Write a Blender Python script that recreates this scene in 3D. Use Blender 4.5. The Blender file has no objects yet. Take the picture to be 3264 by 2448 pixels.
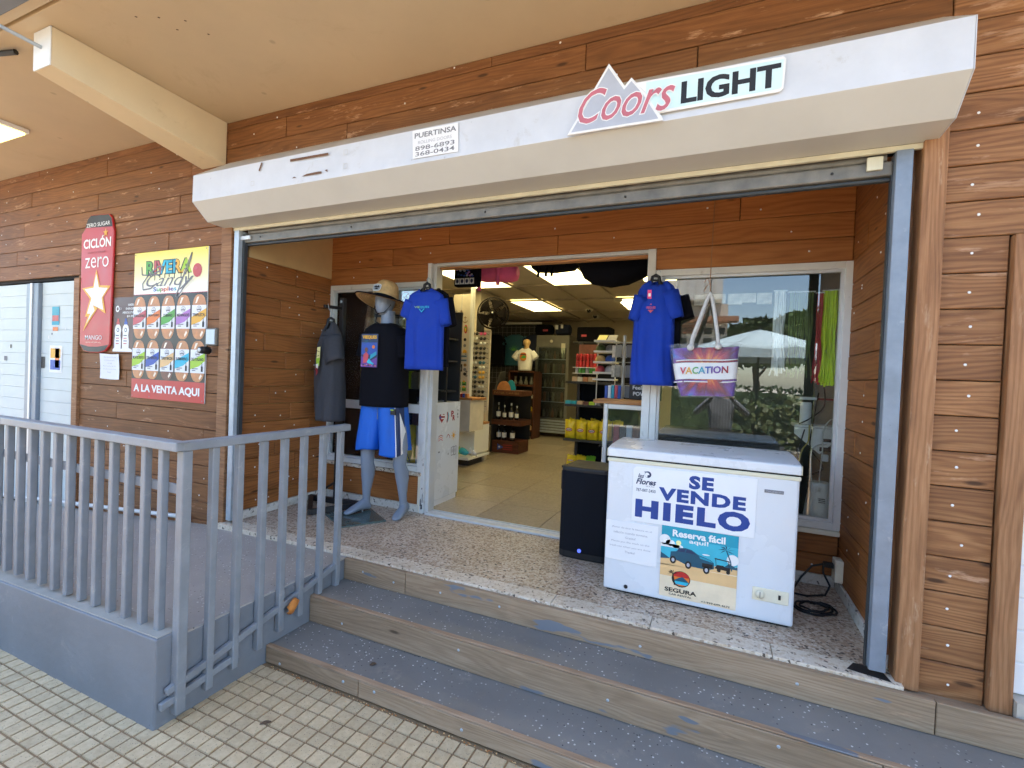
import bpy, bmesh, math, random
from mathutils import Vector, Matrix, noise

# ------------------------------------------------------------------ camera
sc = bpy.context.scene
R = math.radians
PI = math.pi
cam_d = bpy.data.cameras.new('camera')
cam = bpy.data.objects.new('camera', cam_d)
sc.collection.objects.link(cam)
sc.camera = cam
cam_d.sensor_width = 36.0
cam_d.lens = 36.0 * 1512.1 / 3264.0
cam_d.clip_start = 0.05
cam_d.clip_end = 600.0
YAW, PIT, ROL = 0.40627, -0.01704, 0.04123
fwd = Vector((-math.sin(YAW) * math.cos(PIT), math.cos(YAW) * math.cos(PIT), math.sin(PIT)))
rgt = Vector((math.cos(YAW), math.sin(YAW), 0))
upv = rgt.cross(fwd)
r2 = rgt * math.cos(ROL) + upv * math.sin(ROL)
u2 = -rgt * math.sin(ROL) + upv * math.cos(ROL)
cm = Matrix((r2, u2, -fwd)).transposed().to_4x4()
cm.translation = Vector((0, -2.6, 1.67))
cam.matrix_world = cm

# ------------------------------------------------------------------ sky, sun, exposure
SUN_EL, SUN_AZ = R(72), R(24)          # sun stands behind the building, a little to the right
world = bpy.data.worlds.new('World')
sc.world = world
world.use_nodes = True
wn = world.node_tree
bg = wn.nodes['Background']
sky = wn.nodes.new('ShaderNodeTexSky')
sky.sky_type = 'NISHITA'
sky.sun_disc = False
sky.sun_elevation = SUN_EL
sky.sun_rotation = SUN_AZ
sky.altitude = 0
sky.air_density = 1.0
sky.dust_density = 0.9
sky.ozone_density = 0.8
wn.links.new(sky.outputs['Color'], bg.inputs['Color'])
bg.inputs['Strength'].default_value = 0.15
sun_d = bpy.data.lights.new('sun', 'SUN')
sun_d.energy = 4.6
sun_d.angle = R(0.5)
sun_d.color = (1.0, 0.95, 0.87)
sun = bpy.data.objects.new('sun', sun_d)
sc.collection.objects.link(sun)
sdir = Vector((math.sin(SUN_AZ) * math.cos(SUN_EL), math.cos(SUN_AZ) * math.cos(SUN_EL), math.sin(SUN_EL)))
sun.rotation_euler = sdir.to_track_quat('Z', 'Y').to_euler()
sun.location = (0, 0, 12)
vs = sc.view_settings
vs.view_transform = 'Standard'
vs.look = 'None'
vs.gamma = 1.0
vs.use_curve_mapping = False
vs.exposure = 2.35
sc.cycles.use_adaptive_sampling = True
sc.cycles.adaptive_threshold = 0.03
sc.cycles.max_bounces = 7
sc.cycles.diffuse_bounces = 4
sc.cycles.glossy_bounces = 3
sc.cycles.transmission_bounces = 6
sc.cycles.transparent_max_bounces = 12
sc.cycles.use_denoising = True
sc.cycles.sample_clamp_indirect = 6.0

# ------------------------------------------------------------------ helpers
rnd = random.Random(7)
ORD = ['first', 'second', 'third', 'fourth', 'fifth', 'sixth', 'seventh', 'eighth', 'ninth', 'tenth', 'eleventh', 'twelfth', 'thirteenth', 'fourteenth', 'fifteenth', 'sixteenth', 'seventeenth']
WM = {}                                   # world matrix of each object as built
COL = sc.collection
M = {}


def srgb(r, g, b):
    f = lambda c: ((c / 255.0) / 12.92) if c / 255.0 <= 0.04045 else (((c / 255.0) + 0.055) / 1.055) ** 2.4
    return (f(r), f(g), f(b), 1)


def newmat(name):
    m = bpy.data.materials.new(name)
    m.use_nodes = True
    nt = m.node_tree
    return m, nt, nt.nodes['Principled BSDF']


def nd(nt, typ, ins=None, **props):
    n = nt.nodes.new('ShaderNode' + typ)
    for k, v in props.items():
        setattr(n, k, v)
    for k, v in (ins or {}).items():
        s = n.inputs[k]
        if hasattr(v, 'is_output') or isinstance(v, bpy.types.NodeSocket):
            nt.links.new(v, s)
        else:
            s.default_value = v
    return n


def ramp(nt, fac, stops, interp='LINEAR'):
    n = nt.nodes.new('ShaderNodeValToRGB')
    cr = n.color_ramp
    cr.interpolation = interp
    while len(cr.elements) < len(stops):
        cr.elements.new(0.5)
    for e, (p, c) in zip(cr.elements, stops):
        e.position = p
        e.color = c if len(c) == 4 else (*c, 1)
    nt.links.new(fac, n.inputs['Fac'])
    return n.outputs['Color']


def mixc(nt, fac, a, b, mode='MIX'):
    n = nt.nodes.new('ShaderNodeMix')
    n.data_type = 'RGBA'
    n.blend_type = mode
    for s, v in ((n.inputs[0], fac), (n.inputs[6], a), (n.inputs[7], b)):
        if isinstance(v, bpy.types.NodeSocket):
            nt.links.new(v, s)
        else:
            s.default_value = v
    return n.outputs[2]


def mth(nt, op, a, b=0.0):
    n = nt.nodes.new('ShaderNodeMath')
    n.operation = op
    for s, v in ((n.inputs[0], a), (n.inputs[1], b)):
        if isinstance(v, bpy.types.NodeSocket):
            nt.links.new(v, s)
        else:
            s.default_value = v
    return n.outputs[0]


def coords(nt, scale=(1, 1, 1), rand=False):
    tc = nt.nodes.new('ShaderNodeTexCoord')
    v = tc.outputs['Object']
    if rand:
        oi = nt.nodes.new('ShaderNodeObjectInfo')
        m1 = mth(nt, 'MULTIPLY', oi.outputs['Random'], 37.0)
        m2 = mth(nt, 'MULTIPLY', oi.outputs['Random'], 91.0)
        cb = nd(nt, 'CombineXYZ', {'X': m1, 'Y': m2, 'Z': m1})
        va = nd(nt, 'VectorMath', {0: v, 1: cb.outputs[0]}, operation='ADD')
        v = va.outputs[0]
    mp = nd(nt, 'Mapping', {'Vector': v, 'Scale': scale})
    return mp.outputs[0]


def bump(nt, bsdf, h, strength=0.2, dist=0.01):
    b = nd(nt, 'Bump', {'Height': h, 'Strength': strength, 'Distance': dist})
    nt.links.new(b.outputs[0], bsdf.inputs['Normal'])


def plain(name, col, rough=0.5, metal=0.0, var=0.12, vscale=6.0, bmp=0.0, bscale=60.0, spec=0.5, emit=None, estr=0.0, coat=0.0, scuff=None, samt=0.5, sscale=9.0):
    """a paint/plastic/metal: colour with soft uneven wear, uneven gloss and optional fine relief"""
    m, nt, b = newmat(name)
    c = (*col[:3], 1)
    v = coords(nt)
    n1 = nd(nt, 'TexNoise', {'Vector': v, 'Scale': vscale, 'Detail': 5.0, 'Roughness': 0.62})
    lo = tuple(max(0, x * (1 - var)) for x in c[:3]) + (1,)
    hi = tuple(min(1, x * (1 + var)) for x in c[:3]) + (1,)
    cc = ramp(nt, n1.outputs[0], [(0.3, lo), (0.7, hi)])
    if scuff:
        ns = nd(nt, 'TexNoise', {'Vector': v, 'Scale': sscale, 'Detail': 9.0, 'Roughness': 0.78, 'Distortion': 0.6})
        sm_ = ramp(nt, ns.outputs[0], [(0.585, (0, 0, 0, 1)), (0.68, (samt, samt, samt, 1))])
        cc = mixc(nt, sm_, cc, (*scuff[:3], 1))
        ns2 = nd(nt, 'TexVoronoi', {'Vector': v, 'Scale': sscale * 4.5})
        cs2_ = nd(nt, 'SeparateColor', {'Color': ns2.outputs['Color']})
        pk_ = mth(nt, 'MULTIPLY', ramp(nt, cs2_.outputs[0], [(0.90, (0, 0, 0, 1)), (0.91, (1, 1, 1, 1))]), ramp(nt, ns2.outputs['Distance'], [(0.06, (1, 1, 1, 1)), (0.13, (0, 0, 0, 1))]))
        cc = mixc(nt, mth(nt, 'MULTIPLY', pk_, samt), cc, tuple(x * 0.35 for x in c[:3]) + (1,))
    nt.links.new(cc, b.inputs['Base Color'])
    rr = ramp(nt, n1.outputs[0], [(0.3, (max(0.02, rough - .07),) * 3), (0.7, (min(1, rough + .07),) * 3)])
    nt.links.new(rr, b.inputs['Roughness'])
    b.inputs['Metallic'].default_value = metal
    b.inputs['Specular IOR Level'].default_value = spec
    if coat:
        b.inputs['Coat Weight'].default_value = coat
        b.inputs['Coat Roughness'].default_value = 0.12
    if bmp:
        n2 = nd(nt, 'TexNoise', {'Vector': v, 'Scale': bscale, 'Detail': 4.0})
        bump(nt, b, n2.outputs[0], bmp, 0.004)
    if emit:
        b.inputs['Emission Color'].default_value = (*emit[:3], 1)
        b.inputs['Emission Strength'].default_value = estr
    M[name] = m
    return m


def wood(name, dark, mid, light, wear=None, wearamt=0.5, ring=16.0, rough=0.62, paint=None, rw=0.22):
    """flat-sawn board: growth rings as contours of a field stretched along local X, fibres, faded spots"""
    m, nt, b = newmat(name)
    v = coords(nt, (1, 1, 1), True)
    s1 = nd(nt, 'VectorMath', {0: v, 1: (0.8, 5.0, 5.5)}, operation='MULTIPLY')
    f1 = nd(nt, 'TexNoise', {'Vector': s1.outputs[0], 'Scale': 1.0, 'Detail': 2.0, 'Roughness': 0.5, 'Distortion': 0.25})
    sz = nd(nt, 'SeparateXYZ', {'Vector': v})
    ph = mth(nt, 'ADD', mth(nt, 'MULTIPLY', sz.outputs[2], ring * 9.0), mth(nt, 'MULTIPLY', f1.outputs[0], ring * 2.6))
    rg = mth(nt, 'SINE', ph)
    rg = mth(nt, 'MULTIPLY_ADD', rg, 0.5)
    nt.nodes[-1].inputs[2].default_value = 0.5
    rg = mth(nt, 'POWER', rg, 1.6)
    s2 = nd(nt, 'VectorMath', {0: v, 1: (6.0, 220.0, 220.0)}, operation='MULTIPLY')
    f2 = nd(nt, 'TexNoise', {'Vector': s2.outputs[0], 'Scale': 1.0, 'Detail': 3.0})
    s5 = nd(nt, 'VectorMath', {0: v, 1: (1.8, 9.0, 14.0)}, operation='MULTIPLY')
    f5 = nd(nt, 'TexNoise', {'Vector': s5.outputs[0], 'Scale': 1.0, 'Detail': 7.0, 'Roughness': 0.68, 'Distortion': 0.4})
    grain = mth(nt, 'ADD', mth(nt, 'ADD', mth(nt, 'MULTIPLY', rg, rw), mth(nt, 'MULTIPLY', f2.outputs[0], 0.30)), mth(nt, 'MULTIPLY', f5.outputs[0], 0.76 - rw))
    c = ramp(nt, grain, [(0.30, light), (0.52, mid), (0.80, dark)])
    # knots
    kv = nd(nt, 'TexVoronoi', {'Vector': nd(nt, 'VectorMath', {0: v, 1: (1.9, 0.0, 7.0)}, operation='MULTIPLY').outputs[0], 'Scale': 1.0, 'Randomness': 1.0})
    kn = ramp(nt, kv.outputs['Distance'], [(0.045, (1, 1, 1, 1)), (0.09, (0, 0, 0, 1))])
    kd = tuple(x * 0.35 for x in dark[:3]) + (1,)
    c = mixc(nt, mth(nt, 'MULTIPLY', kn, 0.85), c, kd)
    if wear:
        s3 = nd(nt, 'VectorMath', {0: v, 1: (3.0, 9.0, 16.0)}, operation='MULTIPLY')
        f3 = nd(nt, 'TexNoise', {'Vector': s3.outputs[0], 'Scale': 1.0, 'Detail': 6.0, 'Roughness': 0.7})
        wmk = ramp(nt, f3.outputs[0], [(0.60, (0, 0, 0, 1)), (0.68, (1, 1, 1, 1))])
        c = mixc(nt, mth(nt, 'MULTIPLY', mth(nt, 'MULTIPLY', wmk, f1.outputs[0]), wearamt * 2), c, (*wear[:3], 1))
    if paint:
        s4 = nd(nt, 'VectorMath', {0: v, 1: (1.3, 4.0, 5.0)}, operation='MULTIPLY')
        f4 = nd(nt, 'TexNoise', {'Vector': s4.outputs[0], 'Scale': 1.6, 'Detail': 3.0})
        pm = ramp(nt, f4.outputs[0], [(0.66, (0, 0, 0, 1)), (0.675, (1, 1, 1, 1))])
        c = mixc(nt, pm, c, (*paint[:3], 1))
    oi = nt.nodes.new('ShaderNodeObjectInfo')
    val = mth(nt, 'MULTIPLY_ADD', oi.outputs['Random'], 0.20)
    nt.nodes[-1].inputs[2].default_value = 0.90
    hs = nd(nt, 'HueSaturation', {'Color': c, 'Value': val})
    nt.links.new(hs.outputs[0], b.inputs['Base Color'])
    b.inputs['Roughness'].default_value = rough
    b.inputs['Specular IOR Level'].default_value = 0.35
    bump(nt, b, grain, 0.3, 0.003)
    M[name] = m
    return m


def glassmat(name, tint=(0.93, 0.96, 0.95), ior=1.52, dirt=0.012):
    m, nt, b = newmat(name)
    nt.nodes.remove(b)
    out = nt.nodes['Material Output']
    tr = nd(nt, 'BsdfTransparent', {'Color': (*tint, 1)})
    gl = nd(nt, 'BsdfGlossy', {'Color': (1, 1, 1, 1), 'Roughness': 0.0})
    fr = nd(nt, 'Fresnel', {'IOR': ior})
    fac = mth(nt, 'MULTIPLY', fr.outputs[0], 1.35)
    mx = nd(nt, 'MixShader', {0: fac, 1: tr.outputs[0], 2: gl.outputs[0]})
    df = nd(nt, 'BsdfDiffuse', {'Color': (0.7, 0.72, 0.72, 1)})
    v = coords(nt)
    nz = nd(nt, 'TexNoise', {'Vector': v, 'Scale': 2.5, 'Detail': 6.0, 'Roughness': 0.7})
    dm = ramp(nt, nz.outputs[0], [(0.35, (0, 0, 0, 1)), (0.8, (dirt, dirt, dirt, 1))])
    mx2 = nd(nt, 'MixShader', {0: dm, 1: mx.outputs[0], 2: df.outputs[0]})
    nt.links.new(mx2.outputs[0], out.inputs['Surface'])
    M[name] = m
    return m


class MB:
    """collects faces (world coordinates) and links them as one mesh object"""

    def __init__(s):
        s.v = []; s.f = []; s.m = []; s.mats = []; s.sm = []

    def mi(s, mat):
        mat = M[mat] if isinstance(mat, str) else mat
        if mat not in s.mats:
            s.mats.append(mat)
        return s.mats.index(mat)

    def face(s, pts, mat, smooth=False):
        i = len(s.v)
        s.v += [tuple(p) for p in pts]
        s.f.append(list(range(i, i + len(pts))))
        s.m.append(s.mi(mat)); s.sm.append(smooth)

    def add(s, pts, faces, mat, smooth=False):
        i = len(s.v)
        s.v += [tuple(p) for p in pts]
        k = s.mi(mat)
        for f in faces:
            s.f.append([i + a for a in f]); s.m.append(k); s.sm.append(smooth)
        return s

    def box(s, x0, x1, y0, y1, z0, z1, mat):
        p = [(x0, y0, z0), (x1, y0, z0), (x1, y1, z0), (x0, y1, z0), (x0, y0, z1), (x1, y0, z1), (x1, y1, z1), (x0, y1, z1)]
        return s.add(p, [(0, 3, 2, 1), (4, 5, 6, 7), (0, 1, 5, 4), (1, 2, 6, 5), (2, 3, 7, 6), (3, 0, 4, 7)], mat)

    def hexa(s, p, mat):
        return s.add(p, [(0, 3, 2, 1), (4, 5, 6, 7), (0, 1, 5, 4), (1, 2, 6, 5), (2, 3, 7, 6), (3, 0, 4, 7)], mat)

    def prism(s, poly, vec, mat, caps=True, smooth=False):
        n = len(poly)
        a = [Vector(p) for p in poly]
        b = [p + Vector(vec) for p in a]
        fs = [(i, (i + 1) % n, n + (i + 1) % n, n + i) for i in range(n)]
        if caps:
            fs = [tuple(range(n - 1, -1, -1)), tuple(range(n, 2 * n))] + fs
        return s.add(a + b, fs, mat, smooth)

    def loft(s, rings, mat, caps=True, smooth=True, closed=True):
        n = len(rings[0])
        pts = [p for r in rings for p in r]
        fs = []
        for k in range(len(rings) - 1):
            for i in range(n if closed else n - 1):
                j = (i + 1) % n
                fs.append((k * n + i, k * n + j, (k + 1) * n + j, (k + 1) * n + i))
        s.add(pts, fs, mat, smooth)
        if caps and closed:
            s.face(list(reversed(rings[0])), mat, smooth)
            s.face(rings[-1], mat, smooth)
        return s

    def tube(s, pts, r, mat, n=8, caps=True):
        pts = [Vector(p) for p in pts]
        rs = r if isinstance(r, (list, tuple)) else [r] * len(pts)
        rings = []
        prev = None
        for i, p in enumerate(pts):
            d = (pts[min(i + 1, len(pts) - 1)] - pts[max(i - 1, 0)])
            if d.length < 1e-9:
                d = Vector((0, 0, 1))
            d.normalize()
            if prev is None:
                ref = Vector((0, 0, 1)) if abs(d.z) < 0.9 else Vector((1, 0, 0))
                a = d.cross(ref).normalized()
            else:
                a = (prev - d * prev.dot(d))
                a = a.normalized() if a.length > 1e-6 else d.orthogonal().normalized()
            prev = a
            b = d.cross(a)
            rings.append([p + a * math.cos(2 * PI * k / n) * rs[i] + b * math.sin(2 * PI * k / n) * rs[i] for k in range(n)])
        return s.loft(rings, mat, caps)

    def lathe(s, c, prof, mat, n=16, axis='z'):
        c = Vector(c)
        rings = []
        for r, h in prof:
            ring = []
            for k in range(n):
                a = 2 * PI * k / n
                if axis == 'z':
                    ring.append(c + Vector((r * math.cos(a), r * math.sin(a), h)))
                elif axis == 'y':
                    ring.append(c + Vector((r * math.cos(a), h, -r * math.sin(a))))
                else:
                    ring.append(c + Vector((h, r * math.cos(a), r * math.sin(a))))
            rings.append(ring)
        return s.loft(rings, mat)

    def grid(s, fn, nu, nv, mat, smooth=True):
        pts = [fn(i / nu, j / nv) for j in range(nv + 1) for i in range(nu + 1)]
        fs = [(j * (nu + 1) + i, j * (nu + 1) + i + 1, (j + 1) * (nu + 1) + i + 1, (j + 1) * (nu + 1) + i) for j in range(nv) for i in range(nu)]
        return s.add(pts, fs, mat, smooth)

    def build(s, name, parent=None, bevel=0.0, origin=None, rotz=0.0, solid=0.0, seg=2):
        me = bpy.data.meshes.new(name)
        o0 = Vector(origin) if origin is not None else (WM[parent.name].translation.copy() if parent else Vector((0, 0, 0)))
        mt = Matrix.Translation(o0) @ Matrix.Rotation(rotz, 4, 'Z')
        inv = mt.inverted()
        me.from_pydata([inv @ Vector(p) for p in s.v], [], s.f)
        for m in s.mats:
            me.materials.append(m)
        me.polygons.foreach_set('material_index', s.m)
        me.polygons.foreach_set('use_smooth', s.sm)
        me.update()
        o = bpy.data.objects.new(name, me)
        COL.objects.link(o)
        if parent:
            o.parent = parent
            o.matrix_parent_inverse = WM[parent.name].inverted()
        o.matrix_basis = mt
        WM[o.name] = mt
        if solid:
            md = o.modifiers.new('thickness', 'SOLIDIFY'); md.thickness = solid; md.offset = 0
        if bevel:
            bm_ = bmesh.new(); bm_.from_mesh(me); bmesh.ops.remove_doubles(bm_, verts=bm_.verts, dist=1e-5); bmesh.ops.recalc_face_normals(bm_, faces=bm_.faces); bm_.to_mesh(me); bm_.free()
            md = o.modifiers.new('edges', 'BEVEL'); md.width = bevel; md.segments = seg; md.limit_method = 'ANGLE'; md.angle_limit = R(35)
        return o


def tag(o, label=None, cat=None, group=None, kind=None):
    if label: o['label'] = label
    if cat: o['category'] = cat
    if group: o['group'] = group
    if kind: o['kind'] = kind
    return o


def thing(name, label, cat, loc, group=None):
    o = bpy.data.objects.new(name, None)
    o.empty_display_size = 0.1
    COL.objects.link(o)
    o.location = loc
    WM[o.name] = Matrix.Translation(Vector(loc))
    return tag(o, label, cat, group)


def struct(o, label=None):
    o['kind'] = 'structure'
    if label: o['label'] = label
    return o


def bx(name, x0, x1, y0, y1, z0, z1, mat, parent=None, bevel=0.0):
    return MB().box(x0, x1, y0, y1, z0, z1, mat).build(name, parent, bevel, origin=None if parent else (x0, y0, z0))


def ring(c, a, b, n=20, p=2.0):
    c, a, b = Vector(c), Vector(a), Vector(b)
    out = []
    for k in range(n):
        t = 2 * PI * k / n
        ct, st = math.cos(t), math.sin(t)
        out.append(c + a * math.copysign(abs(ct) ** (2 / p), ct) + b * math.copysign(abs(st) ** (2 / p), st))
    return out


# ---- flat print: lettering and drawn shapes on a plane ------------------------
_tcache = {}


def textmesh(s, bold=0.0, shear=0.0, space=1.0):
    key = (s, bold, shear, space)
    if key not in _tcache:
        cu = bpy.data.curves.new('t', 'FONT')
        cu.body = s
        cu.offset = bold
        cu.shear = shear
        cu.space_character = space
        cu.resolution_u = 3
        ob = bpy.data.objects.new('t', cu)
        COL.objects.link(ob)
        dg = bpy.context.evaluated_depsgraph_get()
        me = bpy.data.meshes.new_from_object(ob.evaluated_get(dg))
        vs_ = [(v.co.x, v.co.y) for v in me.vertices]
        fs_ = [tuple(p.vertices) for p in me.polygons]
        bpy.data.objects.remove(ob); bpy.data.curves.remove(cu); bpy.data.meshes.remove(me)
        _tcache[key] = (vs_, fs_)
    return _tcache[key]


class Flat:
    def __init__(s, o, u=(1, 0, 0), v=(0, 0, 1), n=(0, -1, 0), step=0.0008, warp=None):
        s.o, s.u, s.w, s.n = Vector(o), Vector(u), Vector(v), Vector(n)
        s.step = step; s.mb = MB(); s.warp = warp

    def P(s, x, y, l):
        p = s.o + s.u * x + s.w * y + s.n * (s.step * (l + 1))
        return s.warp(p, l) if s.warp else p

    def poly(s, pts, mat, l=0):
        s.mb.face([s.P(x, y, l) for x, y in pts], mat)
        return s

    def rect(s, x0, y0, x1, y1, mat, l=0):
        return s.poly([(x0, y0), (x1, y0), (x1, y1), (x0, y1)], mat, l)

    def ell(s, cx, cy, rx, ry, mat, l=0, n=18, p=2.0, a0=0, a1=2 * PI):
        pts = []
        for k in range(n + (0 if a1 - a0 > 6.28 else 1)):
            t = a0 + (a1 - a0) * k / n
            ct, st = math.cos(t), math.sin(t)
            pts.append((cx + rx * math.copysign(abs(ct) ** (2 / p), ct), cy + ry * math.copysign(abs(st) ** (2 / p), st)))
        return s.poly(pts, mat, l)

    def line(s, pts, w, mat, l=0):
        for (x0, y0), (x1, y1) in zip(pts, pts[1:]):
            d = math.hypot(x1 - x0, y1 - y0) or 1
            nx, ny = -(y1 - y0) / d * w / 2, (x1 - x0) / d * w / 2
            s.poly([(x0 - nx, y0 - ny), (x1 - nx, y1 - ny), (x1 + nx, y1 + ny), (x0 + nx, y0 + ny)], mat, l)
        return s

    def text(s, t, x0, y0, x1, y1, mat, l=1, bold=0.0, shear=0.0, mats=None, space=1.0, skew=0.0):
        """the lettering fills the box x0..x1, y0..y1"""
        vs_, fs_ = textmesh(t, bold, shear, space)
        if not vs_:
            return s
        ax, bx_ = min(p[0] for p in vs_), max(p[0] for p in vs_)
        ay, by = min(p[1] for p in vs_), max(p[1] for p in vs_)
        sx, sy = (x1 - x0) / max(1e-6, bx_ - ax), (y1 - y0) / max(1e-6, by - ay)
        pts = [s.P(x0 + (p[0] - ax) * sx, y0 + (p[1] - ay) * sy + skew * (p[0] - ax) * sx, l) for p in vs_]
        if mats:
            k = s.mb
            i = len(k.v); k.v += [tuple(p) for p in pts]
            for f in fs_:
                cx = sum(vs_[a][0] for a in f) / len(f)
                q = min(len(mats) - 1, int((cx - ax) / (bx_ - ax) * len(mats)))
                k.f.append([i + a for a in f]); k.m.append(k.mi(mats[q])); k.sm.append(False)
        else:
            s.mb.add(pts, fs_, mat)
        return s

    def build(s, name='printed_face', parent=None):
        return s.mb.build(name, parent)


def copy_tree(o, loc=None, label=None, group=None, parent=None):
    c = o.copy()
    COL.objects.link(c)
    if parent is not None:
        c.parent = parent
    if loc is not None:
        c.location = loc
    if label: c['label'] = label
    if group: c['group'] = group
    for ch in o.children:
        copy_tree(ch, parent=c)
    return c

# ------------------------------------------------------------------ materials
wood('wood_left', srgb(90, 56, 29), srgb(124, 80, 44), srgb(146, 99, 58), wear=srgb(184, 142, 108), wearamt=0.9, ring=24, rw=0.13)
wood('wood_right', srgb(96, 60, 35), srgb(138, 94, 58), srgb(168, 122, 80), wear=srgb(190, 150, 118), wearamt=0.6, ring=30, rw=0.17)
wood('wood_recess', srgb(100, 58, 27), srgb(142, 88, 43), srgb(162, 104, 54), ring=26, rw=0.15)
wood('wood_header', srgb(128, 76, 36), srgb(164, 104, 54), srgb(180, 119, 66), ring=20, rw=0.14)
wood('wood_trim', srgb(100, 66, 42), srgb(142, 100, 66), srgb(170, 126, 88), wear=srgb(180, 150, 120), wearamt=0.6, ring=24, rw=0.12)
wood('wood_riser', srgb(116, 96, 74), srgb(148, 126, 101), srgb(172, 150, 124), wear=srgb(170, 142, 114), wearamt=0.6, ring=30, rough=0.8, paint=srgb(112, 116, 122), rw=0.09)
wood('wood_edge', srgb(120, 96, 74), srgb(164, 136, 108), srgb(186, 160, 132), ring=30, rough=0.8, paint=srgb(120, 122, 126), rw=0.08)
wood('wood_shelf', srgb(120, 78, 44), srgb(172, 120, 74), srgb(190, 140, 92), ring=20)
wood('wood_dark', srgb(58, 30, 20), srgb(84, 46, 30), srgb(100, 58, 38), ring=20)
plain('dark_gap', (0.012, 0.010, 0.009), 0.9)
plain('soffit', srgb(198, 178, 146), 0.75, var=0.07, vscale=1.2, bmp=0.12, bscale=120, scuff=srgb(176, 152, 116), samt=.35, sscale=1.3)
plain('beam_paint', srgb(220, 202, 166), 0.7, var=0.05, vscale=2.0, bmp=0.15, bscale=90, scuff=srgb(190, 168, 128), samt=.5, sscale=3.0)
plain('beam_end', srgb(226, 226, 222), 0.7, var=0.06)
plain('plaster', srgb(198, 166, 116), 0.8, var=0.06)
plain('hood_white', srgb(204, 207, 212), 0.42, var=0.06, vscale=5, spec=0.4, scuff=srgb(168, 162, 150), samt=.35, sscale=4.0)
plain('hood_cream', srgb(196, 193, 184), 0.45, var=0.04, vscale=3)
plain('door_pale', srgb(196, 204, 202), .5, var=.08, vscale=1.5)
plain('hood_top_shaded', srgb(190, 182, 170), .6, var=.1, vscale=6)  # shade of the facet facing the soffit, put into a darker colour
plain('dim', srgb(64, 60, 54), .4, var=.5, vscale=30)  # drinks darkened in colour to look faint behind the fridge glass
plain('dim_green', srgb(72, 76, 62), .8, var=.12, vscale=2)
plain('lip_cream', srgb(214, 208, 182), 0.5)
plain('tape_brown', srgb(110, 76, 54), 0.7)
plain('tape_grey', srgb(196, 196, 192), 0.7)
plain('galv', srgb(176, 186, 194), 0.42, metal=0.35, var=0.14, vscale=14)
plain('galv_blue', srgb(128, 138, 150), 0.42, metal=0.15, var=0.14, vscale=9, scuff=srgb(176, 180, 184), samt=.6, sscale=12)
plain('steel_dirty', srgb(118, 114, 106), 0.5, metal=0.3, var=0.3, vscale=10)
plain('alu', srgb(206, 208, 208), 0.38, metal=0.25, var=0.06)
plain('alu_white', srgb(212, 212, 208), 0.45, var=0.07, vscale=5, scuff=srgb(150, 146, 138), samt=.5, sscale=8)
plain('rail_paint', srgb(130, 135, 140), 0.42, var=0.12, vscale=7, bmp=0.25, bscale=50, scuff=srgb(168, 166, 160), samt=.5, sscale=14.0)
plain('ramp_side', srgb(114, 118, 123), 0.55, var=0.14, vscale=2.2, bmp=0.6, bscale=22, scuff=srgb(150, 150, 148), samt=.45, sscale=5.0)
plain('ramp_top', srgb(138, 134, 132), 0.62, var=0.08, vscale=1.6, bmp=0.3, bscale=40)
plain('kerb_top', srgb(160, 154, 142), 0.8, var=0.14, vscale=4, bmp=0.3, scuff=srgb(120, 122, 124), samt=.8, sscale=9)
plain('black_metal', (0.012, 0.012, 0.013), 0.45, var=0.2)
plain('steel_dark', srgb(58, 62, 64), .55, metal=.2, var=.2)
plain('black_plastic', (0.006, 0.0065, 0.008), 0.55, var=0.2)
plain('black_cloth', (0.005, 0.005, 0.008), 0.95, spec=.15, var=0.15, vscale=60, bmp=0.2, bscale=400)
plain('navy_cloth', (0.012, 0.018, 0.045), 0.9, var=0.15)
plain('grey_cloth', srgb(58, 59, 64), 0.95, var=0.2, vscale=90, bmp=0.25, bscale=500)
plain('blue_cloth', srgb(3, 52, 156), 0.85, var=0.04, vscale=20, bmp=0.2, bscale=500)
plain('short_blue', srgb(6, 92, 192), 0.62, var=0.05, vscale=10, bmp=0.15, bscale=500)
plain('mannequin', srgb(128, 138, 152), 0.42, var=0.03, vscale=3, spec=0.5)
plain('white', srgb(232, 232, 230), 0.5, var=0.03)
plain('paper', srgb(232, 232, 232), 0.7, var=0.02)
plain('offwhite', srgb(222, 216, 196), 0.55, var=0.05)
plain('enamel', srgb(216, 220, 224), 0.28, var=0.03, vscale=2.5, spec=0.5, scuff=srgb(186, 184, 176), samt=.25, sscale=3.5)
plain('gasket', srgb(218, 212, 186), 0.5, var=0.04)
plain('ctrl_cream', srgb(224, 218, 194), 0.4)
plain('ink_blue', srgb(22, 62, 140), 0.45, var=0.05)
plain('ink_navy', srgb(34, 52, 88), 0.45)
plain('ink_black', srgb(26, 26, 28), 0.5)
plain('ink_grey', srgb(120, 120, 124), 0.6)
plain('ink_pale', srgb(176, 176, 182), 0.6)
plain('red', srgb(186, 40, 42), 0.4, var=0.05)
plain('red_dark', srgb(150, 34, 40), 0.5)
plain('script_pink', srgb(190, 104, 116), .45)
plain('crimson', srgb(192, 70, 84), 0.45)
plain('yellow', srgb(236, 214, 36), 0.5)
plain('pale_yellow', srgb(240, 232, 160), 0.5)
plain('gold', srgb(226, 168, 48), 0.5)
plain('orange', srgb(222, 120, 48), 0.5)
plain('sand', srgb(226, 186, 130), 0.55, var=0.08, vscale=8)
plain('sand_pale', srgb(234, 216, 184), 0.55)
plain('teal', srgb(30, 152, 176), 0.5, var=0.05)
plain('teal_dark', srgb(24, 82, 104), 0.5)
plain('sky_print', srgb(60, 178, 200), 0.5)
plain('cyan', srgb(40, 178, 206), 0.5)
plain('green', srgb(92, 168, 78), 0.55)
plain('lime', srgb(168, 206, 60), 0.55)
plain('purple', srgb(104, 62, 150), 0.55)
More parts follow.
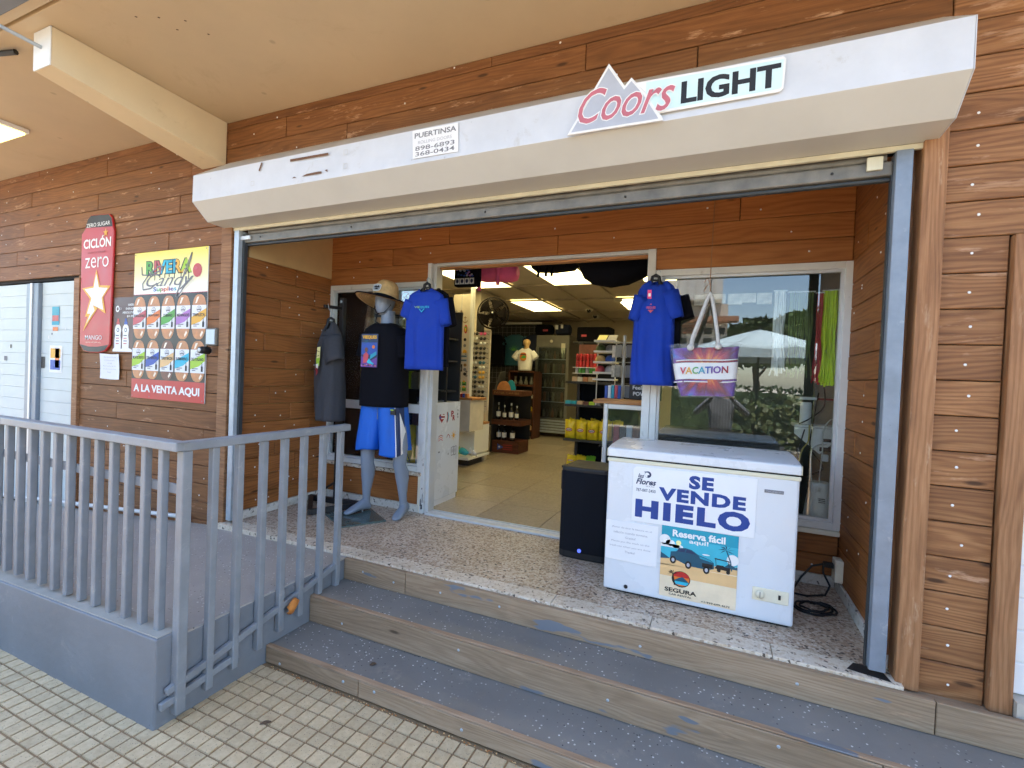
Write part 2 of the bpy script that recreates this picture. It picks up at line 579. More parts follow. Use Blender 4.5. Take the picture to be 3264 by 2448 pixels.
plain('violet', srgb(176, 120, 190), 0.55)
plain('pink', srgb(226, 96, 146), 0.7, var=0.1)
plain('pink_hot', srgb(232, 70, 120), 0.6)
plain('blue_print', srgb(40, 80, 170), 0.5)
plain('bread', srgb(190, 128, 80), 0.45, var=0.25, vscale=14)
plain('bread_dark', srgb(112, 70, 54), 0.45, var=0.3, vscale=14)
plain('shine', srgb(236, 220, 200), 0.4)
plain('poster_black', srgb(20, 18, 18), 0.4)
plain('poster_maroon', srgb(74, 36, 36), 0.4)
plain('sign_grey', srgb(176, 180, 190), 0.4)
plain('sign_pale', srgb(206, 232, 232), 0.32)
plain('straw', srgb(206, 172, 118), 0.8, var=0.2, vscale=30, bmp=0.6, bscale=140)
plain('straw_dark', srgb(140, 106, 62), 0.85, var=0.2, vscale=30)
plain('rope', srgb(206, 204, 198), 0.9, var=0.15, vscale=60, bmp=0.8, bscale=160)
plain('twine', srgb(150, 112, 78), 0.9)
plain('lace_yellow', srgb(206, 236, 40), 0.75, var=0.06)
plain('lace_white', srgb(232, 236, 238), 0.8)
plain('lace_green', srgb(118, 136, 84), 0.8)
plain('lace_red', srgb(190, 50, 60), 0.8)
plain('pvc', srgb(206, 206, 204), 0.45, var=0.05)
plain('leaf_dry', srgb(188, 118, 52), 0.8, var=0.25, vscale=30)
plain('leaf_brown', srgb(96, 76, 58), 0.85, var=0.25, vscale=30)
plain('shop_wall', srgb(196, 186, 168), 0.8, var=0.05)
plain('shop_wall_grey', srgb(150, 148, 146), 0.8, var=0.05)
plain('ceiling_tile', srgb(222, 212, 196), 0.85, var=0.05, vscale=5, bmp=0.2, bscale=120)
plain('grid_bar', srgb(180, 170, 154), 0.6)
plain('board_cream', srgb(206, 196, 178), 0.7)
plain('shelf_black', (0.02, 0.021, 0.024), 0.5, var=0.2)
plain('fan_brown', srgb(20, 14, 12), 0.85, spec=.15)
plain('fridge_grey', srgb(120, 118, 110), 0.45, metal=0.2)
plain('chips', srgb(232, 206, 40), 0.32, var=0.12, vscale=30, bmp=0.5, bscale=60)
plain('chips_green', srgb(120, 186, 50), 0.32, var=0.15, vscale=30, bmp=0.5, bscale=60)
plain('bottle_dark', (0.012, 0.010, 0.008), 0.12)
plain('bottle_clear', srgb(120, 120, 110), 0.15, var=0.3, vscale=40)
plain('carton', srgb(200, 170, 136), 0.6, var=0.2, vscale=30)
plain('wrap', srgb(196, 190, 176), 0.25, var=0.35, vscale=18, bmp=0.8, bscale=30)
plain('amber', srgb(206, 160, 60), 0.4, var=0.3, vscale=20)
plain('asphalt', (0.055, 0.055, 0.057), 0.9, var=0.2, vscale=9, bmp=0.5, bscale=90)
plain('concrete', srgb(186, 178, 164), 0.85, var=0.1, vscale=3, bmp=0.3)
plain('far_wall', srgb(206, 196, 182), 0.85, var=0.06)
plain('far_roof', srgb(214, 208, 200), 0.6, var=0.05)
plain('far_brown', srgb(160, 112, 84), 0.8)
plain('far_dark', (0.03, 0.028, 0.026), 0.6)
plain('umbrella', srgb(196, 214, 220), 0.8, var=0.05)
plain('bark', srgb(92, 74, 58), 0.9, var=0.3, vscale=12, bmp=0.8, bscale=30)
plain('leaf_a', (0.055, 0.085, 0.025), 0.6, var=0.35, vscale=3)
plain('leaf_b', (0.085, 0.10, 0.028), 0.5, var=0.35, vscale=6)
plain('skin', srgb(150, 104, 78), 0.6)
plain('shirt_stripe', srgb(98, 98, 106), 0.85, var=0.4, vscale=12)
plain('trouser', srgb(50, 50, 56), 0.85)
plain('cable_white', srgb(206, 206, 202), 0.5)
plain('cable_yellow', srgb(196, 176, 84), 0.5)
glassmat('glass')
glassmat('glass_cab', tint=(0.9, 0.95, 0.95), ior=1.4, dirt=0.02)
plain('lens_dark', (0.012, 0.012, 0.014), 0.1)
plain('speaker_grille', srgb(17, 20, 28), 0.8, spec=.2, var=0.12, vscale=220, bmp=0.8, bscale=700)
plain('led_blue', (0.05, 0.08, 0.9), 0.4, emit=(0.1, 0.16, 1.0), estr=.3)
plain('lamp_panel', (0.9, 0.82, 0.6), 0.5, var=0.0, emit=(1.0, 0.82, 0.36), estr=1.0)
plain('lamp_porch', (0.9, 0.82, 0.6), 0.5, var=0.0, emit=(1.0, 0.80, 0.22), estr=0.8)
plain('clear_bag', srgb(220, 224, 226), 0.08)
bpy.data.materials['clear_bag'].node_tree.nodes['Principled BSDF'].inputs['Alpha'].default_value = 0.10


def lamp_bands():
    # the diffuser shows its tubes as soft bands
    m = bpy.data.materials['lamp_panel']; nt = m.node_tree; b = nt.nodes['Principled BSDF']
    v = coords(nt)
    sx = nd(nt, 'SeparateXYZ', {'Vector': v})
    w = mth(nt, 'SINE', mth(nt, 'MULTIPLY', sx.outputs[0], 2 * PI / 0.15))
    st = mth(nt, 'MULTIPLY_ADD', w, 0.28)
    nt.nodes[-1].inputs[2].default_value = 1.5
    nt.links.new(st, b.inputs['Emission Strength'])


lamp_bands()


def chipmat(name, cement, chips, scale=62.0, rough=0.5, edge=0.05, stain=None):
    """terrazzo: stone chips of several colours in cement"""
    m, nt, b = newmat(name)
    v = coords(nt)
    nz = nd(nt, 'TexNoise', {'Vector': v, 'Scale': 30.0, 'Detail': 2.0})
    vv = nd(nt, 'VectorMath', {0: v, 1: nd(nt, 'VectorMath', {0: nz.outputs['Color'], 1: (0.012, 0.012, 0.012)}, operation='MULTIPLY').outputs[0]}, operation='ADD')
    vo = nd(nt, 'TexVoronoi', {'Vector': vv.outputs[0], 'Scale': scale, 'Randomness': 1.0})
    ve = nd(nt, 'TexVoronoi', {'Vector': vv.outputs[0], 'Scale': scale, 'Randomness': 1.0}, feature='DISTANCE_TO_EDGE')
    cs = nd(nt, 'SeparateColor', {'Color': vo.outputs['Color']})
    c = ramp(nt, cs.outputs[0], chips, 'CONSTANT')
    ed = ramp(nt, ve.outputs['Distance'], [(edge, (1, 1, 1, 1)), (edge + 0.06, (0, 0, 0, 1))])
    c = mixc(nt, ed, c, (*cement[:3], 1))
    n2 = nd(nt, 'TexNoise', {'Vector': v, 'Scale': 2.2, 'Detail': 6.0, 'Roughness': 0.65})
    dm = ramp(nt, n2.outputs[0], [(0.35, (0.80, 0.77, 0.72, 1)), (0.68, (1, 1, 1, 1))])
    c = mixc(nt, 1.0, c, dm, 'MULTIPLY')
    if stain:
        n3 = nd(nt, 'TexNoise', {'Vector': nd(nt, 'VectorMath', {0: v, 1: (5.0, 22.0, 22.0)}, operation='MULTIPLY').outputs[0], 'Scale': 1.0, 'Detail': 3.0})
        sm = ramp(nt, n3.outputs[0], [(0.70, (0, 0, 0, 1)), (0.76, (0.6, 0.6, 0.6, 1))])
        c = mixc(nt, sm, c, (*stain[:3], 1))
    nt.links.new(c, b.inputs['Base Color'])
    b.inputs['Roughness'].default_value = rough
    bump(nt, b, ve.outputs['Distance'], 0.12, 0.002)
    M[name] = m


chipmat('terrazzo', srgb(190, 172, 152), [(0.0, srgb(206, 190, 170)), (0.34, srgb(176, 150, 126)), (0.56, srgb(150, 124, 102)), (0.72, srgb(214, 204, 190)), (0.86, srgb(84, 70, 60)), (0.94, srgb(120, 92, 72))], 66, 0.42)
chipmat('terrazzo_edge', srgb(216, 202, 182), [(0.0, srgb(222, 210, 192)), (0.55, srgb(206, 188, 164)), (0.80, srgb(176, 158, 138)), (0.90, srgb(92, 80, 70)), (0.96, srgb(230, 222, 210))], 66, 0.5, stain=srgb(168, 112, 66))
chipmat('terrazzo_base', srgb(214, 210, 200), [(0.0, srgb(222, 218, 210)), (0.72, srgb(196, 190, 178)), (0.88, srgb(96, 90, 84)), (0.94, srgb(220, 214, 200))], 52, 0.5)


def speckpaint(name, base, worn):
    """painted concrete tread with light and dark chips"""
    m, nt, b = newmat(name)
    v = coords(nt)
    n1 = nd(nt, 'TexNoise', {'Vector': v, 'Scale': 1.7, 'Detail': 6.0, 'Roughness': 0.6})
    c = ramp(nt, n1.outputs[0], [(0.3, tuple(x * 0.86 for x in base[:3])), (0.7, tuple(min(1, x * 1.14) for x in base[:3]))])
    n4 = nd(nt, 'TexNoise', {'Vector': v, 'Scale': 5.0, 'Detail': 7.0, 'Roughness': 0.75})
    wm_ = ramp(nt, n4.outputs[0], [(0.58, (0, 0, 0, 1)), (0.74, (0.8, 0.8, 0.8, 1))])
    c = mixc(nt, wm_, c, (*worn[:3], 1))
    for sc_, off, col, th in ((48.0, 0.0, srgb(214, 212, 206), 0.16), (44.0, 5.3, srgb(40, 42, 46), 0.11), (27.0, 9.1, srgb(200, 198, 190), 0.08)):
        vo = nd(nt, 'TexVoronoi', {'Vector': nd(nt, 'VectorMath', {0: v, 1: (off, off, 0.0)}, operation='ADD').outputs[0], 'Scale': sc_, 'Randomness': 1.0})
        cs = nd(nt, 'SeparateColor', {'Color': vo.outputs['Color']})
        pres = ramp(nt, cs.outputs[1], [(0.66, (0, 0, 0, 1)), (0.67, (1, 1, 1, 1))])
        spot = ramp(nt, vo.outputs['Distance'], [(th, (1, 1, 1, 1)), (th + 0.08, (0, 0, 0, 1))])
        # chips come in clusters
        nc = nd(nt, 'TexNoise', {'Vector': v, 'Scale': 3.1, 'Detail': 2.0})
        cl = ramp(nt, nc.outputs[0], [(0.36, (0.1, 0.1, 0.1, 1)), (0.56, (1, 1, 1, 1))])
        c = mixc(nt, mth(nt, 'MULTIPLY', mth(nt, 'MULTIPLY', pres, spot), cl), c, col)
    nt.links.new(c, b.inputs['Base Color'])
    b.inputs['Roughness'].default_value = 0.6
    n5 = nd(nt, 'TexNoise', {'Vector': v, 'Scale': 40.0, 'Detail': 5.0})
    bump(nt, b, n5.outputs[0], 0.25, 0.004)
    M[name] = m


speckpaint('tread_paint', srgb(122, 119, 114), srgb(148, 140, 128))
speckpaint('ramp_deck', srgb(160, 154, 147), srgb(150, 144, 138))


def tilemat(name, c0, c1, rough=0.75):
    m, nt, b = newmat(name)
    v = coords(nt, (1, 1, 1), True)
    n1 = nd(nt, 'TexNoise', {'Vector': v, 'Scale': 34.0, 'Detail': 6.0, 'Roughness': 0.7})
    c = ramp(nt, n1.outputs[0], [(0.3, c0), (0.7, c1)])
    vo = nd(nt, 'TexVoronoi', {'Vector': v, 'Scale': 170.0})
    cs = nd(nt, 'SeparateColor', {'Color': vo.outputs['Color']})
    pk = ramp(nt, cs.outputs[0], [(0.88, (0, 0, 0, 1)), (0.89, (1, 1, 1, 1))])
    sp = ramp(nt, vo.outputs['Distance'], [(0.22, (1, 1, 1, 1)), (0.34, (0, 0, 0, 1))])
    c = mixc(nt, mth(nt, 'MULTIPLY', pk, sp), c, srgb(96, 86, 78))
    oi = nt.nodes.new('ShaderNodeObjectInfo')
    val = mth(nt, 'MULTIPLY_ADD', oi.outputs['Random'], 0.2)
    nt.nodes[-1].inputs[2].default_value = 0.9
    hs = nd(nt, 'HueSaturation', {'Color': c, 'Value': val})
    nt.links.new(hs.outputs[0], b.inputs['Base Color'])
    b.inputs['Roughness'].default_value = rough
    bump(nt, b, n1.outputs[0], 0.4, 0.004)
    M[name] = m


tilemat('paver', srgb(182, 158, 122), srgb(206, 184, 146))
plain('joint', srgb(140, 114, 82), 0.95, var=0.2, vscale=20)
tilemat('shop_tile', srgb(160, 147, 128), srgb(182, 168, 148), 0.2)
plain('grout', srgb(120, 102, 82), 0.9)

# ------------------------------------------------------------------ ground
g = MB()
g.face([(-60, -300, -0.03), (60, -300, -0.03), (60, 40, -0.03), (-60, 40, -0.03)], 'concrete')
ground = struct(g.build('ground'))
road = struct(bx('road', -60, 60, -12.0, -5.5, -0.028, -0.02, 'asphalt'))
sw = MB()
sw.box(-14, 9, -5.2, -0.5, -0.12, -0.006, 'joint')
sidewalk = struct(sw.build('sidewalk', origin=(0, 0, 0)))
bx('kerb', -14, 9, -5.36, -5.2, -0.13, 0.002, 'concrete', sidewalk, 0.01)

# square pavers, 77.5 mm grid; those in the picture are parts of their own
PT = 0.0775
tm = MB()
h = PT / 2 - 0.0022
tm.hexa([(-h, -h, -0.03), (h, -h, -0.03), (h, h, -0.03), (-h, h, -0.03), (-h + .003, -h + .003, 0), (h - .003, -h + .003, 0), (h - .003, h - .003, 0), (-h + .003, h - .003, 0)], 'paver')
proto = tm.build('paver', sidewalk, origin=(0, 0, 0))
pm_ = proto.data
bpy.data.objects.remove(proto)
rest = MB()
cand = []
nx0, ny0 = -2.153 - 0.5 * PT, -1.021 - 0.5 * PT
for i in range(-30, 60):
    for j in range(-30, 6):
        x, y = nx0 + i * PT, ny0 + j * PT
        if y > -0.70 or (x < -2.29 and y > -1.29) or y < -2.6 or x < -4.2 or x > 1.6:
            continue
        d = Vector((x, y, 0)) - Vector((0, -2.6, 1.67))
        dep = d.dot(fwd)
        if dep < 0.2:
            vis = False
        else:
            px = 1632 + 1512.1 * d.dot(r2) / dep
            py = 1224 - 1512.1 * d.dot(u2) / dep
            vis = -30 < px < 3300 and py < 2480
        cand.append((not vis, dep, x, y))
cand.sort()
for k, (nv, dep, x, y) in enumerate(cand):
    z = rnd.uniform(-0.0022, 0.0012)
    if k < 300 and not nv:
        o = bpy.data.objects.new('paver', pm_)
        COL.objects.link(o)
        o.parent = sidewalk
        o.location = (x, y, z)
        o.rotation_euler = (rnd.uniform(-.012, .012), rnd.uniform(-.012, .012), rnd.uniform(-.01, .01))
    else:
        rest.hexa([(x - h, y - h, -0.03), (x + h, y - h, -0.03), (x + h, y + h, -0.03), (x - h, y + h, -0.03), (x - h + .003, y - h + .003, z), (x + h - .003, y - h + .003, z), (x + h - .003, y + h - .003, z), (x - h + .003, y + h - .003, z)], 'paver')
o = rest.build('pavers_beyond', sidewalk)
o['kind'] = 'stuff'


# ------------------------------------------------------------------ planks
def plank(parent, p0, length, height, thick, mat, along='x', gap=0.0042, outward=1):
    """one board; its own origin at its lower corner, local X along the board"""
    w = length - gap
    hh = height - gap
    b = 0.0035
    t = thick + rnd.uniform(-0.0015, 0.0015)
    f = -outward
    mb = MB()
    # front face chamfered; local y- is the face side
    v = [(0, 0, 0), (w, 0, 0), (w, 0, hh), (0, 0, hh), (0, -t + b, 0), (w, -t + b, 0), (w, -t + b, hh), (0, -t + b, hh), (b, -t, b), (w - b, -t, b), (w - b, -t, hh - b), (b, -t, hh - b)]
    fs = [(0, 1, 2, 3), (0, 4, 5, 1), (1, 5, 6, 2), (2, 6, 7, 3), (3, 7, 4, 0), (4, 8, 9, 5), (5, 9, 10, 6), (6, 10, 11, 7), (7, 11, 8, 4), (8, 11, 10, 9)]
    mb.add(v, fs, mat)
    o = mb.build('plank', None)
    COL.objects.unlink(o); COL.objects.link(o)
    o.parent = parent
    o.matrix_parent_inverse = WM[parent.name].inverted()
    rz = {'x': 0.0, 'y-': PI / 2, 'y+': -PI / 2}[along]
    o.matrix_basis = Matrix.Translation(Vector(p0)) @ Matrix.Rotation(rz, 4, 'Z')
    return o


PZ0, PP = 2.335, 0.1515


def levels(z0, z1, off=0.0):
    zs = [z0]
    k = math.floor((z0 - PZ0) / PP) + 1
    while PZ0 + k * PP + off < z1 - 0.02:
        zz = PZ0 + k * PP + off
        if zz > z0 + 0.02:
            zs.append(zz)
        k += 1
    zs.append(z1)
    return zs


screw_mesh = None


def screws(parent, pts, n, r=0.0065):
    mb = MB()
    n = Vector(n)
    a = n.orthogonal().normalized(); b = n.cross(a)
    for p in pts:
        p = Vector(p)
        c0 = [p + a * r * math.cos(PI * k / 4) + b * r * math.sin(PI * k / 4) for k in range(8)]
        c1 = [q + n * 0.0025 - (q - p) * 0.3 for q in c0]
        mb.loft([c0, c1], 'white')
    o = mb.build('screw_plugs', parent)
    o['kind'] = 'stuff'


def cladding(parent, x0, x1, zs, y, mat, joints, holes=(), thick=0.018, sw_step=None):
    """horizontal boards facing -y; joints(row) gives x of butt joints; holes are boxes left free"""
    plugs = []
    for r, (za, zb) in enumerate(zip(zs, zs[1:])):
        xs = [x0] + [j for j in joints(r) if x0 + .1 < j < x1 - .1] + [x1]
        segs = []
        for a, b in zip(xs, xs[1:]):
            cur = [(a, b)]
            for (hx0, hx1, hz0, hz1) in holes:
                if zb > hz0 + .01 and za < hz1 - .01:
                    nxt = []
                    for (p, q) in cur:
                        if hx1 <= p or hx0 >= q:
                            nxt.append((p, q))
                        else:
                            if hx0 - p > .01: nxt.append((p, hx0))
                            if q - hx1 > .01: nxt.append((hx1, q))
                    cur = nxt
            segs += cur
        for a, b in segs:
            plank(parent, (a, y + thick, za + 0.0015), b - a, zb - za, thick, mat)
            if sw_step:
                k = a + rnd.uniform(.1, sw_step)
                while k < b - .05:
                    plugs.append((k, y - 0.0002, (za + zb) / 2 + rnd.uniform(-.03, .03)))
                    k += sw_step * rnd.uniform(.8, 1.25)
    if plugs:
        screws(parent, plugs, (0, -1, 0))


ZF = 0.404            # terrazzo floor
YW = 1.0              # plane of doors and windows at the back of the recess
XL, XR = -3.53, 0.76  # side walls of the recess
ZC = 3.61             # soffit

# left wall
wl = thing('clad_wall', 'brown stained plank wall left of the shop opening', 'wall', (-5.0, 0.03, 0.05))
bx('wall_core', -5.74, -3.56, 0.03, 0.22, 0.02, ZC + .02, 'dark_gap', wl)
bx('wall_core', -9.5, -5.741, 0.03, 0.22, 2.46, ZC + .02, 'dark_gap', wl)
bx('wall_core', -9.5, -5.741, 0.11, 0.22, 0.02, 2.459, 'dark_gap', wl)
jl = {}
cladding(wl, -9.5, -3.69, levels(0.08, ZC), 0.0, 'wood_left', lambda r: [-9.5 + ((r * 1.37) % 2.6) + 2.6 * k for k in range(3)], holes=[(-12, -5.80, 0.0, 2.45)], sw_step=1.1)
plank_t = bx('door_trim', -5.83, -5.735, -0.025, 0.03, 0.1, 2.455, 'wood_trim', wl, 0.004)
bx('corner_trim', -3.69, -3.575, -0.03, 0.06, 0.36, 2.79, 'wood_trim', wl, 0.004)
bx('corner_trim', -3.62, -3.555, 0.06, 0.18, 0.36, 2.79, 'wood_trim', wl, 0.004)

# wall above the shutter, right wall
wt = thing('clad_wall', 'brown stained plank wall above the white shutter hood', 'wall', (-1.4, 0.03, 2.75))
bx('wall_core', -3.56, 0.86, 0.03, 0.22, 2.80, ZC + .02, 'dark_gap', wt)
cladding(wt, -3.69, 0.86, levels(2.79, ZC), 0.001, 'wood_left', lambda r: [-3.69 + ((r * 1.71 + .7) % 2.3) + 2.3 * k for k in range(3)], sw_step=1.9)
wr = thing('clad_wall', 'narrow plank wall right of the opening with white screw plugs', 'wall', (1.0, 0.03, 0.36))
bx('wall_core', 0.80, 1.9, 0.03, 0.22, 0.02, ZC + .02, 'dark_gap', wr)
cladding(wr, 0.86, 1.085, levels(0.366, 2.335), 0.0, 'wood_right', lambda r: [])
cladding(wr, 0.86, 1.9, levels(2.335, ZC), 0.0, 'wood_right', lambda r: [])
screws(wr, [(0.965 + rnd.uniform(-.02, .02), -0.0002, z + PP / 2 + rnd.uniform(-.02, .02)) for z in levels(0.366, 2.9)[:-1]], (0, -1, 0), 0.006)


def vboard(name, x0, x1, y0, y1, z0, z1, mat, parent):
    mb = MB()
    L = z1 - z0
    t = (y1 - y0)
    mb.box(0, L, 0, t, 0, x1 - x0, mat)
    o = mb.build(name, None)
    o.parent = parent
    o.matrix_parent_inverse = WM[parent.name].inverted()
    mt = Matrix(((0, 0, 1, x0), (0, 1, 0, y0), (1, 0, 0, z0), (0, 0, 0, 1)))
    o.matrix_basis = mt
    md = o.modifiers.new('edges', 'BEVEL'); md.width = 0.004; md.segments = 2
    return o


vboard('corner_trim', 0.775, 0.858, -0.032, 0.06, 0.38, 2.80, 'wood_trim', wr)
vboard('corner_trim', 0.752, 0.80, 0.0605, 0.18, 0.41, 2.80, 'wood_trim', wr)
vboard('door_trim', 1.087, 1.162, -0.03, 0.03, 0.372, 2.33, 'wood_trim', wr)
wdoor = thing('metal_door', 'white metal door at the far right beside the plank wall', 'door', (1.5, 0.03, 0.44))
bx('door_leaf', 1.168, 1.88, 0.02, 0.05, 0.446, 2.31, 'white', wdoor, 0.004)
for k in range(14):
    bx('slat', 1.17, 1.878, 0.012, 0.021, 0.45 + k * 0.133, 0.45 + k * 0.133 + 0.127, 'white', wdoor, 0.004)
bx('door_sill', 1.165, 1.9, -0.05, 0.06, 0.35, 0.444, 'concrete', wdoor)

# ------------------------------------------------------------------ left: closed metal doors
wd = thing('metal_shutter', 'pale closed metal doors at the far left covered in small stickers', 'door', (-6.7, 0.03, 0.1))
bx('door_frame', -9.5, -5.83, 0.06, 0.10, 0.08, 2.45, 'alu_white', wd)
bx('mullion', -6.80, -6.56, 0.0, 0.07, 0.08, 2.44, 'galv_blue', wd, 0.006)
bx('mullion', -6.70, -6.66, -0.012, 0.001, 0.08, 2.44, 'alu', wd, 0.004)
for (a, b) in ((-9.4, -6.805), (-6.555, -5.835)):
    for k in range(19):
        z = 0.09 + k * 0.124
        bx('slat', a, b, 0.034 + rnd.uniform(-.0008, .0008), 0.061, z, z + 0.1225, 'door_pale', wd, 0.002)
for (x, z, w, hh, c) in ((-6.35, 2.0, .14, .19, 'teal'), (-6.34, 2.04, .12, .06, 'red'), (-6.33, 1.95 - .01, .1, .04, 'orange'), (-6.38, 1.51, .24, .28, 'paper'), (-6.36, 1.66, .19, .1, 'gold'), (-6.36, 1.54, .19, .1, 'blue_print'), (-6.27, 1.56, .08, .2, 'orange'), (-5.95, 1.78, .1, .1, 'teal'), (-5.93, 1.60, .09, .12, 'blue_print'), (-5.94, 1.50, .08, .08, 'teal_dark'), (-6.56 + .02, 1.55, .07, .12, 'ink_black'), (-7.33, 1.61, .06, .05, 'ink_navy'), (-7.2, 1.75, .03, .04, 'ink_black'), (-6.42, 1.86, .03, .03, 'paper'), (-6.6 + .25, 1.9, .02, .02, 'ink_navy'), (-6.1, 1.95, .02, .02, 'paper'), (-5.9, 2.1, .03, .02, 'teal')):
    Flat((0, 0.032, 0), step=0.0012).rect(x, z, x + w, z + hh, c, 0 if c in ('paper', 'teal') else 1).build('sticker', wd)
Flat((0, 0.032, 0), step=0.0012).ell(-5.86, 1.86, .05, .05, 'ink_black', 1).ell(-5.86, 1.86, .035, .035, 'paper', 2).build('sticker', wd)

# ------------------------------------------------------------------ soffit, beam, roof
cn = thing('canopy', 'tan painted concrete canopy over the shop front', 'canopy', (-1.5, -0.6, ZC))
MB().box(-9.5, 6.0, -1.20, 0.02, ZC, 3.86, 'soffit').build('soffit', cn, 0.004)
MB().box(-9.5, 6.0, -1.275, -1.225, ZC - .012, 3.86, 'soffit').build('drip_edge', cn, 0.004)
MB().box(-9.5, 6.0, -1.226, -1.199, ZC + .03, 3.86, 'plaster').build('drip_groove', cn)
MB().box(-9.5, 6.0, -1.34, -1.276, ZC - .02, 3.9, 'ramp_side').build('gutter', cn, 0.006)
MB().box(-9.5, 6.0, 0.021, 8.6, 3.64, 3.9, 'plaster').build('roof_slab', cn)
bm1 = MB()
xb0, xb1 = -3.99, -3.70
bm1.hexa([(-3.85, -1.115, 3.382), (-3.665, -1.115, 3.382), (xb1, -0.002, 3.272), (xb0, -0.002, 3.272), (-3.85, -1.115, ZC - .001), (-3.665, -1.115, ZC - .001), (xb1, -0.002, ZC - .001), (xb0, -0.002, ZC - .001)], 'beam_paint')
bm1.build('beam', cn, 0.006)
MB().box(-3.852, -3.663, -1.122, -1.1145, 3.38, ZC - .003, 'beam_end').build('beam_end', cn, 0.003)
MB().tube([(-3.76, -1.11, 3.50), (-3.78, -1.30, 3.515)], 0.011, 'galv', 8).build('hook_bar', cn)
MB().tube([(-4.12, -1.10, 3.57), (-4.45, -1.18, 3.57)], 0.016, 'black_metal', 8).build('hook_bar', cn)
pl = thing('porch_light', 'lit fluorescent fixture on the tan canopy at the left edge', 'light', (-5.9, -0.62, ZC))
bx('housing', -6.75, -5.50, -0.73, -0.50, 3.572, ZC - .001, 'white', pl, 0.006)
mk_ = MB()
for x, y in ((-2.98, -.93), (-2.86, -.86), (-2.98, -.83), (-2.84, -.74), (-3.1, -.98), (-1.2, -.5), (-.3, -.7)):
    mk_.add([(x - .008, y - .004, ZC - .0012), (x + .004, y - .006, ZC - .0012), (x + .009, y + .004, ZC - .0012), (x - .003, y + .006, ZC - .0012)], [(0, 3, 2, 1)], 'bark')
o = mk_.build('paint_chips', cn); o['kind'] = 'stuff'
bx('diffuser', -6.73, -5.52, -0.71, -0.52, 3.556, 3.5715, 'lamp_porch', pl, 0.004)

# ------------------------------------------------------------------ recess: side walls, header, lining
wlr = thing('clad_wall', 'plank side wall of the recess behind the grey shirt', 'wall', (XL, 0.5, ZF))
bx('wall_core', XL - .16, XL - .02, 0.185, YW + .3, 0.3, 3.1, 'plaster', wlr)
bx('plaster_strip', XL - .019, XL - .004, 0.10, YW + .02, 2.55, 3.0, 'plaster', wlr)
plugs = []
zz = [0.475] + [2.55 - 0.1505 * k for k in range(13, -1, -1)]
for r, (za, zb) in enumerate(zip(zz, zz[1:])):
    js = [0.07] + sorted([((r * .377 + .22) % .6) + .25]) + [YW]
    for a, b in zip(js, js[1:]):
        plank(wlr, (XL - .018, a, za + .0015), b - a, zb - za, 0.018, 'wood_recess', 'y-')
    for _ in range(2):
        plugs.append((XL + 0.0002, rnd.uniform(.15, .95), (za + zb) / 2 + rnd.uniform(-.035, .035)))
screws(wlr, plugs, (1, 0, 0))
bx('skirting', XL - .015, XL + .012, 0.06, YW - .012, ZF + .001, 0.474, 'terrazzo_base', wlr, 0.003)

wrr = thing('clad_wall', 'plank side wall of the recess behind the freezer', 'wall', (XR, 0.5, ZF))
bx('wall_core', XR + .02, XR + .04, 0.185, YW + .3, 0.3, 3.1, 'dark_gap', wrr)
plugs = []
zz = [0.475] + levels(0.5, 3.0)[1:]
for r, (za, zb) in enumerate(zip(zz, zz[1:])):
    js = [0.07] + ([((r * .43 + .3) % .5) + .3] if r % 2 else []) + [YW + .02]
    for a, b in zip(js, js[1:]):
        plank(wrr, (XR + .018, b, za + .0015), b - a, zb - za, 0.018, 'wood_recess', 'y+')
    for _ in range(1 + r % 2):
        plugs.append((XR - 0.0002, rnd.uniform(.15, .95), (za + zb) / 2 + rnd.uniform(-.035, .035)))
screws(wrr, plugs, (-1, 0, 0))
bx('skirting', XR - .012, XR + .015, 0.06, YW - .012, ZF + .001, 0.474, 'terrazzo_base', wrr, 0.003)

wh = thing('clad_wall', 'orange brown plank header above the shop door and windows', 'wall', (-1.4, YW, 2.5))
bx('wall_core', -3.7, 0.95, YW + .02, YW + .16, 2.66, 3.62, 'dark_gap', wh)
bx('wall_core', -3.7, -2.40, YW + .02, YW + .08, 2.50, 2.655, 'dark_gap', wh)
bx('wall_core', -0.45, 0.95, YW + .02, YW + .08, 2.50, 2.655, 'dark_gap', wh)
cladding(wh, XL - .06, XR + .001, [2.485, 2.642, 2.80, 2.96, 3.12], YW, 'wood_header', lambda r: [[-1.6], [-2.8, -1.2], [-2.2, .1], [-1.0]][r], holes=[(-2.385, -0.455, 2.0, 2.64)], thick=0.022, sw_step=1.1)
rc = struct(bx('recess_ceiling', XL - .2, XR + .2, 0.02, YW + .3, 3.0, 3.03, 'plaster'))
MB().box(XL - .3, XL - .02, 0.04, 0.3, 2.81, 3.6, 'dark_gap').build('lintel', wh)

# panels under the two windows
wb = thing('clad_wall', 'low plank panel under the left window behind the mannequin', 'wall', (-2.97, YW, ZF))
bx('wall_core', XL - .02, -2.40, YW + .012, YW + .15, ZF, .735, 'dark_gap', wb)
plank(wb, (XL, YW + .012, .475), 1.10, .255, .016, 'wood_recess')
bx('skirting', XL, -2.415, YW - .015, YW + .011, ZF + .001, .474, 'terrazzo_base', wb, 0.003)
bx('sill', XL - .02, -2.39, YW - .03, YW + .13, .735, .768, 'terrazzo_edge', wb, 0.004)
bx('side_trim', -2.428, -2.40, YW - .012, YW + .011, ZF + .001, .734, 'offwhite', wb, 0.003)
screws(wb, [(-2.63, YW - .0045, .61), (-3.2, YW - .0045, .6)], (0, -1, 0))
wb2 = thing('clad_wall', 'low plank panel under the right window behind the freezer', 'wall', (0.15, YW, ZF))
bx('wall_core', -.43, XR + .02, YW + .012, YW + .15, ZF, .735, 'dark_gap', wb2)
plank(wb2, (-.42, YW + .012, .475), 1.18, .13, .016, 'wood_recess')
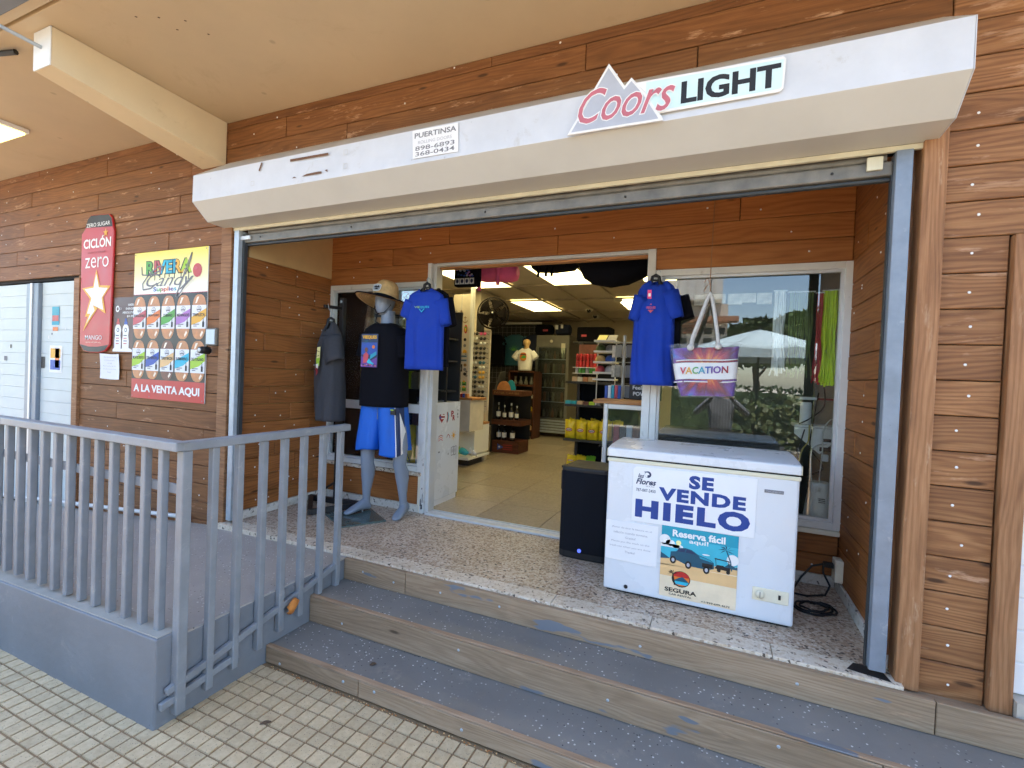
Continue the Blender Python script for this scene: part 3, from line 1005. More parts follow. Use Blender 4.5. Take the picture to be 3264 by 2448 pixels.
plank(wb2, (-.42, YW + .012, .606), 1.18, .128, .016, 'wood_recess')
bx('skirting', -.42, XR - .013, YW - .015, YW + .011, ZF + .001, .474, 'terrazzo_base', wb2, 0.003)
bx('sill', -.43, XR - .001, YW - .03, YW + .13, .735, .766, 'offwhite', wb2, 0.004)
screws(wb2, [(.5, YW - .0045, .54), (.62, YW - .0045, .53)], (0, -1, 0))

# ------------------------------------------------------------------ windows and door frame
def window(name, label, x0, x1, z0, z1, rail=None):
    t = thing(name, label, 'window', ((x0 + x1) / 2, YW, z0))
    f = 0.045
    bx('frame', x0, x0 + f, YW - .01, YW + .09, z0, z1, 'alu_white', t, 0.003)
    bx('frame', x1 - f, x1, YW - .01, YW + .09, z0, z1, 'alu_white', t, 0.003)
    bx('frame', x0 + f, x1 - f, YW - .01, YW + .09, z1 - f, z1, 'alu_white', t, 0.003)
    bx('frame', x0 + f, x1 - f, YW - .01, YW + .09, z0, z0 + f, 'alu_white', t, 0.003)
    g = .018
    for (a, b, c, d) in ((x0 + f, x0 + f + g, z0 + f, z1 - f), (x1 - f - g, x1 - f, z0 + f, z1 - f), (x0 + f + g, x1 - f - g, z1 - f - g, z1 - f), (x0 + f + g, x1 - f - g, z0 + f, z0 + f + g)):
        bx('glazing_bead', a, b, YW + .015, YW + .05, c, d, 'alu', t)
    if rail:
        bx('middle_rail', x0 + f, x1 - f, YW + .005, YW + .075, rail[0], rail[1], 'alu_white', t, 0.003)
        bx('pane', x0 + f, x1 - f, YW + .03, YW + .036, rail[1], z1 - f, 'glass', t)
        bx('pane', x0 + f, x1 - f, YW + .03, YW + .036, z0 + f, rail[0], 'glass', t)
    else:
        bx('pane', x0 + f, x1 - f, YW + .03, YW + .036, z0 + f, z1 - f, 'glass', t)
    return t


window('shop_window', 'tall glazed window with a white middle rail behind the mannequin', -3.56, -2.40, .769, 2.484, (1.295, 1.375))
window('shop_window', 'large shop window reflecting sky and trees above the freezer', -.44, XR + .005, .768, 2.484)
df = thing('door_frame', 'open aluminium shop door frame with white sliding track', 'door frame', (-1.4, YW, ZF))
bx('jamb', -2.399, -2.362, YW - .02, YW + .10, ZF, 2.64, 'alu_white', df, 0.003)
bx('jamb', -2.36, -2.325, YW + .012, YW + .11, ZF, 2.64, 'alu', df, 0.003)
bx('jamb', -.50, -.442, YW - .012, YW + .10, ZF, 2.64, 'alu_white', df, 0.003)
bx('head_track', -2.325, -.50, YW + .0, YW + .055, 2.615, 2.64, 'alu', df, 0.003)
bx('head_track', -2.325, -.50, YW + .06, YW + .12, 2.600, 2.64, 'wood_shelf', df, 0.003)
bx('threshold', -2.33, -.50, YW - .035, YW + .02, ZF, ZF + .018, 'alu', df, 0.003)
bx('threshold', -2.33, -.50, YW + .035, YW + .06, ZF, ZF + .02, 'alu', df, 0.003)
bx('threshold', -2.33, -.50, YW + .075, YW + .10, ZF, ZF + .02, 'galv', df, 0.003)

mk_ = MB()
for x, z, w_, hh in ((-2.392, .47, .012, .07), (-2.385, .44, .02, .05), (-2.372, .50, .008, .09), (-2.38, .62, .010, .018), (-2.39, 1.22, .006, .006), (-2.378, 1.22, .006, .006), (-2.376, .83, .008, .03)):
    mk_.add([(x, YW - .0207, z), (x + w_, YW - .0207, z + .006), (x + w_ * .8, YW - .0207, z + hh), (x + w_ * .1, YW - .0207, z + hh * .8)], [(0, 1, 2, 3)], 'far_dark')
o = mk_.build('paint_chips', df); o['kind'] = 'stuff'

# ------------------------------------------------------------------ terrace floor and steps
tf = struct(MB().box(-3.70, 0.90, 0.058, YW + .07, .30, ZF, 'terrazzo').build('terrazzo_floor', origin=(0, 0, 0)))
for k, (a, b) in enumerate(zip((-3.60, -2.27, -1.62, -.80, -.26, .30), (-2.27, -1.62, -.80, -.26, .30, .80))):
    MB().box(a + .0015, b - .0015, -0.062, 0.0565, .30, ZF - .0006 + rnd.uniform(-.0006, .0006), 'terrazzo_edge').build('nosing_tile', tf, 0.003)
sp = thing('entrance_steps', 'wide grey painted steps with weathered timber risers', 'steps', (-.6, -.4, 0))
bx('tread', -2.262, 3.2, -0.355, 0.03, .12, .247, 'tread_paint', sp, 0.003)
bx('tread', -2.262, 3.2, -0.665, -0.30, .005, .092, 'tread_paint', sp, 0.003)


def riser(y, z0, z1, cuts, t=.03):
    for a, b in zip(cuts, cuts[1:]):
        o = plank(sp, (a, y + t, z0), b - a, z1 - z0 + .003, t, 'wood_riser')
        o.name = 'riser_board'


for y_, z_ in ((-.385, .2465), (-.695, .0905)):
    o = plank(sp, (-2.262, y_ + .031, z_), 5.4, .0075, .030, 'wood_edge', gap=0.0)
    o.name = 'worn_edge'
riser(-.094, .249, ZF - .014, [-2.262, -1.76, .9, 3.2])
riser(-.385, .094, .246, [-2.262, .65, 3.2])
riser(-.695, .004, .090, [-2.262, -1.60, 1.3, 3.2])
mk = []
for y, z, cs in ((-.094, .32, (-2.1, -1.85, -1.5, -1.1, -.3, .4)), (-.385, .17, (-2.0, -1.2, -.4, .3)), (-.695, .05, (-2.15, -1.7, -1.5, -1.0))):
    mk += [(x, y + .0005, z + rnd.uniform(-.03, .03)) for x in cs]
mb = MB()
for p in mk:
    mb.lathe(p, [(.001, -.002), (.007, -.002), (.008, .0), (.008, .004)], 'galv', 8, 'y')
o = mb.build('screw_heads', sp); o['kind'] = 'stuff'

# ------------------------------------------------------------------ ramp and railing
rp = thing('ramp', 'blue grey painted concrete ramp beside the steps', 'ramp', (-3.0, -.6, 0))
XS = -2.268
mb = MB()
prof = [(XS, 0.0, 0.0), (XS, 0.0, .388), (-3.55, 0.0, .362), (-7.4, 0.0, .06), (-9.5, 0.0, .02), (-9.5, 0.0, 0.0)]
mb.prism([(x, -1.15, z) for x, y, z in prof], (0, 1.149, 0), 'ramp_deck')
mb.build('deck', rp, origin=(0, 0, 0))
mb = MB()
mb.box(XS - 0.012, XS + .003, -1.268, -.062, -.05, .379, 'ramp_side')
mb.hexa([(-9.5, -1.272, -.05), (XS + .002, -1.272, -.05), (XS + .002, -1.15, -.05), (-9.5, -1.15, -.05), (-9.5, -1.27, .25), (XS + .002, -1.27, .412), (XS + .002, -1.15, .412), (-9.5, -1.15, .25)], 'ramp_side')
o = mb.build('side_wall', rp, 0.006)
mb = MB()
mb.hexa([(-9.5, -1.262, .2515), (XS - .004, -1.262, .4135), (XS - .004, -1.158, .4135), (-9.5, -1.158, .2515), (-9.5, -1.26, .2535), (XS - .005, -1.26, .4165), (XS - .005, -1.159, .4165), (-9.5, -1.159, .2535)], 'kerb_top')
mb.build('kerb_cap', rp)

rl = thing('railing', 'blue grey welded steel railing along the ramp', 'railing', (-2.5, -1.2, .41))


def sqbar(p, q, w, mat='rail_paint', name='baluster', parent=None, d=None, bev=.005):
    p, q = Vector(p), Vector(q)
    d_ = (q - p).normalized()
    a = Vector((1, 0, 0)) if abs(d_.z) > .9 else d_.cross(Vector((0, 0, 1))).normalized()
    b = d_.cross(a).normalized()
    dd = d if d else w
    mb = MB()
    pr = [p + a * sx * w / 2 + b * sy * dd / 2 for sx, sy in ((-1, -1), (1, -1), (1, 1), (-1, 1))]
    qr = [x + (q - p) for x in pr]
    mb.hexa(pr + qr, mat)
    return mb.build(name, parent, bev)


for k in range(-13, 12):
    x = -2.351 - (11 - k) * 0.1305
    zb = .405 if x > -3.7 else .405 + (x + 3.7) * .022
    sqbar((x, -1.208, zb), (x, -1.208, 1.262), .034, 'rail_paint', 'baluster', rl)
sqbar((-7.2, -1.208, 1.285), (-2.215, -1.208, 1.285), .062, 'rail_paint', 'top_rail', rl, .042)
sqbar((-7.2, -1.185, 1.08), (-2.26, -1.185, 1.08), .014, 'rail_paint', 'middle_rail', rl, .045, .003)
for k, (y, zb) in enumerate(zip((-1.18, -1.04, -.905, -.762, -.626, -.487, -.337, -.188), (.037, .065, .094, .118, .153, .18, .25, .24))):
    sqbar((-2.243, y, zb), (-2.243, y, 1.262), .046 if k == 0 else .036, 'rail_paint', 'baluster', rl)
sqbar((-2.243, -1.207, 1.284), (-2.243, -.128, 1.284), .058, 'rail_paint', 'top_rail', rl, .042)
sqbar((-2.243, -1.235, .16), (-2.243, -.17, .385), .024, 'rail_paint', 'bottom_rail', rl, .034, .003)
sqbar((-2.243, -1.26, .105), (-2.243, -.88, .15), .024, 'rail_paint', 'bottom_rail', rl, .034, .003)
mb = MB()
mb.face([(-2.213, -1.24, 1.308), (-2.18, -1.21, 1.309), (-2.235, -1.165, 1.308)], 'rail_paint'); mb.face([(-2.235, -1.165, 1.3075), (-2.18, -1.21, 1.3085), (-2.213, -1.24, 1.3075)], 'rail_paint')
mb.build('joint_plate', rl)
lf = MB()
lf.grid(lambda u, v: (-2.218 + .02 * math.sin(v * 3) + .012 * math.sin(u * PI), -.60 + .075 * u, .265 + (v - .5) * .09 * math.sin(PI * min(.97, .12 + u * .85)) + .03 * u), 6, 5, 'leaf_dry')
tag(lf.build('dried_leaf', origin=(-2.22, -.57, .27), solid=.0015), 'curled orange dried leaf caught in the ramp railing', 'leaf')
for k, (x, y, a, l_) in enumerate(((-1.86, -1.02, .8, .05), (-1.62, -.56, .9, .035))):
    zb = .001 if y < -.69 else .0935
    lf = MB()
    lf.grid(lambda u, v, x=x, y=y, a=a, l_=l_, zb=zb: (x + math.cos(a) * (u - .5) * l_ - math.sin(a) * (v - .5) * .024 * math.sin(PI * (.08 + .84 * u)), y + math.sin(a) * (u - .5) * l_ + math.cos(a) * (v - .5) * .024 * math.sin(PI * (.08 + .84 * u)), zb + .003 + .004 * math.sin(u * PI)), 6, 4, 'leaf_brown')
    tag(lf.build('dried_leaf', origin=(x, y, zb), solid=.001), ['brown dried leaf lying on the square pavers', 'small dark leaf lying on the lowest step'][k], 'leaf')
# pale grit swept into the joint along the lowest riser
rg = MB()
for _ in range(240):
    x = rnd.uniform(-2.2, -.5); y = -.70 - abs(rnd.gauss(0, .012)); s_ = rnd.uniform(.002, .005)
    rg.add([(x - s_, y - s_ * .5, 0), (x + s_, y - s_ * .3, 0), (x, y + s_ * .6, 0), (x, y, s_ * 1.1)], [(0, 1, 3), (1, 2, 3), (2, 0, 3)], rnd.choice(['leaf_dry', 'sand', 'leaf_brown']))
tag(rg.build('grit', origin=(-1.4, -.7, 0)), 'dry grit and leaf crumbs swept against the lowest riser', 'debris', kind='stuff')

pp = thing('pipe', 'white plastic pipe running along the foot of the left plank wall', 'pipe', (-5, -.03, .3))
MB().tube([(-3.98, -.035, .383), (-4.6, -.035, .335), (-7.2, -.035, .135), (-9.4, -.035, .06)], .018, 'pvc', 12).build('pipe_run', pp)
for x, z in ((-4.55, .339), (-5.6, .258)):
    MB().tube([(x + .03, -.035, z + .003), (x - .03, -.035, z - .003)], .0225, 'pvc', 12).build('coupling', pp)
bx('ledge', .795, 3.2, -.064, .029, .25, .372, 'wood_riser', sp, .003)

# ------------------------------------------------------------------ rolling shutter
rs = thing('rolling_shutter', 'white rolled up shutter hood with galvanised side rails over the opening', 'shutter', (-1.4, 0, ZF))
HL, HR = -3.655, .818
hp = [(0.0, 3.285), (-.285, 3.068), (-.287, 2.872), (-.168, 2.758), (-.012, 2.752)]
mats_h = ['hood_top_shaded', 'hood_white', 'hood_cream', 'hood_cream']
mb = MB()
for k in range(4):
    (y0, z0), (y1, z1) = hp[k], hp[k + 1]
    seg = 14
    for s_ in range(seg):
        a = HL + (HR - HL) * s_ / seg; b = HL + (HR - HL) * (s_ + 1) / seg
        ka, kb = 1 + .13 * s_ / seg, 1 + .13 * (s_ + 1) / seg
        mb.add([(a, y0 * ka, z0), (b, y0 * kb, z0), (b, y1 * kb, z1), (a, y1 * ka, z1)], [(0, 3, 2, 1)], mats_h[k])
o = mb.build('hood', rs)
bm_ = bmesh.new(); bm_.from_mesh(o.data); bmesh.ops.remove_doubles(bm_, verts=bm_.verts, dist=1e-5); bmesh.ops.recalc_face_normals(bm_, faces=bm_.faces); bm_.to_mesh(o.data); bm_.free()
md = o.modifiers.new('sheet', 'SOLIDIFY'); md.thickness = .004; md.offset = -1
md = o.modifiers.new('edges', 'BEVEL'); md.width = .004; md.segments = 2; md.limit_method = 'ANGLE'; md.angle_limit = R(20)
for x, nm, kk in ((HL - .004, 'end_plate', 1.0), (HR + .001, 'end_plate', 1.13)):
    MB().prism([(x, y * kk, z) for y, z in hp], (.003, 0, 0), 'hood_white').build(nm, rs)
bx('hood_lip', -3.60, .80, -.014, .006, 2.728, 2.752, 'lip_cream', rs, .002)
# rolled curtain end showing under the hood
mb = MB()
mb.box(-3.50, .68, .012, .075, 2.635, 2.70, 'steel_dirty')
mb.box(-3.50, .68, .030, .060, 2.615, 2.6355, 'steel_dark')
mb.build('bottom_bar', rs, .008)
MB().tube([(-3.46, .055, 2.725), (.66, .055, 2.725)], .03, 'steel_dirty', 14).build('curtain_roll', rs)
rm = MB()
for x in (-3.3, -2.4, -1.35, -.5, .45):
    rm.lathe((x, .010, 2.668), [(.001, -.003), (.006, -.003), (.007, 0)], 'black_metal', 8, 'y')
o = rm.build('rivets', rs); o['kind'] = 'stuff'
bx('lock_catch', -3.545, -3.40, -.004, .011, 2.655, 2.685, 'alu', rs, .003)
bx('lock_catch', .58, .64, -.002, .012, 2.66, 2.72, 'lip_cream', rs, .003)
for a, b, c in ((-3.552, -3.500, 'galv'), (.682, .742, 'galv_blue')):
    mb = MB()
    mb.box(a, b, -.022, -.016, ZF + .02, 2.728, c)
    mb.box(a, a + .005, -.016, .055, ZF + .02, 2.728, c)
    mb.box(b - .005, b, -.016, .055, ZF + .02, 2.728, c)
    mb.build('guide_rail', rs, .002)
bx('rail_brush', -3.4985, -3.475, .01, .04, ZF + .01, 2.70, 'steel_dark', rs)
bx('rail_brush', .676, .6815, .02, .05, ZF + .01, 2.70, 'steel_dark', rs)
mb = MB()
mb.add([(.60, -.02, ZF + .0012), (.76, -.05, ZF + .0012), (.74, .055, ZF + .0012), (.64, .05, ZF + .0012)], [(0, 1, 2, 3)], 'black_metal')
tag(mb.build('oil_stain', origin=(.68, 0, ZF)), 'dark oily stain at the foot of the right shutter rail', 'stain')
# leftover tape marks on the hood
TPF = lambda: Flat((0, -.2915 - .287 * .13 * (0 - HL) / (HR - HL), 0), u=(1, -.0083, 0), step=.0006)
TPF().line(((-2.918, 3.056), (-2.943, 3.003)), .014, 'tape_brown').build('tape_mark', rs)
TPF().line(((-2.651, 3.032), (-2.318, 3.026)), .016, 'tape_brown').build('tape_mark', rs)
for pg in ([(-2.54, 2.912), (-2.37, 2.91), (-2.37, 2.924), (-2.40, 2.926), (-2.50, 2.924)], [(-2.63, 2.912), (-2.59, 2.913), (-2.61, 2.921)], [(-2.345, 2.926), (-2.318, 2.912), (-2.322, 2.93)]):
    TPF().poly(pg, 'tape_brown').build('tape_mark', rs)
for x, z in ((-2.19, 3.0), (-2.19, 2.915), (-3.02, 2.91)):
    TPF().line(((x, z), (x + .03, z), (x + .03, z + .03), (x, z + .03), (x, z)), .003, 'tape_grey').build('tape_mark', rs)

# ------------------------------------------------------------------ beer sign
YS = -.3265
bs = thing('beer_sign', 'beer sign with grey mountain peak and dark LIGHT lettering on the hood', 'sign', (-.3, YS, 2.87))
mtn = [(-.734, 2.871), (-.276, 2.866), (-.283, 2.885), (-.33, 2.955), (-.355, 3.0), (-.429, 3.093), (-.459, 3.06), (-.539, 3.182)]
mb = MB(); mb.prism([(x, YS, z) for x, z in mtn], (0, -.010, 0), 'white'); mb.build('mountain_plate', bs, .003)
rct = [(-.40, 2.903), (.190, 2.905), (.203, 2.918), (.208, 3.040), (.197, 3.052), (-.42, 3.066)]
mb = MB(); mb.prism([(x, YS, z) for x, z in rct], (0, -.007, 0), 'white'); mb.build('name_plate', bs, .003)
f = Flat((0, YS - .0105, 0), step=.0006)


def inset(poly, k):
    cx = sum(p[0] for p in poly) / len(poly); cy = sum(p[1] for p in poly) / len(poly)
    return [(cx + (x - cx) * k, cy + (y - cy) * k) for x, y in poly]


f.poly([(-.712, 2.881), (-.298, 2.877), (-.345, 2.955), (-.368, 2.995), (-.428, 3.074), (-.461, 3.04), (-.539, 3.158)], 'sign_grey', 0)
f.build('mountain_face', bs)
f = Flat((0, YS - .0075, 0), step=.0006)
f.poly([(-.33, 2.915), (.190, 2.917), (.196, 2.925), (.198, 3.038), (-.36, 3.055), (-.36, 3.0)], 'sign_pale', 0)
f.text('LIGHT', -.204, 2.926, .190, 3.026, 'ink_black', 1, bold=.035)
f.build('lettering', bs)
f = Flat((0, YS - .0115, 0), step=.0006)
f.text('Coors', -.685, 2.905, -.225, 3.075, 'white', 1, bold=.03, shear=.45)
f.text('Coors', -.680, 2.910, -.230, 3.070, 'script_pink', 2, bold=.005, shear=.45)
f.build('lettering', bs)

sk = thing('door_sticker', 'small white sticker with phone numbers on the shutter hood', 'sticker', (-1.52, YS, 2.9))
f = Flat((0, -.2915 - .287 * .13 * (0 - HL) / (HR - HL), 0), u=(1, -.0083, 0), step=.0008)
f.poly([(-1.668, 2.899), (-1.366, 2.897), (-1.372, 3.056), (-1.678, 3.062)], 'paper', 0)
f.text('PUERTINSA', -1.660, 3.013, -1.383, 3.043, 'ink_grey', 1, bold=.02)
f.text('ROLLING DOORS', -1.634, 2.978, -1.411, 2.996, 'ink_pale', 1)
f.text('898-6893', -1.653, 2.941, -1.391, 2.966, 'ink_grey', 1, bold=.01)
f.text('368-0434', -1.651, 2.909, -1.390, 2.934, 'ink_grey', 1, bold=.01)
f.build('printed_face', sk)

# ------------------------------------------------------------------ signs on the left wall
cs_ = thing('can_sign', 'tall red energy drink sign shaped like a can', 'sign', (-5.45, -.01, 1.73))
body = [(-5.712, 1.80), (-5.64, 1.74), (-5.55, 1.727), (-5.38, 1.727), (-5.28, 1.745), (-5.21, 1.80), (-5.185, 2.865), (-5.20, 2.90), (-5.222, 2.99), (-5.27, 3.03), (-5.57, 3.045), (-5.625, 3.01), (-5.665, 2.915), (-5.724, 2.872)]
mb = MB(); mb.prism([(x, -.002, z) for x, z in body], (0, -.02, 0), 'red'); mb.build('can_board', cs_, .008)
f = Flat((0, -.0225, 0), step=.001)
f.poly([(-5.655, 2.925), (-5.208, 2.905), (-5.228, 2.985), (-5.275, 3.022), (-5.565, 3.037), (-5.615, 3.005)], 'ink_black', 0)
f.poly([(-5.700, 1.805), (-5.635, 1.750), (-5.55, 1.735), (-5.38, 1.735), (-5.285, 1.753), (-5.222, 1.805), (-5.40, 1.785), (-5.55, 1.785)], 'ink_black', 0)
f.text('ZERO SUGAR', -5.635, 2.925, -5.245, 2.962, 'white', 1, bold=.01)
f.text('CICLÓN', -5.675, 2.722, -5.222, 2.835, 'white', 1, bold=.03)
f.text('zero', -5.640, 2.535, -5.252, 2.635, 'white', 1, bold=-.005)
f.text('ENERGY DRINK', -5.60, 2.672, -5.30, 2.69, 'red_dark', 1)
star = lambda cx, cy, R_, r_, a0=PI / 2: [(cx + (R_ if k % 2 == 0 else r_) * math.cos(a0 + k * PI / 5), cy + (R_ if k % 2 == 0 else r_) * math.sin(a0 + k * PI / 5)) for k in range(10)]
f.poly([(-5.447, 2.52), (-5.50, 2.36), (-5.68, 2.345), (-5.545, 2.24), (-5.62, 2.07), (-5.575, 2.075), (-5.65, 1.93), (-5.40, 2.16), (-5.46, 2.17), (-5.28, 2.095), (-5.325, 2.25), (-5.21, 2.355), (-5.385, 2.365)], 'gold', 1)
f.poly([(-5.447, 2.478), (-5.485, 2.345), (-5.635, 2.335), (-5.515, 2.245), (-5.585, 2.10), (-5.53, 2.10), (-5.60, 2.00), (-5.46, 2.13), (-5.49, 2.18), (-5.315, 2.13), (-5.35, 2.245), (-5.255, 2.335), (-5.40, 2.345)], 'white', 2)
f.poly(star(-5.31, 2.855, .045, .018), 'gold', 2)
f.text('MANGO', -5.612, 1.851, -5.330, 1.893, 'white', 1, bold=.005)
f.text('16.9 FL OZ (500 mL)', -5.595, 1.815, -5.353, 1.831, 'shine', 1)
f.build('printed_face', cs_)

# gradient for the candy poster head (print)
m, nt, b = newmat('poster_gradient')
v = coords(nt)
sx = nd(nt, 'SeparateXYZ', {'Vector': v})
nt.links.new(ramp(nt, mth(nt, 'MULTIPLY', mth(nt, 'SUBTRACT', sx.outputs[2], .94), 2.6), [(0.0, srgb(240, 240, 236)), (0.35, srgb(238, 230, 170)), (1.0, srgb(234, 212, 30))]), b.inputs['Base Color'])
b.inputs['Roughness'].default_value = .4
M['poster_gradient'] = m
cp = thing('snack_poster', 'yellow and black poster of wrapped sandwiches with red A LA VENTA AQUI band', 'poster', (-4.87, -.006, 1.335))
PW, PH = 1.003, 1.298
mb = MB(); mb.box(-4.872, -4.872 + PW, -.010, -.002, 1.335, 1.335 + PH, 'white'); mb.build('board', cp, .001)
f = Flat((-4.872, -.0102, 1.335), step=.0008)
f.rect(.0, .925, PW, PH, 'poster_gradient', 0)
f.rect(.0, .172, PW, .922, 'poster_black', 0)
f.rect(.0, .922, PW, .927, 'red', 1)
f.rect(.0, .0, PW, .172, 'red', 0)
f.text('A LA VENTA AQUI', .035, .045, .94, .125, 'white', 1, bold=.035)
f.text('RIVERA', .17, 1.09, .80, 1.22, 'ink_black', 1, bold=.075)
f.text('RIVERA', .175, 1.096, .795, 1.214, 'red', 2, bold=.03, mats=['green', 'red', 'cyan', 'teal', 'gold', 'lime'])
for x in (.24, .30, .37, .44, .5, .57, .66, .76):
    f.line(((x, 1.10), (x, 1.10 - rnd.uniform(.03, .07))), .012, 'ink_black', 1)
f.text('Candy', .18, .955, .82, 1.10, 'ink_grey', 3, bold=-.005, shear=.5)
for pts in ([(.11, 1.17), (.12, 1.10), (.22, 1.09), (.40, 1.13), (.42, 1.16), (.36, 1.165), (.22, 1.10), (.13, 1.02), (.14, .965), (.25, .975), (.34, 1.02)], [(.80, 1.26), (.74, 1.16), (.66, 1.0), (.60, .90), (.62, .88), (.70, .97), (.82, 1.06)], [(.80, 1.26), (.785, 1.2), (.72, 1.08)]):
    f.line(pts, .012, 'ink_grey', 4)
f.ell(.872, 1.107, .058, .058, 'red', 3); f.ell(.855, 1.125, .02, .014, 'crimson', 4)
f.line(((.85, 1.05), (.62, .885)), .008, 'shine', 3)
f.text('Supplies', .285, .935, .605, .985, 'blue_print', 2, bold=.02, mats=['blue_print', 'green', 'red', 'orange', 'purple', 'teal'])
top = [('PECHUGA DE PAVO', 'crimson'), ('JAMON Y QUESO', 'orange'), ('CUBANO', 'green'), ('MEDIANOCHE', 'violet'), ('TRIPLETA', 'gold')]
bot = [('MONTECRISTO', 'lime'), ('DELI SPECIAL', 'blue_print'), ('TURKEY BACON', 'sand'), ('SUBMARINO', 'cyan'), ('DELI ITALIANO', 'lime')]
for row, (items, yc, hh) in enumerate(((top, .718, .188), (bot, .347, .172))):
    for k, (nm, colr) in enumerate(items):
        cx = .095 + k * .203
        f.ell(cx, yc, .092, hh, 'bread_dark' if (row, k) == (1, 2) else 'bread', 1, 22, 2.8)
        f.poly([(cx - .05, yc + hh * .6), (cx - .03, yc + hh * .88), (cx + .0, yc + hh * .9), (cx - .03, yc + hh * .62)], 'shine', 2)
        f.poly([(cx + .03, yc - hh * .9), (cx + .06, yc - hh * .7), (cx + .045, yc - hh * .6), (cx + .02, yc - hh * .8)], 'shine', 2)
        lw, lh = .091, .098
        f.rect(cx - lw, yc - lh, cx + lw, yc + lh, 'paper', 2)
        f.poly([(cx - lw, yc - lh + .03), (cx - lw, yc + .0), (cx + lw, yc + lh * .72), (cx + lw, yc + .005), (cx + .02, yc - .04)], colr, 3)
        f.ell(cx, yc + .066, .03, .026, 'ink_grey', 3); f.ell(cx, yc + .066, .026, .022, 'paper', 4)
        f.text('THE', cx - .012, yc + .07, cx + .012, yc + .08, 'ink_black', 5)
        f.rect(cx - .024, yc + .055, cx + .024, yc + .066, 'ink_grey', 5)
        w = min(.078, .0105 * len(nm))
        f.text(nm, cx - w, yc + .004, cx + w, yc + .03, 'ink_black', 5, bold=.02)
        f.rect(cx - .065, yc - .065, cx + .01, yc - .058, 'ink_grey', 5); f.rect(cx - .065, yc - .08, cx - .02, yc - .073, 'ink_grey', 5)
        f.poly([(cx + .048, yc - .085), (cx + .072, yc - .085), (cx + .072, yc - .045), (cx + .062, yc - .035), (cx + .062, yc - .01), (cx + .056, yc - .01), (cx + .056, yc - .035), (cx + .048, yc - .045)], 'ink_black', 5)
for x, y in ((.02, 1.28), (.98, 1.28), (.02, .02), (.98, .02), (.27, .02)):
    f.ell(x, y, .006, .006, 'ink_grey', 5, 8)
f.build('printed_face', cp)

dp = thing('drink_poster', 'dark maroon poster with two white bottles between can sign and sandwich poster', 'poster', (-5.0, -.004, 1.75))
bx('board', -5.185, -4.86, -.0055, -.002, 1.745, 2.245, 'poster_maroon', dp)
f = Flat((-5.185, -.0057, 1.745), step=.0006)
f.ell(.06, .395, .028, .03, 'white', 0); f.ell(.062, .395, .016, .016, 'poster_maroon', 1); f.text('HCA', .08, .385, .125, .405, 'white', 1)
for k, (t, a) in enumerate((('100%', .225), ('ENERGIA', .19), ('ABSOLUTA', .14), ('$1.99', .21))):
    f.text(t, a, .42 - k * .035, .315, .44 - k * .035, 'white', 1, bold=.02)
for cx, cap in ((.075, 'red'), (.195, 'blue_print')):
    f.poly([(cx - .05, .0), (cx + .05, .0), (cx + .052, .10), (cx + .042, .15), (cx + .05, .20), (cx + .038, .235), (cx + .02, .25), (cx - .02, .25), (cx - .038, .235), (cx - .05, .20), (cx - .042, .15), (cx - .052, .10)], 'white', 1)
    f.rect(cx - .024, .25, cx + .024, .275, cap, 1); f.rect(cx - .014, .275, cx + .014, .305, cap, 1)
    f.ell(cx, .20, .02, .02, 'ink_navy', 2); f.ell(cx, .20, .012, .012, 'white', 3)
    for k in range(4):
        f.rect(cx - .03, .07 + k * .025, cx + .02, .078 + k * .025, 'ink_navy' if k % 2 else 'red', 2)
f.poly([(0, 0), (.3, 0), (.3, .02), (.25, .035), (.22, .015), (.14, .03), (.1, .01), (.03, .04), (0, .02)], 'white', 2)
f.build('printed_face', dp)

pn = thing('paper_notice', 'curling white paper notice taped to planks under the can sign', 'notice', (-5.2, -.004, 1.49))
mb = MB()
mb.grid(lambda u, v: (-5.362 + .305 * u + .004 * math.sin(v * 4), -.004 - .012 * (abs(u - .5) * 2) ** 3 - .006 * v * v, 1.488 + .235 * v - .006 * math.sin(u * 3)), 8, 6, 'paper')
mb.build('sheet', pn)
f = Flat((-5.362, -.0165, 1.488), step=.0004)
for k, (t, a, b) in enumerate((('Favor de tirar la basura', .06, .25), ('en el zafacon cuando', .07, .23), ('termine. Gracias!', .12, .19), ('Please put trash on the', .05, .25), ('can when you are done', .05, .26), ('Thanks!', .12, .18))):
    f.text(t, a, .195 - k * .028, b, .209 - k * .028, 'ink_pale', 1)
f.build('printed_face', pn)

ib = thing('wall_box', 'small grey wall box with a camera hanging under it', 'box', (-3.76, -.03, 1.82))
bx('case', -3.825, -3.70, -.045, -.002, 1.815, 1.955, 'steel_dirty', ib, .006)
bx('cover', -3.815, -3.71, -.05, -.0455, 1.825, 1.945, 'galv', ib, .003)
MB().lathe((-3.80, -.06, 1.775), [(.001, -.05), (.025, -.05), (.03, -.03), (.03, .03), (.02, .04)], 'ink_black', 12, 'y').build('camera_body', ib)
MB().lathe((-3.80, -.112, 1.775), [(.001, -.002), (.015, -.001), (.018, .003)], 'alu', 12, 'y').build('lens', ib)

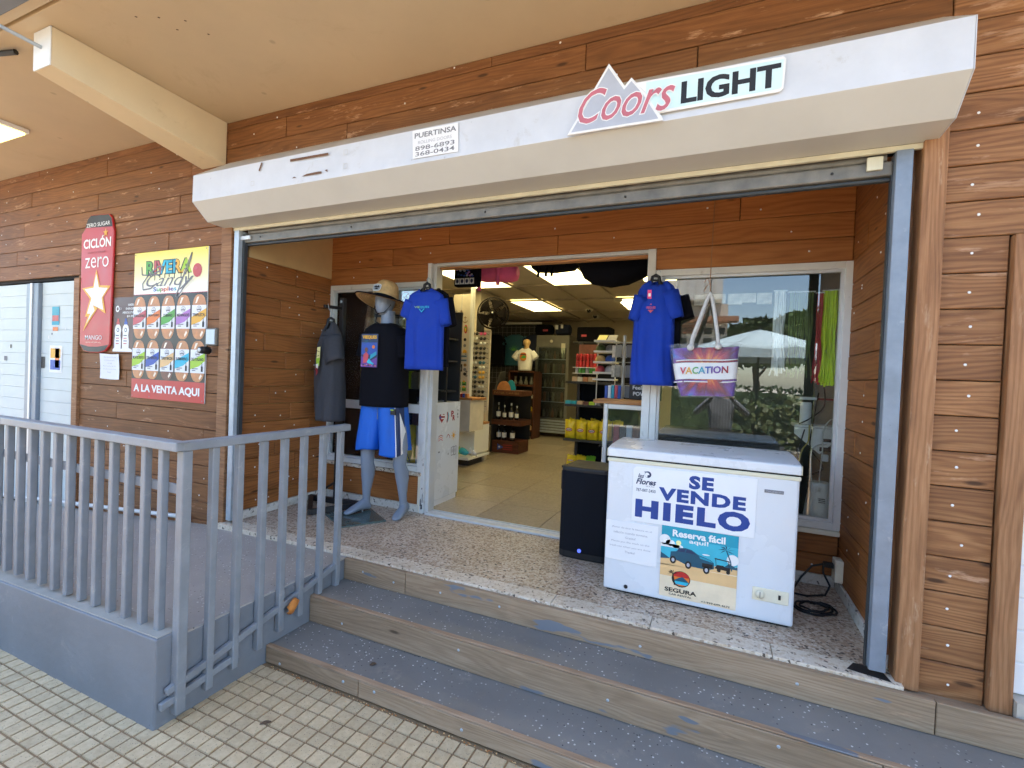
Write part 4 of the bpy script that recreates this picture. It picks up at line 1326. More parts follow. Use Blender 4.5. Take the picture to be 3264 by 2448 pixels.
# ------------------------------------------------------------------ freezer
fz = thing('chest_freezer', 'white chest freezer standing on the terrazzo in front of the window', 'freezer', (-.07, .55, ZF))
FX0, FX1, FY0, FY1 = -.575, .423, .253, .84
bx('body', FX0, FX1, FY0, FY1, ZF + .012, 1.198, 'enamel', fz, .012)
bx('base_strip', FX0 + .02, FX1 - .02, FY0 + .02, FY1 - .02, ZF, ZF + .013, 'black_plastic', fz)
bx('gasket', FX0 + .006, FX1 - .006, FY0 + .006, FY1, 1.1985, 1.214, 'dark_gap', fz)
bx('rim', FX0 - .004, FX1 + .004, FY0 - .004, FY0 + .02, 1.184, 1.206, 'gasket', fz, .004)
mb = MB()
lid = []
for y, z in ((FY0 - .008, 1.2145), (FY0 - .010, 1.262), (FY0 + .006, 1.268), (FY0 + .10, 1.276), (FY0 + .30, 1.281), (FY1 - .10, 1.277), (FY1, 1.266), (FY1 + .005, 1.2145)):
    lid.append((FX0 - .004, y, z))
mb.prism(lid, (FX1 - FX0 + .008, 0, 0), 'enamel')
mb.build('lid', fz, .006)
for x in (FX0 - .0075, FX1 + .0045):
    bx('lid_end', x, x + .003, FY0 - .009, FY1, 1.216, 1.262, 'gasket', fz, .001)
cpn = bx('control_panel', .227, .397, FY0 - .006, FY0 + .002, .527, .597, 'ctrl_cream', fz, .003)
MB().lathe((.262, FY0 - .007, .562), [(.001, -.016), (.018, -.016), (.022, -.004), (.022, .0)], 'ctrl_cream', 20, 'y').build('knob', cpn)
MB().box(.2605, .2635, FY0 - .026, FY0 - .022, .55, .58, 'ink_grey').build('knob_mark', cpn)
bx('switch', .349, .360, FY0 - .011, FY0 - .0065, .551, .575, 'ink_black', cpn, .001)
bdg = bx('badge', .261, .351, FY0 - .004, FY0 + .001, 1.106, 1.123, 'ink_grey', fz, .001)
f = Flat((.261, FY0 - .0042, 1.106), step=.0004); f.text('THOMSON', .006, .004, .084, .013, 'ink_pale', 0); f.build('lettering', bdg)
MB().lathe((-.44, FY0 - .001, .449), [(.001, -.006), (.007, -.006), (.011, -.003), (.012, .0)], 'black_plastic', 14, 'y').build('drain_plug', fz)
YF = FY0 - .0035
isg = thing('ice_sign', 'white SE VENDE HIELO sign in blue letters on the freezer front', 'sign', (-.1, YF, .85))
mb = MB(); mb.prism([(x, YF + .003, z) for x, z in ((-.424, .848), (.224, .853), (.226, 1.172), (-.41, 1.168), (-.426, 1.152))], (0, -.004, 0), 'paper'); mb.build('board', isg, .0008)
f = Flat((0, YF - .0012, 0), step=.0006)
f.text('SE', -.116, 1.076, .013, 1.152, 'ink_blue', 0, bold=.055, space=1.15)
f.text('VENDE', -.277, .992, .176, 1.066, 'ink_blue', 0, bold=.05, space=1.15)
f.text('HIELO', -.405, .874, .200, .982, 'ink_blue', 0, bold=.06, space=1.22)
f.build('lettering', isg)
f = Flat((0, YF - .0012, 0), step=.0006)
f.text('las', -.397, 1.106, -.362, 1.131, 'ink_navy', 0, bold=.02, shear=.3)
f.text('Flores', -.407, 1.068, -.293, 1.102, 'ink_navy', 0, bold=.03, shear=.3)
f.text('ICE PLANT', -.350, 1.057, -.301, 1.064, 'ink_grey', 0)
f.text('787-887-2450', -.405, 1.026, -.294, 1.044, 'ink_navy', 0, bold=.005)
f.ell(-.341, 1.129, .019, .019, 'ink_navy', 0); f.ell(-.346, 1.127, .013, .014, 'paper', 1); f.ell(-.338, 1.120, .006, .007, 'ink_navy', 2)
f.poly([(-.352, 1.140), (-.366, 1.143), (-.350, 1.147)], 'ink_navy', 2)
f.build('logo', isg)

rpo = thing('rental_poster', 'car rental poster with blue pickup on a beach on the freezer', 'poster', (-.05, YF, .44))
bx('sheet', -.250, .150, YF - .0005, YF + .0025, .445, .850, 'sand_pale', rpo)
f = Flat((-.250, YF - .0007, .445), step=.0005)
PWR, PHR = .40, .405
f.rect(0, .22, PWR, PHR, 'sky_print', 0)
f.rect(0, .34, PWR, PHR, 'teal', 1)
f.poly([(0, .18), (PWR, .19), (PWR, .235), (.28, .22), (.1, .228), (0, .222)], 'sand', 1)
f.rect(0, .12, PWR, .185, 'sand', 1); f.rect(0, .08, PWR, .12, 'sand_pale', 1)
f.ell(.02, .325, .03, .03, 'white', 2); f.ell(.05, .31, .025, .018, 'white', 2); f.ell(.09, .295, .03, .012, 'white', 2); f.rect(0, .285, .1, .305, 'white', 2)
f.ell(.375, .27, .03, .03, 'white', 2); f.ell(.24, .275, .02, .004, 'white', 2)
f.ell(.094, .317, .014, .014, 'pale_yellow', 3)
f.poly([(0, .215), (0, .25), (.03, .235), (.05, .222)], 'teal_dark', 2); f.poly([(.33, .222), (.36, .25), (.39, .232), (PWR, .235), (PWR, .22)], 'teal_dark', 2)
f.text('Reserva fácil', .060, .350, .335, .390, 'white', 3, bold=.035)
f.text('aquí!', .150, .318, .250, .349, 'white', 3, bold=.02)
trk = [(.052, .222), (.054, .262), (.085, .268), (.098, .29), (.135, .294), (.165, .289), (.200, .268), (.262, .252), (.282, .238), (.284, .205), (.255, .194), (.150, .196), (.10, .215)]
f.poly(trk, 'teal_dark', 3)
f.poly([(.09, .268), (.102, .286), (.132, .289), (.128, .270)], 'ink_navy', 4); f.poly([(.134, .270), (.14, .288), (.164, .284), (.192, .267)], 'ink_navy', 4)
f.poly([(.205, .262), (.262, .250), (.276, .238), (.21, .25)], 'teal', 4); f.rect(.222, .205, .276, .228, 'ink_black', 4)
for x, y in ((.068, .217), (.150, .202), (.245, .192)):
    f.ell(x, y, .017, .022, 'ink_black', 4); f.ell(x, y, .008, .011, 'sign_grey', 5)
f.poly([(.285, .268), (.36, .262), (.362, .256), (.284, .262)], 'ink_black', 3)
for x in (.29, .355):
    f.line(((x, .262), (x + .004, .225)), .003, 'ink_black', 3)
f.poly([(.285, .21), (.30, .232), (.33, .232), (.34, .225), (.366, .225), (.364, .205)], 'ink_black', 3)
f.ell(.308, .204, .010, .011, 'ink_black', 4); f.ell(.355, .200, .010, .011, 'ink_black', 4)
f.line(((.372, .21), (.365, .26), (.342, .318)), .006, 'teal_dark', 3)
for a in range(7):
    t = R(-20 + a * 40)
    f.poly([(.342, .320), (.342 + .02 * math.cos(t - .3), .320 + .018 * math.sin(t - .3)), (.342 + .042 * math.cos(t), .316 + .03 * math.sin(t))], 'teal_dark', 3)
f.ell(.115, .113, .050, .046, 'ink_black', 2); f.ell(.117, .115, .044, .041, 'orange', 3); f.ell(.117, .125, .044, .03, 'red', 4, a0=0, a1=PI)
f.poly([(.075, .10), (.105, .12), (.125, .128), (.158, .10)], 'teal_dark', 5); f.poly([(.077, .10), (.158, .10), (.145, .082), (.09, .082)], 'cyan', 5)
f.line(((.082, .075), (.078, .105), (.070, .14)), .006, 'ink_black', 6)
for a in range(6):
    t = R(10 + a * 38)
    f.poly([(.070, .142), (.070 + .015 * math.cos(t - .3), .142 + .014 * math.sin(t - .3)), (.070 + .028 * math.cos(t), .140 + .02 * math.sin(t))], 'ink_black', 6)
f.text('SEGURA', .030, .032, .200, .056, 'ink_black', 2, bold=.03)
f.text('CAR RENTAL', .054, .014, .176, .025, 'ink_black', 2, bold=.01)
f.text('+1-939-699-4673', .226, .006, .370, .017, 'ink_black', 2, bold=.01)
f.build('printed_face', rpo)
nf = thing('paper_notice', 'white laminated notice about trash at the left of the freezer front', 'notice', (-.42, YF, .6))
mb = MB(); mb.prism([(x, YF + .002, z) for x, z in ((-.566, .603), (-.272, .595), (-.270, .835), (-.570, .832))], (0, -.003, 0), 'paper'); mb.build('sheet', nf)
f = Flat((0, YF - .0012, 0), step=.0005)
for k, (t, a, b) in enumerate((('¡Favor de tirar la basura en el', -.535, -.305), ('zafacón cuando termine.', -.525, -.325), ('Gracias!', -.455, -.395), ('Please put the trash on the', -.535, -.315), ('trash can when you are done.', -.545, -.305), ('Thanks!', -.455, -.395))):
    f.text(t, a, .790 - k * .028, b, .803 - k * .028, 'ink_pale', 1, bold=.005)
f.build('printed_face', nf)

# ------------------------------------------------------------------ loudspeaker
lsp = thing('loudspeaker', 'black floor loudspeaker with small blue light in the doorway', 'speaker', (-.82, .80, ZF))
SX0, SX1 = -.985, -.63
mb = MB()
outl = [(SX0, .66), (SX0 + .04, .635), (-.81, .625), (SX1 - .04, .632), (SX1, .66), (SX1 - .03, .96), (SX0 + .03, .96)]
mb.prism([(x, y, ZF) for x, y in outl], (0, 0, .645), 'black_plastic')
mb.build('cabinet', lsp, .012)
mb = MB()
og = [(SX0 + .006, .652), (SX0 + .04, .631), (-.81, .621), (SX1 - .04, .628), (SX1 - .006, .652)]
mb.prism([(x, y, ZF + .05) for x, y in og], (0, 0, .565), 'speaker_grille', caps=True)
mb.build('grille', lsp, .004)
bx('handle', SX0 - .022, SX0 + .001, .72, .80, .86, 1.0, 'black_plastic', lsp, .006)
MB().lathe((-.825, .618, .472), [(.009, .0), (.013, -.002), (.013, .002), (.009, .003)], 'led_blue', 18, 'y').build('power_light', lsp)

# ------------------------------------------------------------------ outlet and cables
ob = thing('outlet_box', 'cream electrical outlet box on the recess wall beside the freezer', 'outlet', (XR, .88, .55))
bx('case', XR - .045, XR - .001, .835, .925, .49, .625, 'offwhite', ob, .005)
bx('cover', XR - .04, XR - .004, .829, .8345, .5, .615, 'ctrl_cream', ob, .002)
cb = thing('freezer_cable', 'black power cord looping from the outlet to the freezer', 'cable', (.62, .85, .42))
bx('plug', XR - .10, XR - .045, .86, .90, .565, .595, 'black_plastic', cb, .006)
pts = [(XR - .10, .88, .58), (.60, .87, .56), (.54, .84, .49), (.50, .80, .43), (.47, .78, .412)]
MB().tube([Vector(a).lerp(Vector(b), t / 4) for a, b in zip(pts, pts[1:]) for t in range(4)] + [pts[-1]], .006, 'black_plastic', 6).build('cord', cb)
pts = [(XR - .10, .87, .575), (.66, .86, .53), (.69, .82, .47), (.66, .78, .425), (.56, .75, .411), (.45, .76, .411)]
MB().tube([Vector(a).lerp(Vector(b), t / 4) for a, b in zip(pts, pts[1:]) for t in range(4)] + [pts[-1]], .006, 'black_plastic', 6).build('cord', cb)
cc_ = thing('coiled_cable', 'black cable coiled flat on the terrazzo right of the freezer', 'cable', (.58, .58, ZF))
pts = []
for k in range(80):
    t = k / 79
    a = -2.4 + t * 2 * PI * 2.6
    rr = .115 - .055 * t + .008 * math.sin(a * 2)
    pts.append((.575 + rr * math.cos(a), .585 + rr * .8 * math.sin(a), ZF + .007 + .006 * (k % 9 > 5) + .008 * t))
pts = [(.42, .70, ZF + .007), (.44, .62, ZF + .007)] + pts
MB().tube(pts, .006, 'black_plastic', 6).build('cable_run', cc_)


# ------------------------------------------------------------------ shirts and mannequin
def folds(z, a, amp, seed):
    return amp * (noise.noise(Vector((math.cos(a) * 2.2 + seed, math.sin(a) * 2.2, z * 1.6))) + 1.1 * noise.noise(Vector((math.cos(a) * 7 + seed, math.sin(a) * 3, z * .9 + seed))) * max(.15, 1.15 - z) + .35 * math.sin(a * 9 + seed * 3 + z * 3) * max(0, .8 - z))


def tee(name, parent, base, zs, mat, sleeves, rotz=0.0, amp=.012, seed=0.0, n=40, k_=1.0):
    zs = [tuple(q * k_ for q in r_) for r_ in zs]
    sleeves = [tuple(Vector(q) * k_ if isinstance(q, tuple) else q * k_ for q in sl) for sl in sleeves]
    """garment body lofted through rows (height, half width, half depth, x shift), sleeves lofted to both sides"""
    bxy = Vector(base)
    rot = Matrix.Rotation(rotz, 3, 'Z')
    mb = MB()
    H = zs[-1][0] - zs[0][0]
    rings = []
    sub = []
    for (a, b) in zip(zs, zs[1:]):
        st_ = 4 if (b[0] - a[0]) > .08 else 2
        for k in range(st_):
            t = k / st_
            sub.append(tuple(p + (q - p) * t for p, q in zip(a, b)))
    sub.append(zs[-1])
    for (z, w, d, sx_) in sub:
        rg_ = []
        for k in range(n):
            t = 2 * PI * k / n
            ct, st_ = math.cos(t), math.sin(t)
            px = w * math.copysign(abs(ct) ** .8, ct)
            py = d * math.copysign(abs(st_) ** .8, st_)
            fd = folds((z - zs[0][0]) / H, t, amp, seed) * (1.0 if d > .03 else .5)
            dz = -.075 * k_ * max(0, -st_) ** 2 * max(0, 1 - abs(ct) * 1.2) if w < .10 * k_ else 0.0
            rg_.append(bxy + rot @ Vector((px + sx_ + fd * ct * .4, py + fd * st_ * 1.2, z + dz)))
        rings.append(rg_)
    mb.loft(rings, mat, caps=False)
    for (p0, p1, r0, r1, d0, d1) in sleeves:
        p0, p1 = Vector(p0), Vector(p1)
        dd = (p1 - p0).normalized()
        side = Vector((0, 1, 0))
        upn = dd.cross(side).normalized()
        sr = []
        for k in range(6):
            t = k / 5
            c = p0.lerp(p1, t)
            rr = r0 + (r1 - r0) * t; dp_ = d0 + (d1 - d0) * t
            sr.append([bxy + rot @ (c + upn * rr * math.cos(2 * PI * j / 18) + side * (dp_ * math.sin(2 * PI * j / 18) + .006 * math.sin(j * 1.9 + t * 4 + seed))) for j in range(18)])
        mb.loft(sr, mat, caps=False)
    return mb.build(name, parent, solid=.003)


def hanger(parent, c, w, hook_h, mat='black_plastic', rotz=0.0):
    c = Vector(c)
    rot = Matrix.Rotation(rotz, 3, 'Z')
    q = lambda x, z: c + rot @ Vector((x, 0, z))
    mb = MB()
    mb.tube([q(-w, -.085), q(-w * .55, -.035), q(-.03, 0.0), q(.03, 0.0), q(w * .55, -.035), q(w, -.085)], .008, mat, 6)
    mb.tube([q(-.035, -.045), q(-.022, .025), q(0, .035), q(.022, .025), q(.035, -.045)], [.012, .012, .014, .012, .012], mat, 6)
    hk = [q(0, .03), q(0, .055)] + [q(.016 - .016 * math.cos(a) * 1.0 - .0, .055 + .018 * math.sin(a) + .0) for a in (0.0, .8, 1.6, 2.4, 3.1)]
    mb.tube(hk, .0025, 'galv', 6)
    return mb.build('hanger', parent)


ROWS = [(0.0, .222, .030, 0.0), (.15, .216, .034, 0.0), (.35, .212, .040, 0.0), (.50, .210, .040, 0.0), (.60, .208, .036, 0), (.648, .185, .032, 0), (.675, .135, .030, 0), (.69, .088, .028, 0), (.70, .082, .03, 0)]
# first blue shirt
s1 = thing('hanging_shirt', 'royal blue t-shirt with small VIEQUES print hanging on the left door post', 'shirt', (-2.17, .62, 1.69))
tee('fabric', s1, (-2.170, .625, 1.690), [(a, b * .86, c, d) for a, b, c, d in ROWS], 'blue_cloth', [((-.140, 0, .595), (-.200, .0, .455), .070, .050, .040, .045), ((.140, 0, .595), (.208, 0, .385), .075, .046, .040, .042)], .05, .016, 1.3, 56, .925)
hanger(s1, (-2.163, .625, 2.349), .14, .05)
MB().tube([(-2.38, .99, 2.43), (-2.25, .75, 2.44), (-2.147, .615, 2.425)], .005, 'galv', 6).build('wall_hook', s1)
f = Flat((-2.170, .572, 1.690), step=.0015)
f.text('VIEQUES', -.069, .486, .069, .504, 'cyan', 0, bold=.01, mats=['lime', 'cyan', 'cyan'])
f.poly([(-.028, .483), (.028, .483), (.0, .453)], 'cyan', 0); f.poly([(-.018, .482), (.018, .482), (.0, .462)], 'blue_cloth', 1)
f.build('chest_print', s1)
bk1 = thing('hanging_shirt', 'black t-shirt hanging behind the left royal blue one', 'shirt', (-2.16, .75, 1.7))
tee('fabric', bk1, (-2.18, .745, 1.72), [(a, b * .8, c, d) for a, b, c, d in ROWS], 'black_cloth', [((.130, 0, .60), (.200, 0, .36), .07, .045, .04, .03), ((-.13, 0, .60), (-.18, .0, .45), .07, .05, .04, .03)], .05, .008, 4.0, 40, .92)
# second blue shirt, turned sideways a little
s2 = thing('hanging_shirt', 'royal blue t-shirt with pink tag hanging beside the right window', 'shirt', (-.43, .90, 1.64))
tee('fabric', s2, (-.425, .875, 1.645), [(0.0, .150, .060, 0.01), (.15, .144, .062, 0.0), (.35, .136, .065, 0.0), (.50, .132, .06, 0.0), (.60, .128, .05, 0.01), (.66, .122, .042, .01), (.70, .105, .036, .015), (.735, .062, .032, .015)], 'blue_cloth', [((-.085, 0, .62), (-.142, -.01, .455), .06, .036, .05, .055), ((.085, 0, .655), (.150, .0, .47), .075, .052, .06, .075)], .15, .030, 2.1)
hanger(s2, (-.425, .875, 2.385), .10, .05, rotz=.3)
f = Flat((-.44, .775, 1.645), u=(.99, .12, 0), step=.0015)
f.rect(-.022, .595, .004, .655, 'pink_hot', 0); f.rect(-.017, .61, -.001, .632, 'paper', 1)
f.build('price_tag', s2)
f = Flat((-.44, .775, 1.645), u=(.99, .12, 0), step=.0015)
f.text('VIEQUES', -.028, .522, .034, .542, 'crimson', 0, bold=.03); f.poly([(-.016, .518), (.022, .518), (.003, .498)], 'crimson', 0)
f.ell(.003, .556, .005, .005, 'crimson', 0, 8)
f.build('chest_print', s2)
bk2 = thing('hanging_shirt', 'black t-shirt hanging behind the right royal blue one', 'shirt', (-.38, .96, 1.66))
tee('fabric', bk2, (-.375, .955, 1.66), [(0.0, .13, .03, 0.0), (.35, .125, .03, 0.0), (.60, .12, .028, 0.0), (.66, .10, .02, 0), (.69, .06, .015, 0)], 'black_cloth', [((.10, 0, .62), (.145, 0, .46), .07, .07, .03, .03)], .1, .006, 5.0)

# clothing rack with the grey shirt
rk = thing('clothes_stand', 'black metal clothes stand in the left corner of the recess', 'stand', (-3.2, .82, ZF))
bx('post', -3.232, -3.187, .80, .845, ZF + .03, 2.325, 'black_metal', rk, .004)
sqbar((-3.21, .81, 2.228), (-3.235, .62, 2.222), .028, 'black_metal', 'arm', rk, .028, .003)
MB().lathe((-3.21, .798, 2.29), [(.001, -.004), (.012, -.004), (.014, 0)], 'galv', 10, 'y').build('bolt', rk)
sqbar((-3.52, .80, ZF + .03), (-2.93, .86, ZF + .03), .04, 'black_metal', 'base_bar', rk, .05, .003)
sqbar((-3.50, .80, ZF + .03), (-3.14, .44, ZF + .03), .04, 'black_metal', 'base_bar', rk, .05, .003)
sqbar((-3.14, .45, ZF + .03), (-2.93, .86, ZF + .03), .035, 'black_metal', 'base_bar', rk, .05, .003)
sqbar((-3.21, .82, .62), (-3.42, .86, .50), .02, 'black_metal', 'brace', rk, .02, .002)
gs = thing('hanging_shirt', 'charcoal grey t-shirt seen edge on hanging from the stand arm', 'shirt', (-3.19, .64, 1.2))
tee('fabric', gs, (-3.185, .66, 1.205), [(0.0, .125, .10, 0.02), (.12, .138, .10, 0.01), (.35, .142, .10, 0.0), (.55, .135, .095, 0.0), (.68, .12, .085, 0.0), (.78, .095, .06, .0), (.845, .06, .04, .0), (.875, .03, .03, .0)], 'grey_cloth', [((.05, -.02, .74), (.135, -.05, .52), .085, .09, .075, .07)], -.15, .016, 6.3)
hanger(gs, (-3.185, .655, 2.085), .06, .05, rotz=1.1)
MB().tube([(-3.185, .655, 2.12), (-3.165, .64, 2.16), (-3.19, .63, 2.20), (-3.21, .64, 2.245)], .003, 'galv', 6).build('hook', gs)
f = Flat((-3.215, .538, 1.62), u=(.97, -.24, 0), step=.002)
f.poly([(.0, .23), (.05, .235), (.045, .12), (.02, .05), (-.01, .11)], 'pale_yellow', 0); f.poly([(-.01, .13), (.045, .14), (.04, .07), (.0, .06)], 'lime', 1); f.poly([(-.012, .08), (.03, .09), (.025, .04), (.0, .035)], 'white', 2); f.poly([(-.015, .045), (.02, .05), (.03, .01), (.0, -.02), (.0, .02)], 'red_dark', 3)
f.line([(.0, .2), (.048, .19)], .004, 'ink_black', 3); f.line([(-.004, .15), (.044, .16)], .004, 'ink_black', 3)
f.build('chest_print', gs)

MQO = Vector((-2.58, .66, ZF))
mq = thing('mannequin', 'grey mannequin in straw hat, black t-shirt and blue shorts on a glass plate', 'mannequin', MQO)
mb = MB()
MQ = lambda x, y, z: Vector((x, y, z))
# right leg (viewer's left) and left leg: lofted from sole to hip
def leg(knee, ankle, hip, heel, toe, footz, turn):
    rings = []
    rows = [(hip, .085, .085), (hip.lerp(knee, .5), .078, .08), (knee + MQ(0, 0, .08), .062, .066), (knee, .055, .06), (knee + MQ(0, 0, -.07), .052, .058)]
    for t, a, b, dy in ((.30, .056, .064, .012), (.45, .053, .060, .012), (.62, .043, .047, .006), (.8, .034, .037, 0), (.93, .030, .035, 0)):
        rows.append((knee.lerp(ankle, t) + MQ(0, dy, 0), a, b))
    rows.append((ankle, .031, .038))
    for c, a, b in rows:
        rings.append(ring(c, (a, 0, 0), (0, b, 0), 20))
    ax = (toe - heel).normalized()
    sd = Vector((-ax.y, ax.x, 0)).normalized()
    rings.append(ring(ankle + MQ(0, 0, -.045) + ax * .005, (.033, 0, 0), (0, .045, 0), 20))
    mb.loft(rings, 'mannequin', caps=True)
    fr = []
    L = (toe - heel).length
    for t, w, hh, lift in ((0.0, .012, .012, .022), (.05, .028, .03, .034), (.16, .034, .046, .05), (.30, .034, .048, .056), (.45, .036, .036, .048), (.62, .041, .026, .036), (.78, .043, .019, .024), (.9, .036, .015, .016), (.98, .022, .010, .011), (1.0, .006, .004, .010)):
        c = heel + ax * L * t
        c.z = footz(t) + lift
        fr.append(ring(c, sd * w, MQ(0, 0, hh), 16, 2.3))
    mb.loft(fr, 'mannequin', caps=True)


leg(MQ(-2.700, .62, .91), MQ(-2.735, .665, .50), MQ(-2.655, .65, 1.32), MQ(-2.722, .705, .43), MQ(-2.775, .455, .43), lambda t: .418, 0)
leg(MQ(-2.395, .655, .91), MQ(-2.400, .735, .50), MQ(-2.47, .66, 1.32), MQ(-2.402, .795, .41), MQ(-2.355, .56, .404), lambda t: .407 + .06 * max(0, .45 - t), 0)
tor = []
for z, w, d in ((1.22, .165, .105), (1.32, .17, .11), (1.45, .15, .10), (1.6, .165, .11), (1.78, .195, .115), (1.90, .19, .10), (1.965, .13, .085), (1.995, .07, .068), (2.02, .058, .062), (2.08, .054, .06), (2.12, .055, .062)):
    tor.append(ring((-2.565, .655 - (.03 if 1.6 < z < 1.95 else 0), z), (w, 0, 0), (0, d, 0), 28))
mb.loft(tor, 'mannequin', caps=True)
hd = []
for t, w, d, dy in ((0, .018, .02, -.035), (.04, .038, .045, -.03), (.14, .056, .07, -.02), (.3, .068, .085, -.012), (.5, .075, .094, -.004), (.7, .076, .097, .004), (.85, .066, .085, .008), (.95, .042, .055, .008), (1, .012, .015, .008)):
    hd.append(ring((-2.585, .640 + dy, 2.085 + t * .235), (w, 0, 0), (0, d, 0), 24))
mb.loft(hd, 'mannequin', caps=True)
mb.build('body', mq)
ROWM = [(0.0, .205, .150, 0.0), (.12, .203, .148, 0.0), (.30, .200, .145, 0.0), (.46, .205, .140, 0.0), (.58, .205, .13, 0.0), (.64, .175, .11, 0.0), (.675, .12, .09, 0.0), (.69, .08, .08, .0)]
tee('t_shirt', mq, (-2.568, .64, 1.325), ROWM, 'black_cloth', [((-.155, 0, .57), (-.205, -.01, .405), .085, .065, .09, .08), ((.155, 0, .57), (.200, -.005, .40), .085, .06, .09, .08)], .05, .010, 3.0)
f = Flat((-2.690, .4835, 1.645), u=(.985, .05, 0), step=.0015)
f.rect(0, 0, .165, .27, 'ink_navy', 0)
f.text('VIEQUES', .012, .225, .155, .258, 'gold', 2, bold=.05)
f.rect(.006, .10, .16, .20, 'blue_print', 1); f.poly([(.006, .0), (.16, .0), (.16, .08), (.09, .05), (.006, .09)], 'purple', 2)
f.ell(.125, .165, .014, .014, 'orange', 3)
for a in range(8):
    t = R(-10 + a * 30)
    f.poly([(.075, .20), (.075 + .03 * math.cos(t - .15), .20 + .02 * math.sin(t - .15)), (.075 + .07 * math.cos(t), .195 + .028 * math.sin(t))], 'teal_dark', 3)
f.poly([(.03, .03), (.03, .10), (.055, .125), (.08, .10), (.075, .04)], 'crimson', 4)
f.ell(.058, .14, .016, .02, 'bread_dark', 5); f.poly([(.065, .04), (.085, .07), (.11, .045), (.135, .03), (.13, .02), (.08, .03)], 'cyan', 5)
f.poly([(.09, .06), (.155, .10), (.155, .13), (.10, .10)], 'teal', 3)
for k in range(9):
    f.ell(.015 + k * .017, .012 + .008 * (k % 2), .009, .005, ('violet', 'ink_navy', 'orange')[k % 3], 5, 8)
f.build('chest_print', mq)
# shorts: one waist, two legs
sh = MB()
def shpt(side, a, t, z0, off=0.0):
    z = 1.40 + (z0 - 1.40) * t
    outer = -2.568 + side * (.185 + .035 * t)
    inner = -2.556 + side * (-.040 + .050 * t)
    cx, w = (outer + inner) / 2, abs(outer - inner) / 2
    fd = .011 * t * (math.sin(a * 5 + side * 2 + t * 2) + .8 * noise.noise(Vector((math.cos(a) * 2, math.sin(a) * 2, t * 3 + side * 5)))) + off
    ca, sa = math.cos(a), math.sin(a)
    return (cx + (w + fd) * math.copysign(abs(ca) ** .85, ca), .655 + (.135 + .012 * t + fd) * math.copysign(abs(sa) ** .85, sa), z + .010 * t * math.sin(a * 3 + side) + .018 * t * sa)


for side, z0 in ((-1, .975), (1, .945)):
    sh.loft([[shpt(side, 2 * PI * k / 36, t, z0) for k in range(36)] for t in (0.0, .1, .25, .4, .55, .7, .85, .96, 1.0)], 'short_blue', caps=False)
sh.build('shorts', mq, solid=.004)
stp = MB()
TS = [q / 12 for q in range(13)]
stp.loft([[shpt(1, -.62 + .62 * k / 5, t, .945, .005) for k in range(6)] for t in TS], 'ink_navy', caps=False, closed=False)
stp.loft([[shpt(1, -.34 + .5 * k / 4 * min(1, max(0, (t - .25) * 2.2)), t, .945, .008) for k in range(5)] for t in TS if t >= .25], 'white', caps=False, closed=False)
stp.loft([[shpt(1, -.68 + .05 * k, t, .945, .008) for k in range(2)] for t in TS], 'white', caps=False, closed=False)
stp.build('side_stripe', mq)
bx('price_tag', -2.40, -2.355, .515, .53, 1.27, 1.315, 'ink_black', mq)
bx('price_tag', -2.40, -2.37, .513, .5145, 1.305, 1.312, 'lime', mq)
# hat
HC = Vector((-2.592, .635, 2.212))
tilt = Matrix.Rotation(R(4), 3, 'Y') @ Matrix.Rotation(R(-13), 3, 'X')
hm = MB()
def hring(r, z, n=36, wob=0.0):
    return [HC + tilt @ Vector((r * math.cos(2 * PI * k / n), r * 1.06 * math.sin(2 * PI * k / n), z + wob * math.sin(4 * PI * k / n + .6))) for k in range(n)]


hm.loft([hring(.100, .0), hring(.099, .04), hring(.094, .09), hring(.082, .13), hring(.064, .152), hring(.036, .161), hring(.004, .160)], 'straw', caps=False)
ht = hm.build('straw_hat', mq, solid=.005)
tag(ht, 'wide brimmed straw lifeguard hat with round patch')
hm = MB()
hm.loft([hring(.100, .002), hring(.13, -.008, wob=.002), hring(.18, -.018, wob=.006), hring(.232, -.028, wob=.014)], 'straw', caps=False)
hm.build('brim', ht, solid=.004)
hm = MB()
for r_ in (.125, .145, .165, .185, .203):
    pts = [p - Vector((0, 0, .006)) for p in hring(r_, -.008 - (r_ - .125) * .2, wob=.002 + (r_ - .125) * .12)]
    hm.tube(pts + [pts[0]], .0022, 'straw_dark', 4)
hm.build('brim_coils', ht)
hm = MB(); pts = hring(.233, -.028, 44, .014); hm.tube(pts + [pts[0]], .0055, 'black_cloth', 6); hm.build('brim_binding', ht)
hm = MB(); hm.loft([hring(.1035, .002), hring(.1035, .022)], 'black_cloth', caps=False); hm.build('band', ht)
f = Flat(HC + tilt @ Vector((-.012, -.112, .065)), u=tilt @ Vector((1, 0, 0)), v=tilt @ Vector((0, .12, .99)), n=tilt @ Vector((0, -1, .1)), step=.002)
f.ell(0, 0, .042, .034, 'white', 0, 20, 3); f.ell(0, 0, .036, .028, 'sign_grey', 1, 20, 3); f.poly([(-.03, .0), (-.01, .016), (.0, .006), (.012, .018), (.03, .002), (.02, -.004), (-.02, -.004)], 'ink_black', 2); f.poly([(-.022, -.014), (-.005, -.006), (.01, -.008), (.024, -.016), (.0, -.02)], 'ink_black', 2)
f.build('patch', ht)
hm = MB(); hm.tube([(-2.66, .60, 2.19), (-2.645, .575, 2.13), (-2.60, .555, 2.088), (-2.545, .575, 2.10), (-2.515, .62, 2.17)], .004, 'black_cloth', 6); hm.tube([(-2.60, .555, 2.086), (-2.595, .54, 2.05), (-2.57, .50, 2.015), (-2.53, .49, 2.0)], .005, 'black_cloth', 6); hm.build('chin_cord', ht)
mq.location = (-2.672, .785, ZF)
mq.scale = (1.04, 1.04, 1.04)
gb = thing('glass_plate', 'square dark glass plate under the mannequin foot', 'plate', (-2.75, .6, ZF))
plain('plate_glass', srgb(74, 92, 90), .12, var=.15, spec=.6)
